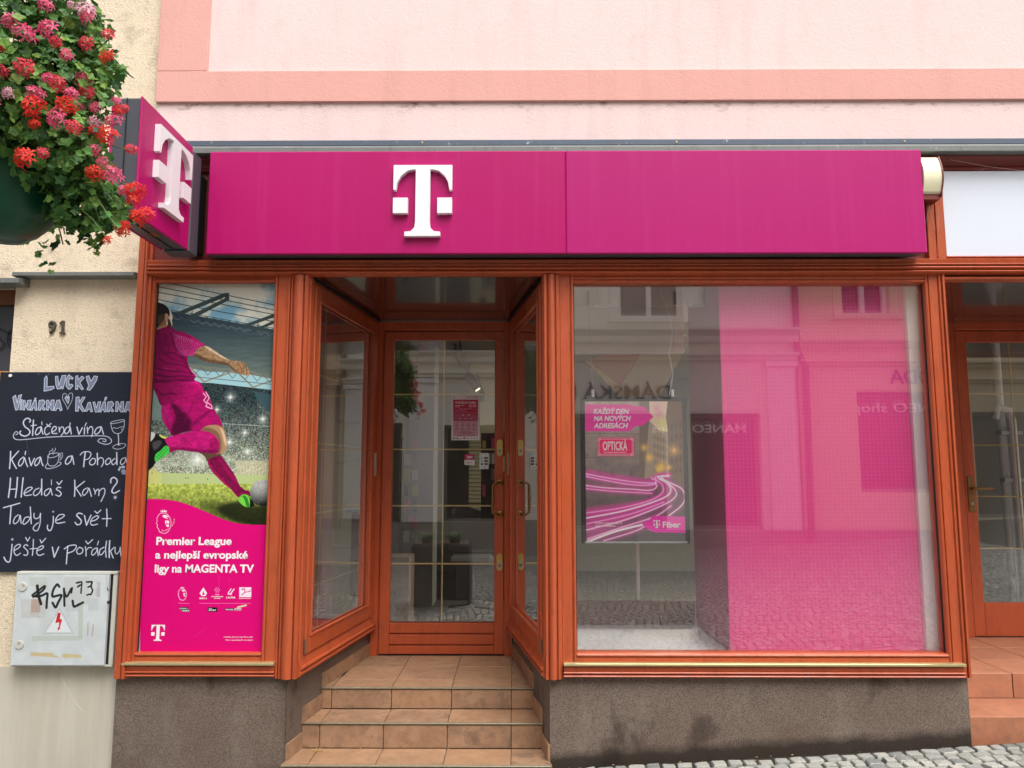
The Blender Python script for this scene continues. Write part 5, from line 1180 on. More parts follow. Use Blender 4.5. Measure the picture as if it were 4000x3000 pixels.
m = MB(); m.box(-3.1, -2.86, .22, .35, 1.632, 1.79, .02); m.build('machine', DKM, sw); m = MB(); m.box(-3.2, -2.86, .22, .35, 1.332, 1.46, .01); m.build('machine', DKM, sw)
MW = plain('menu_white', (232, 234, 236), .5, .03, 5)
for z in (1.20, 1.02, .86): m = MB(); m.box(-3.05, -2.835, .150, .153, z, z + .13); m.build('menu_card', MW, sw)
# house number
hn = thing('house_number', 'small dark metal house number 91 on the beige wall', 'house number', (-2.57, .04, 2.38))
NUM = plain('pitted_dark_iron', (84, 74, 62), .7, .4, 80, .5, 200)
text('digit', '9', -2.617, 2.388, .074, .045, NUM, hn, .012, th=.014, wid=.042); 
m1 = MB(); m1.extrude([(-2.552, 2.386), (-2.522, 2.386), (-2.522, 2.395), (-2.530, 2.397), (-2.530, 2.461), (-2.540, 2.461), (-2.556, 2.447), (-2.553, 2.440), (-2.542, 2.446), (-2.542, 2.397), (-2.552, 2.395)], 'y', .031, .0445); m1.build('digit', NUM, hn)
for o_ in [q_ for q_ in hn.children if abs(max(v.co.y for v in q_.data.vertices) - min(v.co.y for v in q_.data.vertices)) < 1e-5]:
    me = o_.data; bm = bmesh.new(); bm.from_mesh(me); r_ = bmesh.ops.extrude_face_region(bm, geom=bm.faces[:]); 
    for v in [g for g in r_['geom'] if isinstance(g, bmesh.types.BMVert)]: v.co.y += .013
    bm.to_mesh(me); bm.free()
# blackboard
c = blackboard(); BBM = c.material('chalk_lettering_print', .75, .25)
bb = thing('blackboard', 'black wooden board with white chalk lettering about wine and coffee on the beige wall', 'blackboard', (-2.48, .035, 1.087))
c.Y = .028; o = c.sheet('board', BBM, bb, .015, .028)
m = MB(); m.lathe([(.0085, .020), (.0085, .026), (.004, .0275)][::-1], (-2.800, 0, 2.150), 'y', 14); m.build('screw', WHITEPL, bb, True)
# electricity box
c = box_print(); EBM = c.material('scrawled_box_print', .42, .5)
eb = thing('electricity_box', 'grey white electricity cabinet with graffiti and warning triangle under the blackboard', 'electrical box', (-2.4, .04, .6))
EG = plain('light_grey_polyester', (206, 206, 196), .5, .08, 12)
m = MB(); m.box(-2.662, -2.125, -.008, .044, .606, .6165, .002); m.box(-2.662, -2.125, -.010, .044, 1.082, 1.094, .002); m.box(-2.662, -2.6535, -.010, .0435, .6165, 1.082, .002); m.box(-2.148, -2.125, -.006, .0435, .6165, 1.082, .002); m.build('frame', EG, eb)
m = MB(); m.box(-2.6535, -2.148, -.003, .0435, .6165, 1.082); m.build('cavity', DARK, eb)
c.sheet('door', EBM, eb, .02, -.022)
for z in (1.018, .722):
    m = MB(); m.lathe([(.0225, -.0222), (.0225, -.0265), (.0215, -.0275), (.0, -.0275)], (-2.616 if z > 1 else -2.611, 0, z), 'y', 24); m.build('lock_cover', EG, eb)
    m = MB(); m.lathe([(.0055, -.0276), (.0055, -.0305), (.003, -.031)], ((-2.609 if z > 1 else -2.611), 0, z + .010), 'y', 12); m.build('lock_rivet', plain('dull_rivet', (170, 166, 158), .4, .1, 40), eb)

# ------------------------------------------------------------------ posters on the shop windows
c = football(); FBM = c.material('football_print', .5, .12, gain=.97)
fp = thing('football_poster', 'tall window poster of a footballer in magenta kicking a ball', 'poster', (-1.68, .03, .677))
c.sheet('print', FBM, fp, .0015, .030)
WT = plain('white_print', (250, 240, 246), .45, .01); BKP = plain('black_print', (24, 20, 22), .5, .02)
def T(fr, body, u, v, hpx, Y, parent, mat=WT, bold=.02, wpx=None, align='L', **kw):
    """lettering laid on a vertical plane; position, cap height and width in pixels of the enlarged photograph"""
    ox, oy, k_ = fr
    x, z = P(ox + u * k_, oy + v * k_, Y); x2, _ = P(ox + (u + (wpx or 1)) * k_, oy + v * k_, Y); _, z2 = P(ox + u * k_, oy + (v - hpx) * k_, Y)
    return text('lettering', body, x, z, z2 - z, Y, mat, parent, bold, (x2 - x) if wpx else None, align, **kw)
F5 = (400, 1850, .5125); FY = .0292
T(F5, 'Premier League', 410, 542, 60, FY, fp, wpx=575, bold=.03)
T(F5, 'a nejlepší evropské', 402, 646, 58, FY, fp, wpx=706, bold=.03)
T(F5, 'ligy na MAGENTA TV', 398, 752, 60, FY, fp, wpx=756, bold=.03)
T(F5, 'SERIE A', 738, 956, 11, FY, fp, wpx=60, bold=.03); T(F5, 'CHAMPIONS', 828, 942, 9, FY, fp, wpx=91); T(F5, 'LEAGUE', 852, 954, 8, FY, fp, wpx=46)
T(F5, 'LALIGA', 944, 951, 14, FY, fp, wpx=70, bold=.03); T(F5, 'BUNDESLIGA', 1041, 954, 8, FY, fp, wpx=92)
T(F5, 'CANAL+', 586, 1032, 10, FY, fp, wpx=66, bold=.02); T(F5, 'SPORT', 611, 1050, 10, FY, fp, wpx=48); T(F5, 'NOVA', 811, 1032, 7, FY, fp, wpx=26); T(F5, 'SPORT', 810, 1047, 12, FY, fp, wpx=58, bold=.02)
T(F5, 'PREMIER', 938, 1041, 10, FY, fp, wpx=62); T(F5, 'SPORT', 1012, 1041, 10, FY, fp, BKP, wpx=44)
T(F5, 'Nabídka platí pro tarif M a vyšší.', 1149, 1250, 10, FY, fp, wpx=224, align='R', bold=.005); T(F5, 'Více u konzultantů v prodejně.', 1149, 1273, 10, FY, fp, wpx=210, align='R', bold=.005)
def arc_text(fr, body, cx, cy, r, a0, a1, h, parent, Y):
    n = len(body)
    for i, chh in enumerate(body):
        if chh == ' ': continue
        a = a0 + (a1 - a0) * i / (n - 1); u = cx + r * math.cos(a); v = cy + r * math.sin(a)
        T(fr, chh, u, v, h, Y, parent, align='C', rot=math.pi / 2 - a, bold=.0)
arc_text(F5, 'Premier League', 455, 345, 96, math.radians(88), math.radians(2), 12, fp, FY)
x, z = P(400 + 420 * .5125, 1850 + 1275 * .5125, FY); x2, _ = P(400 + 471 * .5125, 1850 + 1275 * .5125, FY); x1, _ = P(400 + 369 * .5125, 1850 + 1275 * .5125, FY); _, z2 = P(600, 1850 + 1152 * .5125, FY)
logo_t(x, z, x2 - x1, z2 - z, FY - .0006, FY, WT, fp)

hp = thing('hanging_poster', 'framed poster of a night street with pink light trails hanging in the right window', 'poster', (.68, .35, 1.21))
FRB = plain('black_poster_frame', (34, 34, 38), .35, .1, 8); ALU = plain('silver_cable_holder', (190, 192, 194), .3, .05, 20, metal=.8)
m = MB(); m.box(.371, .998, .350, .375, 1.212, 2.065, .004); m.build('frame', FRB, hp)
m = MB(); m.box(.39, .98, .347, .3499, 1.214, 1.2245, .001); m.build('bottom_strip', plain('pale_strip', (176, 180, 180), .4), hp)
c = street_print(); c.a = np.clip(c.a * 1.32 + .02, 0, 1); SPM = c.material('street_print', .5, .3, gain=1.0); c.Y = .3485; c.sheet('print', SPM, hp, .0014, .3485)
F4 = (2150, 1450, .4821); HY = .3478
T(F4, 'KAŽDÝ DEN', 349, 345, 40, HY, hp, wpx=288, bold=.035, shear=.22); T(F4, 'NA NOVÝCH', 351, 402, 40, HY, hp, wpx=302, bold=.035, shear=.22); T(F4, 'ADRESÁCH', 350, 460, 40, HY, hp, wpx=280, bold=.035, shear=.22)
T(F4, 'OPTICKÁ', 425, 640, 72, HY, hp, wpx=198, bold=.015); T(F4, 'NÁŠ NEJSILNĚJŠÍ INTERNET', 433, 664, 11, HY, hp, wpx=184, bold=.0)
T(F4, 'Ověřte si dostupnost na', 362, 1238, 17, HY, hp, wpx=220, bold=.01); T(F4, 'www.t-mobile.cz', 362, 1259, 16, HY, hp, wpx=165, bold=.02)
T(F4, 'Fiber', 910, 1266, 48, HY, hp, wpx=147, bold=.03)
x, z = P(2150 + 863 * .4821, 1450 + 1271 * .4821, HY); x2, z2 = P(2150 + 888 * .4821, 1450 + 1208 * .4821, HY)
logo_t(x, z, 2 * (x2 - x), z2 - z, HY - .0006, HY, WT, hp)
for xb, xt in ((.447, .425), (.918, .945)):
    m = MB(); m.tube([(xb, .36, 2.104), (xt, .36, 2.70)], .0012, 5); m.build('cable', ALU, hp)
    m = MB(); m.lathe([(.0095, 2.064), (.0095, 2.104), (.006, 2.108)], (xb, .36, 0), 'z', 12); m.build('cable_holder', WHITEPL, hp); m = MB(); m.lathe([(.010, 2.62), (.010, 2.70)], (xt, .36, 0), 'z', 12); m.build('cable_anchor', ALU, hp)
m = MB(); m.tube([(.90, .37, 2.07), (.925, .372, 2.2), (.905, .372, 2.33), (.93, .372, 2.45), (.90, .372, 2.6), (.86, .372, 2.72)], .003, 6); m.build('power_cord', WHITEPL, hp, True)

# notices on the door glass
def notice():
    xa, zb = P(1740 + 185 * .13256, 1520 + 168 * .13256, DY + .0145); xb, za = P(1740 + 1008 * .13256, 1520 + 1506 * .13256, DY + .0145)
    c = Canvas(xa, xb, za, zb, DY + .0145, 300, (232, 228, 232)).frame(1740, 1520, .13256)
    R = lambda a, b, e, f, col, al=1: c.poly([(a, b), (e, b), (e, f), (a, f)], col, al, False)
    R(228, 308, 960, 722, (190, 26, 76)); R(228, 722, 960, 942, (186, 84, 112)); R(228, 942, 960, 1392, (214, 160, 176))
    R(228, 222, 265, 262, (190, 26, 76))
    for L in ([(285, 600), (910, 600), (910, 692), (285, 692), (285, 600)],): c.stroke(L, 5, (240, 220, 228), .9, False)
    for y in (622, 640, 660): c.stroke([(300, y), (600, y)], 6, (236, 200, 214), .7)
    c.stroke([(400, 574), (780, 574)], 8, (240, 216, 226), .8)
    for x in (520, 690): c.poly([(x - 18, 745), (x + 18, 745), (x + 18, 785), (x - 18, 785)], (235, 200, 214), .8); c.stroke([(x - 28, 815), (x + 28, 815)], 12, (120, 30, 60), .7)
    for x in (430, 598, 770): c.poly([(x - 20, 850), (x + 20, 850), (x + 20, 885), (x - 20, 885)], (235, 200, 214), .6); c.stroke([(x - 38, 912), (x + 38, 912)], 16, (120, 40, 66), .7)
    for yy in (992, 1118):
        for x in (335, 502, 675, 840):
            c.stroke([(x + 32 * math.cos(a), yy + 32 * math.sin(a)) for a in [i * .628 for i in range(11)]], 5, (120, 70, 84), .8); c.stroke([(x - 15, yy + 8), (x + 15, yy - 8)], 8, (120, 60, 80), .8)
            c.stroke([(x - 45, yy + 66), (x + 45, yy + 66)], 18, (90, 36, 56), .75)
    for y, a, b in ((1236, 500, 690), (1256, 455, 735), (1276, 345, 850), (1292, 400, 810), (1308, 430, 775), (1350, 325, 870), (1376, 325, 870)): c.stroke([(a, y), (b, y)], 8, (120, 76, 90), .75)
    for i, x in enumerate((255, 355, 460, 558, 664, 762, 852, 940)): R(x - (32 if i in (0, 1, 3) else 26), 1428 if i in (0, 1, 3) else 1436, x + (32 if i in (0, 1, 3) else 22), 1462 if i in (0, 1, 3) else 1450, (40, 34, 38), .9)
    return c
c = notice(); NM = c.material('opening_hours_print', .5)
ns = thing('opening_hours_notice', 'white and magenta opening hours notice stuck on the door glass', 'notice', (-.39, DY, 1.852))
c.sheet('paper', NM, ns, .001, DY + .0145)
F6 = (1740, 1520, .13256); NY = DY + .0140; MT = plain('magenta_print', (150, 24, 66), .5)
T(F6, 'OTEVÍRACÍ DOBA', 290, 428, 62, NY, ns, wpx=612, bold=.02); T(F6, 'pondělí–pátek', 285, 490, 26, NY, ns, wpx=280); T(F6, '9:00–17:00', 685, 490, 28, NY, ns, wpx=220, bold=.02); T(F6, 'sobota', 285, 530, 26, NY, ns, wpx=130); T(F6, '9:00–12:00', 685, 530, 28, NY, ns, wpx=220, bold=.02)
T(F6, 'VÍTEJTE', 580, 256, 40, NY, ns, MT, wpx=205, bold=.0); T(F6, 'U NÁS', 798, 256, 40, NY, ns, MT, wpx=160, bold=.03)
FT = (1500, 1350, .3919)
ts = thing('pull_sign', 'small magenta and white TAM sticker on the door glass', 'sticker', (-.33, DY, 1.6))
def rectz(fr, a, b, e, f, Y): x0, z1 = P(fr[0] + a * fr[2], fr[1] + b * fr[2], Y); x1, z0 = P(fr[0] + e * fr[2], fr[1] + f * fr[2], Y); return x0, x1, z0, z1
x0, x1, z0, z1 = rectz(FT, 801, 1083, 900, 1190, DY); m = MB(); m.box(x0, x1, DY + .0145, DY + .0155, z0, z1); m.build('paper', plain('white_paper', (222, 220, 222), .5), ts)
x0, x1, z0, z1 = rectz(FT, 801, 1083, 900, 1138, DY); m = MB(); m.box(x0, x1, DY + .0139, DY + .0144, z0, z1); m.build('colour_field', plain('magenta_paper', (190, 24, 84), .5), ts)
T(FT, 'TAM', 820, 1124, 25, DY + .0138, ts, wpx=62, bold=.03); T(FT, 'můžete jít', 816, 1172, 11, DY + .0143, ts, MT, wpx=68)
cs = thing('card_payment_sticker', 'white sticker with card payment symbols on the door glass', 'sticker', (-.25, DY, 1.55))
x0, x1, z0, z1 = rectz(FT, 951, 1070, 1042, 1230, DY); m = MB(); m.box(x0, x1, DY + .0145, DY + .0155, z0, z1); m.build('paper', plain('pale_paper', (214, 222, 224), .5), cs)
RD = plain('red_print', (190, 50, 40), .5); NB = plain('navy_print', (30, 34, 60), .5); OR_ = plain('orange_print', (230, 150, 50), .5)
for y in (1110, 1140, 1170):
    x0, x1, z0, z1 = rectz(FT, 1000, y, 1034, y + 20, DY); m = MB(); m.box(x0, x1, DY + .0140, DY + .0144, z0, z1); m.build('card_mark', NB, cs)
    for q, mt in ((1010, RD), (1022, OR_)):
        x, z = P(1500 + q * .3919, 1350 + (y + 10) * .3919, DY); m = MB(); m.lathe([(.0028, DY + .0134), (.0028, DY + .0139)], (x + .0, 0, z), 'y', 12); m.build('card_dot', mt, cs)
T(FT, 'VISA', 960, 1126, 10, DY + .0143, cs, NB, wpx=30, bold=.02); T(FT, 'VISA', 960, 1156, 10, DY + .0143, cs, NB, wpx=30, bold=.02)
x0, x1, z0, z1 = rectz(FT, 964, 1172, 984, 1190, DY); m = MB(); m.box(x0, x1, DY + .0140, DY + .0144, z0, z1); m.build('card_mark', NB, cs)
T(FT, 'G Pay', 984, 1216, 11, DY + .0143, cs, NB, wpx=32)

# ------------------------------------------------------------------ display behind the big window
PB = NT('pink_display_fabric')
chk = PB.n('ShaderNodeTexBrick'); chk.inputs['Scale'].default_value = 1.0; chk.inputs['Brick Width'].default_value = .022; chk.inputs['Row Height'].default_value = .022; chk.inputs['Mortar Size'].default_value = .0035; chk.offset = 0
sx = PB.n('ShaderNodeSeparateXYZ'); PB.l(PB.pos(), sx.inputs[0]); cx_ = PB.n('ShaderNodeCombineXYZ'); PB.l(sx.outputs[0], cx_.inputs[0]); PB.l(sx.outputs[2], cx_.inputs[1]); PB.l(cx_.outputs[0], chk.inputs['Vector'])
chk.inputs['Color1'].default_value = (*lin((242, 46, 150)), 1); chk.inputs['Color2'].default_value = (*lin((245, 52, 154)), 1); chk.inputs['Mortar'].default_value = (*lin((250, 72, 164)), 1)
vl = PB.ramp(PB.noise(14, 5, .7), [(.46, 0.), (.6, .2)]); PB.set(PB.mix(chk.outputs['Color'], lin((236, 48, 146)), vl), .6)
PBM = PB.m
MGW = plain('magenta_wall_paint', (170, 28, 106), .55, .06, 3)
pp = thing('display_partition', 'tall pink display partition standing behind the right half of the big window', 'partition', (1.66, .5, .66))
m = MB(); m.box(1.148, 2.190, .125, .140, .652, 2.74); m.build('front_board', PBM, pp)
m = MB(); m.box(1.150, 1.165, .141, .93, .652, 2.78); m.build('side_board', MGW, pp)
m = MB(); m.box(2.193, 2.262, .10, .135, .652, 2.74); m.build('white_edge', WHITEPL, pp)
m = MB(); m.box(1.15, 2.19, .105, .123, .652, .664); m.build('white_foot', WHITEPL, pp)
shop = thing('shop_interior', 'dim shop room with pale walls and raised window display floors', 'room', (0, 3, .38))
m = MB(); m.box(.16, 2.33, .064, .94, .60, .648); m.build('display_floor', plain('white_display_floor', (226, 226, 228), .5, .03), shop)
m = MB(); m.extrude([(-2.05, .066), (-1.21, .066), (-1.05, 1.2), (-1.05, 1.3), (-2.05, 1.3)], 'z', .60, .650); m.build('display_floor', WHITEW, shop)
m = MB(); m.box(.17, 1.149, .935, .975, .60, .80, .004); m.build('rear_rail', plain('brown_rail', (112, 66, 48), .5), shop)
m = MB(); m.box(.775, .795, .95, .975, .80, 1.25); m.build('pale_upright', WHITEW, shop)
m = MB(); m.box(-3.0, 6.0, .12, 6.2, 2.88, 2.95); m.build('ceiling', plain('grey_ceiling', (138, 132, 122), .8), shop)
m = MB(); m.box(.16, 1.149, 1.05, 1.09, 2.44, 2.761); m.build('added_bright_board', WHITEW, shop)  # added board that catches daylight and brightens the top of the display
m = MB(); m.box(.16, 2.6, .064, 1.6, 2.762, 2.79); m.build('display_ceiling', WHITEW, shop)
m = MB(); m.box(-3.0, 6.0, 1.31, 6.2, .34, .378); m.build('floor', SHOPFL, shop)
m = MB(); m.box(-3.0, 6.0, 6.0, 6.2, .3, 2.9); m.build('back_wall', GREYW, shop)
m = MB(); m.box(-3.05, -2.95, .5, 6.2, .3, 2.9); m.build('side_wall', GREYW, shop)
m = MB(); m.box(2.40, 2.44, 1.36, 6.2, .3, 2.9); m.build('side_wall', GREYW, shop)
OLV = plain('olive_grey_wall', (176, 172, 140), .8, .05, 2)
m = MB(); m.box(-.55, .6, 4.6, 4.7, .38, 2.88); m.build('rear_partition', OLV, shop)
for i in range(16): m = MB(); m.box(-.55, .35, 4.575, 4.598, 1.30 + i * .045, 1.338 + i * .045, .003); m.build('wall_slat', OLV, shop)
m = MB(); m.box(-.96, -.80, 3.2, 3.6, .38, 2.88); m.build('pale_column', GREYW, shop)
m = MB(); m.box(-1.6, -1.2, .86, .94, .651, 2.78); m.build('magenta_panel', MGW, shop)
m = MB(); m.box(-1.62, -1.58, .2, .86, .651, 2.78); m.build('magenta_panel', MGW, shop)
m = MB(); m.box(-2.9, -1.32, 2.6, 2.65, .38, 2.5); m.build('olive_screen', OLV, shop)
for i in range(4): m = MB(); m.box(-1.9, -1.30, 2.3, 2.58, 1.0 + i * .35, 1.015 + i * .35); m.build('shelf', plain('grey_shelf', (120, 112, 96), .6), shop)
# angular bulkhead seen through the big window, warm light painted into its edge colour
ORW = plain('warm_orange_bulkhead', (196, 128, 88), .7, .05, 3); WARM = plain('painted_warm_light', (226, 214, 150), .7, .04)
def tri(pts, Y, d, mat, nm, par):
    q = [P(u, v, Y) for u, v in pts]; m = MB(); m.extrude(q, 'y', Y, Y + d); return m.build(nm, mat, par)
bk = thing('angular_bulkhead', 'angular orange ceiling bulkhead with warm light painted along its edge behind the hanging poster', 'bulkhead', (.6, 2.2, 2.3))
tri([(2292, 1405), (2540, 1318), (2428, 1505)], 2.2, .25, ORW, 'orange_face', bk)
tri([(2292, 1408), (2428, 1508), (2420, 1530), (2404, 1534), (2340, 1462), (2290, 1412)], 2.19, .01, WARM, 'painted_light_edge', bk)
tri([(2428, 1505), (2548, 1316), (2700, 1316), (2580, 1545), (2410, 1552)], 2.21, .25, plain('yellow_grey_panel', (196, 190, 150), .8), 'grey_face', bk)
tri([(2200, 1420), (2285, 1420), (2400, 1545), (2200, 1545)], 2.4, .1, GREYW, 'rear_face', bk)
# ceiling lamps in the display
for i, (u, lab) in enumerate(((2354, 'white cylinder ceiling lamp above the left cable of the hanging poster'), (2720, 'white cylinder ceiling lamp beside the pink partition'))):
    x, z = P(u, 1195, .45)
    lt = thing('ceiling_lamp', lab, 'lamp', (x, .45, 2.76), 'cylinder lamps in the window display')
    m = MB(); m.lathe([(.047, z), (.047, 2.762)], (x, .45, 0), 'z', 28); m.build('shade', WHITEPL, lt, True)
    m = MB(); m.lathe([(.028, z - .001), (.030, z + .001)], (x, .45, 0), 'z', 20); m.build('reflector', plain('pale_lamp_reflector', (214, 214, 210), .3, .03), lt)
# track spotlights inside the door
SPK = plain('dark_spot_housing', (52, 48, 48), .5)
for i, (u, v, Y, lab) in enumerate(((1852, 1500, 2.6, 'dark track spotlight with a lit lamp behind the door glass'), (1800, 1400, 3.2, 'dark unlit spotlight hanging left of the lit one'))):
    x, z = P(u, v, Y); s_ = thing('spotlight', lab, 'spotlight', (x, Y, z), 'track spotlights in the shop')
    xf = lambda a, b, c_, X=x, YY=Y, Z=z: (X + a * .8 - c_ * .55, YY + b, Z + a * .55 + c_ * .8)
    m = MB(xf); m.lathe([(.045, -.06), (.05, 0.0), (.035, .10), (.02, .12)], (0, 0, 0), 'z', 16); m.build('housing', SPK, s_, True)
    if i == 0: m = MB(xf); m.lathe([(.026, -.062), (.026, -.061)], (0, 0, 0), 'z', 16); m.build('lamp_face', emit('lit_spot', (255, 240, 180), 3), s_)
    m = MB(); m.tube([(x - .03, Y, z + .08), (x - .12, Y, z + .25), (x - .12, Y, 2.88)], .016, 6); m.build('stem', SPK, s_)
x, z = P(1885, 1550, 2.5); sk_ = thing('black_sensor', 'small dark cylinder hanging below the lit spotlight', 'sensor', (x, 2.5, z)); m = MB(); m.lathe([(.035, z - .04), (.035, z + .05)], (x, 2.5, 0), 'z', 14); m.build('housing', SPK, sk_); m = MB(); m.tube([(x, 2.5, z + .05), (x - .06, 2.55, z + .2)], .012, 6); m.build('stem', SPK, sk_)
sp = bpy.data.lights.new('shop_fill_light', 'AREA'); sp.shape = 'RECTANGLE'; sp.size = .6; sp.size_y = .6; sp.energy = 32; sp.color = (1, .95, .8); q = bpy.data.objects.new('shop_fill_light', sp); COL.objects.link(q); q.location = (1.75, 3.0, 2.86)  # added area light out of view, brightens the shop room
# wall rack with accessories
rk = thing('accessory_rack', 'wall rack of small hanging phone accessories behind the door glass', 'rack', (-.2, 3.0, 1.3))
m = MB(); m.box(-.34, -.02, 3.06, 3.08, 1.2, 2.0); m.build('back_panel', plain('dark_rack_panel', (60, 56, 50), .6), rk)
cl = [plain('pack_' + n, c_, .5) for n, c_ in (('white', (200, 196, 190)), ('grey', (120, 118, 112)), ('pink', (190, 80, 110)), ('black', (34, 34, 36)), ('yellow', (190, 180, 90)))]
for i in range(5):
    for j in range(7):
        x = -.325 + j * .042; z = 1.26 + i * .15; m = MB(); m.box(x, x + .03, 3.02, 3.035, z, z + rr.uniform(.06, .11)); m.build('accessory_pack', cl[rr.randrange(5)], rk)
r2 = thing('accessory_stand', 'narrow stand of hanging accessories left of the white column', 'rack', (-1.1, 3.0, .4))
m = MB(); m.box(-1.09, -1.05, 3.0, 3.04, .38, 1.95); m.build('post', DARK, r2)
for i in range(7):
    for j in range(2): m = MB(); x = -1.04 + j * .07; m.box(x, x + .05, 2.95, 2.97, 1.0 + i * .14, 1.0 + i * .14 + .10); m.build('accessory_pack', cl[(i + j) % 5], r2)
# counter, chair and carton in the shop
ct = thing('counter', 'dark shop counter behind the door glass', 'counter', (-.2, 3.6, .38))
m = MB(); m.box(-.62, .4, 3.62, 4.1, .38, 1.22, .01); m.build('body', plain('dark_counter', (62, 58, 58), .5), ct); m = MB(); m.box(-.66, .44, 3.58, 4.14, 1.222, 1.26, .006); m.build('top', plain('blue_grey_top', (96, 110, 120), .3), ct)
chr_ = thing('office_chair', 'grey padded chair in the shop behind the door glass', 'chair', (-.42, 2.9, .38)); CH = plain('grey_chair_fabric', (104, 98, 96), .85)
m = MB(); m.box(-.62, -.22, 2.75, 3.15, .80, .88, .03); m.build('seat', CH, chr_); m = MB(); m.extrude([(-.64, .90), (-.58, 1.30), (-.50, 1.33), (-.20, 1.22), (-.18, .90)], 'y', 3.1, 3.16); m.build('backrest', CH, chr_); m = MB(); m.lathe([(.03, .42), (.03, .80)], (-.42, 2.95, 0), 'z', 10); m.build('stem', DARK, chr_)
for k_ in range(5):
    a = k_ * 1.2566; m = MB(); m.tube([(-.42, 2.95, .44), (-.42 + .26 * math.cos(a), 2.95 + .26 * math.sin(a), .40)], .015, 6); m.build('leg', DARK, chr_)
cb = thing('carton', 'brown grey carton with TA print behind the lower left of the door glass', 'carton', (-.95, 1.9, .38))
m = MB(); m.box(-1.25, -.83, 1.85, 2.15, .38, .98, .004); m.build('box', plain('brown_grey_card', (150, 128, 112), .8, .06), cb)
x, z = P(1523, 2322, 1.848); text('lettering', 'TA', x, z, .026, 1.8475, plain('dark_red_print', (110, 40, 36), .6), cb, .03)

# ------------------------------------------------------------------ neighbouring entrance on the right
ND = 1.37
nb = thing('neighbouring_door', 'dark red glazed door with bronze lever handle at the right edge', 'door', (3.7, ND, .49))
PAINTD = PAINT
m = MB(); m.box(3.183, 3.262, ND, ND + .05, .492, 2.648, .003); m.build('stile', PAINT, nb)
m = MB(); m.box(3.262, 4.3, ND + .001, ND + .05, 2.566, 2.648, .003); m.build('top_rail', PAINT, nb)
m = MB(); m.box(3.262, 4.3, ND + .001, ND + .05, .492, .719, .003); m.build('kick_board', PAINT, nb)
m = MB(); m.quad((3.262, ND + .02, .719), (4.3, ND + .02, .719), (4.3, ND + .02, 2.566), (3.262, ND + .02, 2.566)); m.build('pane', GLASS, nb)
for z in (2.19, 1.82, 1.455, 1.09): m = MB(); m.box(3.262, 4.3, ND + .028, ND + .034, z - .004, z + .004); m.build('glazing_bar', GOLD, nb)
for x in (3.588,): m = MB(); m.box(x - .004, x + .004, ND + .027, ND + .035, .719, 2.566); m.build('glazing_bar', GOLD, nb)
lh = thing_part('lever_handle', nb); LB = plain('bronze_lever', (140, 112, 74), .4, .1, 20, metal=.8)
m = MB(); m.box(3.198, 3.243, ND - .008, ND, 1.345, 1.60, .012); m.build('plate', LB, lh); m = MB(); m.tube([(3.222, ND - .005, 1.512), (3.222, ND - .05, 1.512), (3.245, ND - .056, 1.512), (3.35, ND - .056, 1.512)], .0105, 10); m.build('lever', LB, lh, True)
m = MB(); m.lathe([(.010, ND - .012), (.010, ND - .008)], (3.222, 0, 1.405), 'y', 14); m.build('keyhole', ALU, lh)
m = MB(); m.box(2.44, 3.176, ND - .012, ND + .08, .48, 2.74, .003); fpart('neighbour_jamb', m)
m = MB(); m.box(3.176, 4.4, ND - .012, ND + .08, 2.654, 2.74, .003); fpart('neighbour_head', m)
m = MB(); m.box(2.36, 6.0, .03, 1.40, 2.704, 2.75); fpart('neighbour_soffit', m, SOF)
m = MB(); m.hprof(2.353, 6.0, .02, [(2.668, -.004)] + bead(2.680, .014, .01, -.01) + [(2.690, -.01)], 2.666, 2.7025); fpart('neighbour_fascia', m)
nr = thing('neighbour_room', 'grey room with a white waste pipe behind the neighbouring glazed door', 'room', (4, 3, .5))
m = MB(); m.box(2.46, 7.5, 2.6, 2.7, .4, 2.9); m.build('wall', GREYW, nr); m = MB(); m.box(2.46, 7.5, 1.45, 2.6, .40, .46); m.build('floor', SHOPFL, nr)
wp = thing('waste_pipe', 'white waste pipe on the grey wall behind the neighbouring door', 'pipe', (3.9, 2.4, 1)); m = MB()
x0, z0 = P(3905, 1400, 2.45); m.tube([(x0, 2.5, z0 + .2), (x0 + .0, 2.5, z0), (x0, 2.5, .5)], .034, 10); x1, z1 = P(3905, 1590, 2.45); m.tube([(x1 - .05, 2.45, z1 - .1), (x1 - .03, 2.43, z1), (x1 + .06, 2.43, z1 - .03), (x1 + .08, 2.43, z1 - .12), (x1 + .08, 2.43, .5)], .035, 10); m.build('pipe', WHITEPL, wp, True)
m = MB(); m.box(x1 - .02, x1 + .16, 2.42, 2.5, 1.55, 1.58); m.box(x1 - .02, x1 + .16, 2.42, 2.5, 1.95, 1.98); m.build('clamp', ALU, wp)
st2 = thing('neighbour_steps', 'reddish terracotta tiled steps of the neighbouring entrance at the right edge', 'steps', (3.2, .2, .2))
lev2 = [(.03, .37, .354), (.37, 1.36, .489)]
m = MB(); m.box(2.348, 5.5, .041, 1.40, -.1, .346); m.box(2.348, 5.5, .381, 1.40, .346, .481); m.build('concrete_core', PALEGROUT, st2)
JX = [2.35, 2.80, 3.13, 3.46, 3.79, 4.12, 4.45]
gq = .0032
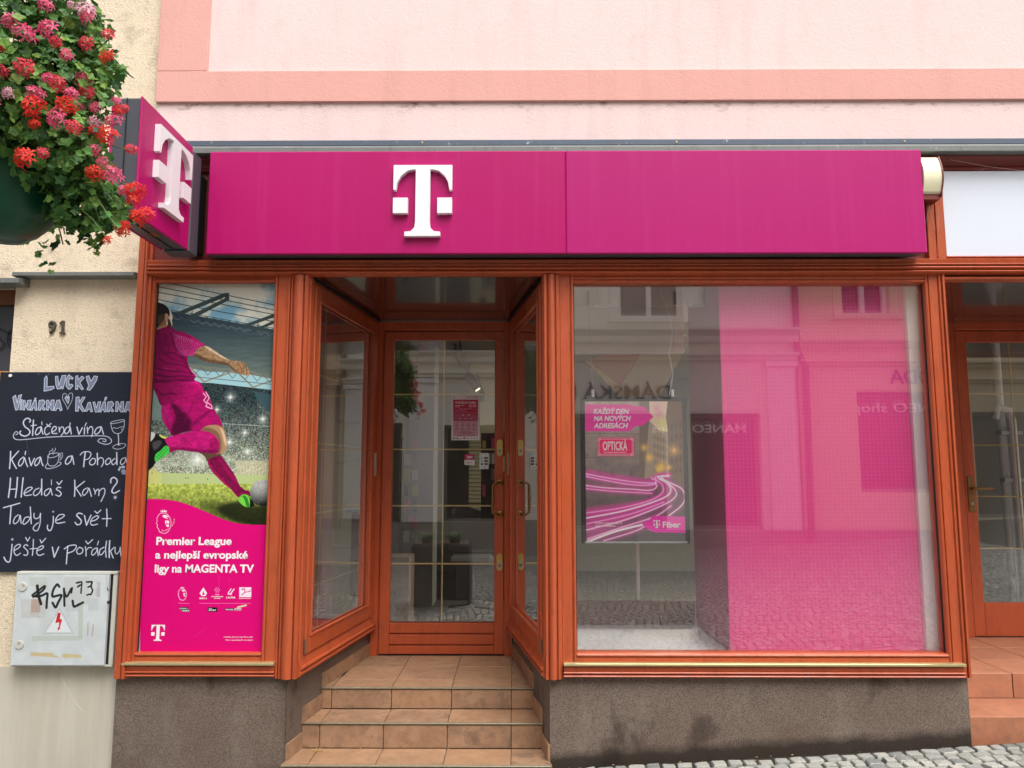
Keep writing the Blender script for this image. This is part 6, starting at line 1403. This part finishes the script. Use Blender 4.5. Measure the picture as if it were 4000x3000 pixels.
for li, (a, b, z) in enumerate(lev2):
    rows = [(a + .008, b)] if li == 0 else [(a + .008, .70), (.70, 1.03), (1.03, 1.36)]
    off = .12 if li == 0 else 0
    for (ya, yb) in rows:
        for i in range(6):
            x0_, x1_ = JX[i] + (off if i else 0), JX[i + 1] + off
            q = [(x0_ + gq, ya + gq), (x1_ - gq, ya + gq), (x1_ - gq, yb - gq), (x0_ + gq, yb - gq)]; tile_poly(q, z - .012, z, st2, TILER)
    for i in range(6):
        x0_, x1_ = JX[i] + (off if i else 0), JX[i + 1] + off
        m = MB(); m.box(x0_ + gq, x1_ - gq, a - .0005, a + .010, (.2 if li == 0 else .355), z - .001, .0015); m.build('tile', TILER, st2)
m = MB(); m.box(3.30, 3.75, .62, .95, .4905, .496); tag(m.build('doormat', plain('pale_mat', (206, 204, 196), .9, .1, 30, .5), None, loc=(3.5, .8, .4905)), 'pale doormat on the tiled landing of the neighbouring door', 'doormat')
# ------------------------------------------------------------------ geranium basket on its pole
GP = plain('dark_green_planter_plastic', (18, 84, 58), .35, .1, 6)
BC = Vector((-1.525, -1.97, 2.435))
pt = thing('flower_pole', 'dark green pole with a round planter bowl left of the projecting sign', 'planter pole', (BC.x - .14, BC.y, zg(-1.6)))
m = MB(); R_ = .148
m.lathe([(.05, -.142), (.09, -.118), (.125, -.08), (.145, -.03), (.150, .02), (.148, .10), (.156, .105), (.156, .118), (.140, .118), (.13, .06)], BC, 'z', 36); m.build('bowl', GP, pt, True)
m = MB(); m.tube([(BC.x - .085, BC.y, BC.z - .02), (BC.x - .10, BC.y, BC.z - .25), (BC.x - .115, BC.y, BC.z - .6), (BC.x - .125, BC.y, 1.2), (BC.x - .125, BC.y, zg(-1.6))], [.055, .058, .062, .06, .07], 20); m.build('pole', GP, pt, True)
m = MB(); m.lathe([(.17, zg(-1.6) - .01), (.17, zg(-1.6) + .03), (.08, zg(-1.6) + .07)], (BC.x - .125, BC.y, 0), 'z', 24); m.build('base', GP, pt, True)
def m_leaf():
    k = NT('geranium_leaf'); g = k.n('ShaderNodeNewGeometry'); oi = k.n('ShaderNodeObjectInfo'); ad = k.n('ShaderNodeMath', operation='ADD'); k.l(g.outputs['Random Per Island'], ad.inputs[0]); k.l(oi.outputs['Random'], ad.inputs[1]); fr = k.n('ShaderNodeMath', operation='FRACT'); k.l(ad.outputs[0], fr.inputs[0])
    c = k.ramp(fr.outputs[0], [(0, lin((46, 88, 48))), (.4, lin((84, 138, 64))), (.8, lin((110, 160, 72))), (.95, lin((150, 190, 84))), (1, lin((130, 150, 70)))])
    c = k.mix(c, lin((34, 60, 40)), k.ramp(k.noise(60, 3), [(.4, 0.), (.7, .5)])); k.set(c, .5, spec=.4)
    tr = k.n('ShaderNodeBsdfTranslucent'); k.l(c, tr.inputs['Color']); mx = k.n('ShaderNodeMixShader'); mx.inputs[0].default_value = .25; k.l(k.b.outputs[0], mx.inputs[1]); k.l(tr.outputs[0], mx.inputs[2]); k.l(mx.outputs[0], k.out.inputs['Surface']); return k.m
LEAF = m_leaf(); STEM = plain('green_stem', (90, 120, 60), .6)
def petal_mat(n, a, b):
    k = NT(n); g = k.n('ShaderNodeNewGeometry'); c = k.mix(lin(a), lin(b), g.outputs['Random Per Island']); k.set(c, .55, spec=.3); tr = k.n('ShaderNodeBsdfTranslucent'); k.l(c, tr.inputs['Color']); mx = k.n('ShaderNodeMixShader'); mx.inputs[0].default_value = .3; k.l(k.b.outputs[0], mx.inputs[1]); k.l(tr.outputs[0], mx.inputs[2]); k.l(mx.outputs[0], k.out.inputs['Surface']); return k.m
PET = {'red': petal_mat('red_petal', (222, 40, 34), (236, 74, 56)), 'crimson': petal_mat('crimson_petal', (222, 58, 78), (236, 92, 108)), 'pink': petal_mat('pink_petal', (232, 84, 128), (242, 128, 160)), 'pale': petal_mat('pale_pink_petal', (244, 170, 196), (250, 206, 218))}
def leaf_pts(s_, r):
    """five lobed ivy leaf with a folded middle, in its own plane"""
    out = []
    angs = [-150, -118, -88, -58, -30, 0, 30, 58, 88, 118, 150]; rad = [.60, .92, .68, 1.0, .70, 1.08, .70, 1.0, .68, .92, .60]
    for a, q in zip(angs, rad):
        t = math.radians(a + r.uniform(-5, 5)); q *= r.uniform(.9, 1.08)
        out.append((s_ * q * math.sin(t), s_ * q * math.cos(t), s_ * (.28 * abs(math.sin(t)) - .12 * max(0, math.cos(t)) + r.uniform(-.10, .10))))
    return [(0, -s_ * .3, 0)] + out, [(0, i, i + 1) for i in range(1, 11)]
def orient(nrm, roll):
    z = Vector(nrm).normalized(); x = z.orthogonal().normalized(); M_ = Matrix.Rotation(roll, 3, z); x = M_ @ x; y = z.cross(x)
    return Matrix((x, y, z)).transposed()
ger = thing('geranium', 'trailing geranium with red and pink flowers filling the green planter bowl', 'flowers', (BC.x, BC.y, BC.z + .1), None)
r = random.Random(21)
lobes = [((-1.60, -1.97, 2.82), (.36, .36, .40), 2700), ((-1.44, -2.0, 2.68), (.26, .26, .24), 1900), ((-1.33, -1.98, 2.55), (.22, .20, .17), 1100), ((-1.27, -1.98, 2.40), (.12, .12, .10), 400), ((-1.95, -1.97, 2.66), (.24, .24, .30), 600), ((-1.38, -1.97, 2.98), (.19, .2, .17), 600), ((-1.28, -1.97, 2.82), (.14, .14, .16), 420), ((-1.55, -2.25, 2.55), (.2, .12, .16), 160), ((-1.6, -1.7, 2.6), (.3, .16, .25), 200)]
cands = []
for c_, rd, n_ in lobes:
    for i in range(n_):
        d = Vector((r.gauss(0, 1), r.gauss(0, 1), r.gauss(0, 1))).normalized(); q = r.uniform(.5, 1.04)
        p = Vector(c_) + Vector((d.x * rd[0], d.y * rd[1], d.z * rd[2])) * q
        if (p - BC).length < .17 and p.z < BC.z + .1: continue
        cands.append((p, d, r.uniform(.013, .023)))
def uv_of(p):
    d = Matrix.Rotation(-YAW, 3, 'Z') @ (p - CAM); f_ = d.y * math.cos(TILT) + d.z * math.sin(TILT); u_ = -d.y * math.sin(TILT) + d.z * math.cos(TILT)
    return 2000 + FOC * d.x / f_, 1500 - FOC * u_ / f_
EDGE = [(-2000, 300), (0, 375), (60, 400), (150, 420), (250, 470), (300, 495), (350, 460), (420, 400), (560, 385), (640, 410), (700, 440), (780, 500), (850, 545), (900, 500), (960, 460), (990, 380), (1010, 200), (3000, 200)]
def edge(v):
    for (a, b), (c_, d_) in zip(EDGE, EDGE[1:]):
        if a <= v < c_: return b + (d_ - b) * (v - a) / (c_ - a)
    return 200
def inside(p, slack):
    u_, v_ = uv_of(p)
    if v_ > 700 and u_ < 20 + (v_ - 700) * 1.0 and p.y < -1.9 and not (v_ > 930 and u_ > 150): return False      # the bowl stays in view below the leaves
    return u_ < edge(v_) + slack      # natural outline of the street side of the crown
# trailing and upright sprigs give the crown a ragged edge
sprigs = []
for i in range(46):
    a = r.uniform(-1.2, 2.0) if i < 34 else r.uniform(0, 6.28); base = Vector((-1.46, -1.98, 2.68)); d = Vector((math.cos(a), r.uniform(-.5, .35), math.sin(a))).normalized()
    if i < 34: d = Vector((abs(math.cos(a)), r.uniform(-.5, .3), math.sin(a) * .9)).normalized()
    L = r.uniform(.16, .34); p0 = base + Vector((d.x * .14, d.y * .14, d.z * .2)); pts = [p0 + d * L * t + Vector((0, 0, -.09 * t * t + .015 * math.sin(5 * t + i))) for t in [k_ / 6 for k_ in range(7)]]
    sprigs.append(pts)
    for k_ in range(1, 7):
        for s_ in range(2):
            p = pts[k_] + Vector((r.uniform(-.022, .022), r.uniform(-.022, .022), r.uniform(-.022, .022))); cands.append((p, (d + Vector((r.uniform(-.8, .8), r.uniform(-1.2, 0), r.uniform(-.2, 1)))).normalized(), r.uniform(.010, .018)))
for x_, z_ in ((-1.385, 2.265), (-1.40, 2.24), (-1.37, 2.23), (-1.27, 2.30), (-1.24, 2.27), (-1.13, 2.30), (-1.15, 2.25), (-1.12, 2.22), (-1.30, 2.33)):
    for k_ in range(7): cands.append((Vector((x_ + r.gauss(0, .014), -1.97 + r.gauss(0, .02), z_ + r.gauss(0, .02))), Vector((r.uniform(-.5, .5), -1, r.uniform(0, .8))), r.uniform(.011, .017)))
m = MB()
for pts in sprigs:
    pts = [p for p in pts if inside(p, 5)]
    if len(pts) > 2: m.tube(pts, .0020, 5, False)
m.build('stems', STEM, ger)
# the 290 leaves nearest the viewer are parts, the mass behind is one object
cands = [q_ for q_ in cands if inside(q_[0], r.uniform(-60, 26))]
cands.sort(key=lambda t: (t[0] - CAM).length - (.4 if t[0].x > -1.5 else 0))
mass = MB(); shared = []
for i in range(8):
    v_, f_ = leaf_pts(1.0, r); me = MB().add(v_, f_).mesh('leaf', LEAF); shared.append(me)
nleaf = 0
for i, (p, d, s_) in enumerate(cands):
    nr_ = (d + Vector((r.uniform(-.7, .7), r.uniform(-.9, .3), r.uniform(-.2, .9)))).normalized(); M_ = orient(nr_, r.uniform(0, 6.28))
    vis = (p.x > -1.66)
    if vis and nleaf < 290:
        o = link('leaf', shared[i % 8], ger, tuple(p)); o.rotation_euler = M_.to_euler(); o.scale = (s_, s_, s_); nleaf += 1
    else:
        v_, f_ = leaf_pts(s_, r); mass.add([p + M_ @ Vector(q) for q in v_], f_)
o = mass.build('foliage', LEAF, ger); o['kind'] = 'stuff'
def cluster_mesh(mat, n, R, sp, r):
    mb = MB()
    for i in range(n):
        a = i * 2.399; q = math.sqrt((i + .5) / n); th = q * 1.25; d = Vector((math.sin(th) * math.cos(a), math.sin(th) * math.sin(a), math.cos(th))); c_ = d * R * r.uniform(.85, 1.08) * sp
        M_ = orient((d + Vector((r.uniform(-.4, .4), r.uniform(-.4, .4), r.uniform(-.3, .3)))), r.uniform(0, 6.28)); ps_ = R * r.uniform(.5, .66)
        for k_ in range(5):
            t = k_ * 1.2566 + (.25 if k_ < 2 else 0); ca, sa = math.cos(t), math.sin(t); w_ = ps_ * .19
            loc = [(0.05 * ps_, -w_ * .3, 0), (.55 * ps_, -w_, .1 * ps_), (.95 * ps_, -w_ * .8, .05 * ps_), (1.08 * ps_, 0, -.02 * ps_), (.95 * ps_, w_ * .8, .05 * ps_), (.55 * ps_, w_, .1 * ps_), (.05 * ps_, w_ * .3, 0)]
            mb.add([c_ + M_ @ Vector((x_ * ca - y_ * sa, x_ * sa + y_ * ca, z_)) for x_, y_, z_ in loc], [tuple(range(7))])
    return mb.mesh('flower_cluster', mat)
FL = [(505, 70, 'pale', 1), (520, 110, 'pink', .7), (300, 185, 'pink', 1), (150, 215, 'pink', 1.1), (270, 40, 'pink', .7), (520, 265, 'crimson', .8), (635, 340, 'red', .7), (640, 212, 'crimson', .6), (150, 410, 'crimson', 1.05), (500, 485, 'pink', .95), (515, 550, 'crimson', .8), (355, 500, 'crimson', .8), (215, 560, 'pink', .8), (205, 640, 'red', 1.15), (395, 630, 'red', 1), (355, 700, 'pink', 1.15), (470, 640, 'pink', .5), (680, 725, 'pink', .9), (690, 605, 'pink', .5), (735, 640, 'crimson', .4), (640, 810, 'red', 1.1), (560, 780, 'red', .6), (560, 890, 'pink', .6), (775, 885, 'crimson', .55), (160, 940, 'red', 1.1), (565, 1030, 'red', .9), (670, 1040, 'pink', .95), (800, 1125, 'red', 1.0), (790, 1180, 'red', .8), (860, 1285, 'red', 1.05), (800, 1270, 'red', .6), (730, 1350, 'red', .8), (205, 735, 'red', .45), (635, 1420, 'red', .4), (0, 290, 'red', .6), (0, 430, 'crimson', .8), (565, 730, 'pale', .7), (420, 30, 'pale', .3), (730, 1130, 'pink', .5), (700, 660, 'red', .6), (-60, 620, 'pink', 1), (-120, 350, 'red', 1), (60, 130, 'pink', .7), (400, 330, 'pink', .6), (440, 760, 'crimson', .7), (610, 960, 'pink', .6), (60, 560, 'pale', .6), (290, 470, 'pink', .6), (330, 250, 'crimson', .5), (570, 640, 'pink', .6), (420, 560, 'pink', .6), (255, 905, 'crimson', .5)]
cache = {}
for i, (a, b, colr, sc_) in enumerate(FL):
    u, v = a * .6631, b * .6631; depth = -2.22 if u < 300 else -2.10
    if u > 450: depth = -2.04
    x, z = P(u, v, depth); key = (colr, i % 2)
    if key not in cache: cache[key] = cluster_mesh(PET[colr], 11, 1.0, .95, r)
    d = Vector((r.uniform(-.3, .5), -1, r.uniform(-.1, .5))); S_ = .0265 * sc_ ** .8
    o = link('flower_cluster', cache[key], ger, (x, depth, z)); o.rotation_euler = orient(d, r.uniform(0, 6)).to_euler(); o.scale = (S_, S_, S_)
    c0 = Vector((-1.5, -1.98, 2.6)); p1 = Vector((x, depth + .01, z)); p0 = p1 + (c0 - p1) * .35; MB().tube([p0, (p0 + p1) / 2 + Vector((0, 0, .012)), p1], .0016, 5, False).build('flower_stalk', STEM, ger)
for i in range(60):                                 # flowers on the street side and top, seen in the reflections
    d = Vector((r.gauss(0, 1), r.gauss(0, 1), abs(r.gauss(0, .8)) + .1)).normalized(); p = Vector((-1.6, -1.97, 2.80)) + Vector((d.x * .42, d.y * .40, d.z * .46))
    if (p.y < -2.0 and p.x > -1.75) or not inside(p, -60): continue
    colr = r.choice(['red', 'pink', 'crimson', 'pale']); o = link('flower_cluster', cache[(colr, 0)] if (colr, 0) in cache else list(cache.values())[0], ger, tuple(p)); o.rotation_euler = orient(d, 0).to_euler(); S_ = r.uniform(.022, .031); o.scale = (S_, S_, S_)

# ------------------------------------------------------------------ square planter at the kerb, seen in the door glass
pb = thing('square_planter', 'dark square street planter with ornamental grass reflected in the door glass', 'planter', (-.95, -2.95, zg(-.95)))
m = MB(); z0 = zg(-.95); m.box(-1.28, -.58, -3.3, -2.72, z0, z0 + .72, .01); m.build('box', plain('anthracite_planter', (34, 36, 46), .45, .1, 6), pb)
m = MB(); m.box(-1.26, -.60, -3.28, -2.74, z0 + .721, z0 + .735); m.build('soil', plain('bark_mulch', (96, 78, 58), .9, .5, 60, .8, 120), pb)
gr = thing('ornamental_grass', 'tuft of ornamental grass growing in the dark square planter', 'plant', (-.85, -2.95, z0 + .735)); m = MB()
GRS = plain('grass_blade', (70, 110, 60), .6, .3, 30)
for i in range(320):
    a = r.uniform(0, 6.28); L = r.uniform(.16, .36); cx, cy = (-.78 if i < 150 else -1.1) + r.gauss(0, .03), -2.93 + r.gauss(0, .04); pts = []
    for k_ in range(5): t = k_ / 4; pts.append(Vector((cx + math.cos(a) * L * t * .8, cy + math.sin(a) * L * t * .8, z0 + .735 + L * (1.1 * t - .75 * t * t))))
    s_ = Vector((-math.sin(a), math.cos(a), 0)) * .005
    for k_ in range(4): m.add([pts[k_] - s_ * (1 - k_ / 4), pts[k_] + s_ * (1 - k_ / 4), pts[k_ + 1] + s_ * (.75 - k_ / 4), pts[k_ + 1] - s_ * (.75 - k_ / 4)], [(0, 1, 2, 3)])
m.build('grass_blades', GRS, gr); 

# ------------------------------------------------------------------ houses across the street, seen in the glass
OPY = -10.0
def opp(x0, x1, h, wallc, label, wins, shops, corn, nm, base=(150, 146, 138)):
    b = thing(nm, label, 'building', ((x0 + x1) / 2, OPY - .2, 0)); WM = plain(nm + '_render', wallc, .85, .05, 2, .2, 120); TR = plain(nm + '_trim', tuple(min(255, c + 8) for c in wallc), .8, .04, 3); DG = NT(nm + '_dark_glass').set(lin((26, 28, 34)), .08, spec=.6)
    holes = sorted([(a, c, z0, z1) for a, c, z0, z1 in wins + shops])
    # wall in vertical strips round the openings
    xs_ = sorted(set([x0, x1] + [q for h_ in holes for q in h_[:2]])); m = MB()
    for i in range(len(xs_) - 1):
        a, c = xs_[i], xs_[i + 1]; zz = -.6
        for h_ in sorted([h_ for h_ in holes if h_[0] < (a + c) / 2 < h_[1]], key=lambda t: t[2]):
            if h_[2] > zz: m.box(a, c, OPY - .4, OPY, zz, h_[2])
            zz = h_[3]
        m.box(a, c, OPY - .4, OPY, zz, h)
    m.build('wall', WM, b)
    for (a, c, z0, z1) in holes:
        w_ = thing_part('window', b); m = MB(); m.box(a, c, OPY - .22, OPY - .2, z0, z1); m.build('pane', DG, w_)
        m = MB(); FW = .07; m.box(a, a + FW, OPY - .2, OPY - .12, z0, z1); m.box(c - FW, c, OPY - .2, OPY - .12, z0, z1); m.box(a + FW, c - FW, OPY - .2, OPY - .121, z1 - FW, z1); m.box(a + FW, c - FW, OPY - .2, OPY - .121, z0, z0 + FW)
        if c - a > .9 and z0 > 3.5: m.box((a + c) / 2 - .045, (a + c) / 2 + .045, OPY - .2, OPY - .119, z0 + FW, z1 - FW)
        m.build('frame', WHITEPL if z0 > 3.5 else plain('shop_frame', (120, 116, 110), .6), w_)
        if z0 > 3.5:
            m = MB(); m.box(a - .16, a, OPY, OPY + .04, z0, z1 + .12); m.box(c, c + .16, OPY, OPY + .04, z0, z1 + .12); m.box(a - .2, c + .2, OPY, OPY + .12, z1 + .12, z1 + .2); m.build('surround', TR, w_); m = MB(); m.box(a - .2, c + .2, OPY, OPY + .14, z0 - .09, z0); m.build('sill', TR, w_)
    for (za, zb, d) in corn: m = MB(); m.hprof(x0, x1, OPY, [(za, OPY + .02), (za + .02, OPY + d * .5), ((za + zb) / 2, OPY + d * .55), (zb - .04, OPY + d), (zb, OPY + d)], za, zb); m.build('cornice', TR, b)
    m = MB(); m.box(x0, x1, OPY, OPY + .05, -.6, .62); m.build('plinth', plain(nm + '_plinth', base, .9, .1, 5), b) if False else m.build('plinth', plain(nm + '_plinth', base, .9, .1, 5), b)
    return b
opp(-16, 5.2, 8.6, (246, 242, 232), 'tall cream house across the street reflected in the windows', [(-12.5, -11.3, 4.9, 6.9), (-9.6, -8.4, 4.9, 6.9), (-6.7, -5.5, 4.9, 6.9), (-3.8, -2.6, 4.9, 6.9), (-.9, .3, 4.9, 6.9), (1.9, 3.1, 4.55, 6.9)], [(-12, -9, .7, 2.9), (-7.4, -5.2, .65, 2.9), (-3.6, -2.5, .3, 2.75), (-1.6, -.3, .62, 2.7), (.45, 2.75, .62, 2.75), (3.2, 4.5, .62, 2.75)], [(3.72, 3.86, .22), (4.05, 4.3, .38), (7.5, 7.7, .3), (8.4, 8.6, .4)], 'cream_house')
opp(5.23, 18, 8.2, (246, 226, 186), 'yellowish house across the street reflected at the right of the big window', [(6.1, 7.0, 4.6, 6.6), (9, 10.2, 4.6, 6.6)], [(6.3, 8.8, 1.3, 3.15), (10, 13, .7, 3.0)], [(3.62, 3.74, .18), (3.95, 4.1, .3), (7.1, 7.3, .3), (8.0, 8.2, .4)], 'yellow_house')
for xa_, xb_ in ((4.62, 5.12), (-2.35, -1.75)):
    m = MB(); m.box(xa_, xb_, OPY, OPY + .14, .62, 3.6, .01); m.box(xa_ - .05, xb_ + .05, OPY, OPY + .19, 3.6, 3.7, .01); hs_ = m.build('pilaster', WHITEPL, [o_ for o_ in COL.objects if o_.name.startswith('cream_house')][0])
NV = plain('navy_sign_letters', (38, 44, 92), .5); WL = plain('white_sign_letters', (238, 238, 238), .5)
def opp_text(body, x, z, h, mat, label, cat, wid=None, y=OPY + .03):
    o = text('shop_lettering', body, x, z, h, y, mat, None, .02, wid, 'L', th=.02, flip=True); tag(o, label, cat); return o
opp_text('DÁMSKÁ MÓDA', 2.85, 3.02, .25, NV, 'navy letters on the cream house reflected above the hanging poster', 'lettering', 3.0)
opp_text('MÓDA', 8.0, 3.30, .26, NV, 'navy letters on the yellowish house reflected at the right', 'lettering', 1.1)
opp_text('MANEO shops', 4.25, 2.40, .15, WL, 'white shop name reflected in front of the dark pink side wall', 'lettering', 1.75, OPY - .1)
opp_text('MANEO shops', 8.2, 2.78, .17, WL, 'white shop name reflected at the right end of the pink partition', 'lettering', 2.1, OPY - .1)
m = MB(); m.tube([(5.2, OPY + .1, 7.0), (5.2, OPY + .1, 3.9), (5.32, OPY + .14, 3.6), (5.32, OPY + .1, .2)], .06, 10); tag(m.build('downpipe', plain('grey_brown_downpipe', (120, 100, 92), .5), None, True, loc=(5.2, OPY + .1, .2)), 'dark downpipe between the two houses reflected in the big window', 'downpipe')
# cobwebs and the crack of dried paint
CW = plain('cobweb_thread', (200, 180, 160), .8)
def web(pairs, label, loc):
    m = MB()
    for a, b in pairs: m.tube([a, tuple((a[i] + b[i]) / 2 - (.006 if i == 2 else 0) for i in range(3)), b], .0007, 4)
    tag(m.build('cobweb', CW, None, loc=loc), label, 'cobweb')
web([((2.31, -.04, 2.80), (2.30, -.10, 3.06)), ((2.24, -.12, 3.06), (2.215, -.05, 2.86)), ((2.31, -.04, 2.95), (2.25, -.1, 3.06))], 'thin cobweb strands under the cream cassette', (2.3, -.05, 2.9))
web([((2.40, -.07, 3.34), (2.82, -.05, 3.28)), ((2.6, -.06, 3.30), (2.52, -.03, 3.26))], 'thin cobweb strands across the white panel top', (2.6, -.05, 3.3))
web([((-.5, 1.2, 2.66), (-.16, 1.22, 2.48)), ((-.16, 1.2, 2.55), (-.05, 1.2, 2.40)), ((-.30, 1.2, 2.60), (-.06, 1.2, 2.51))], 'thin cobweb strands over the entrance door', (-.3, 1.2, 2.5))
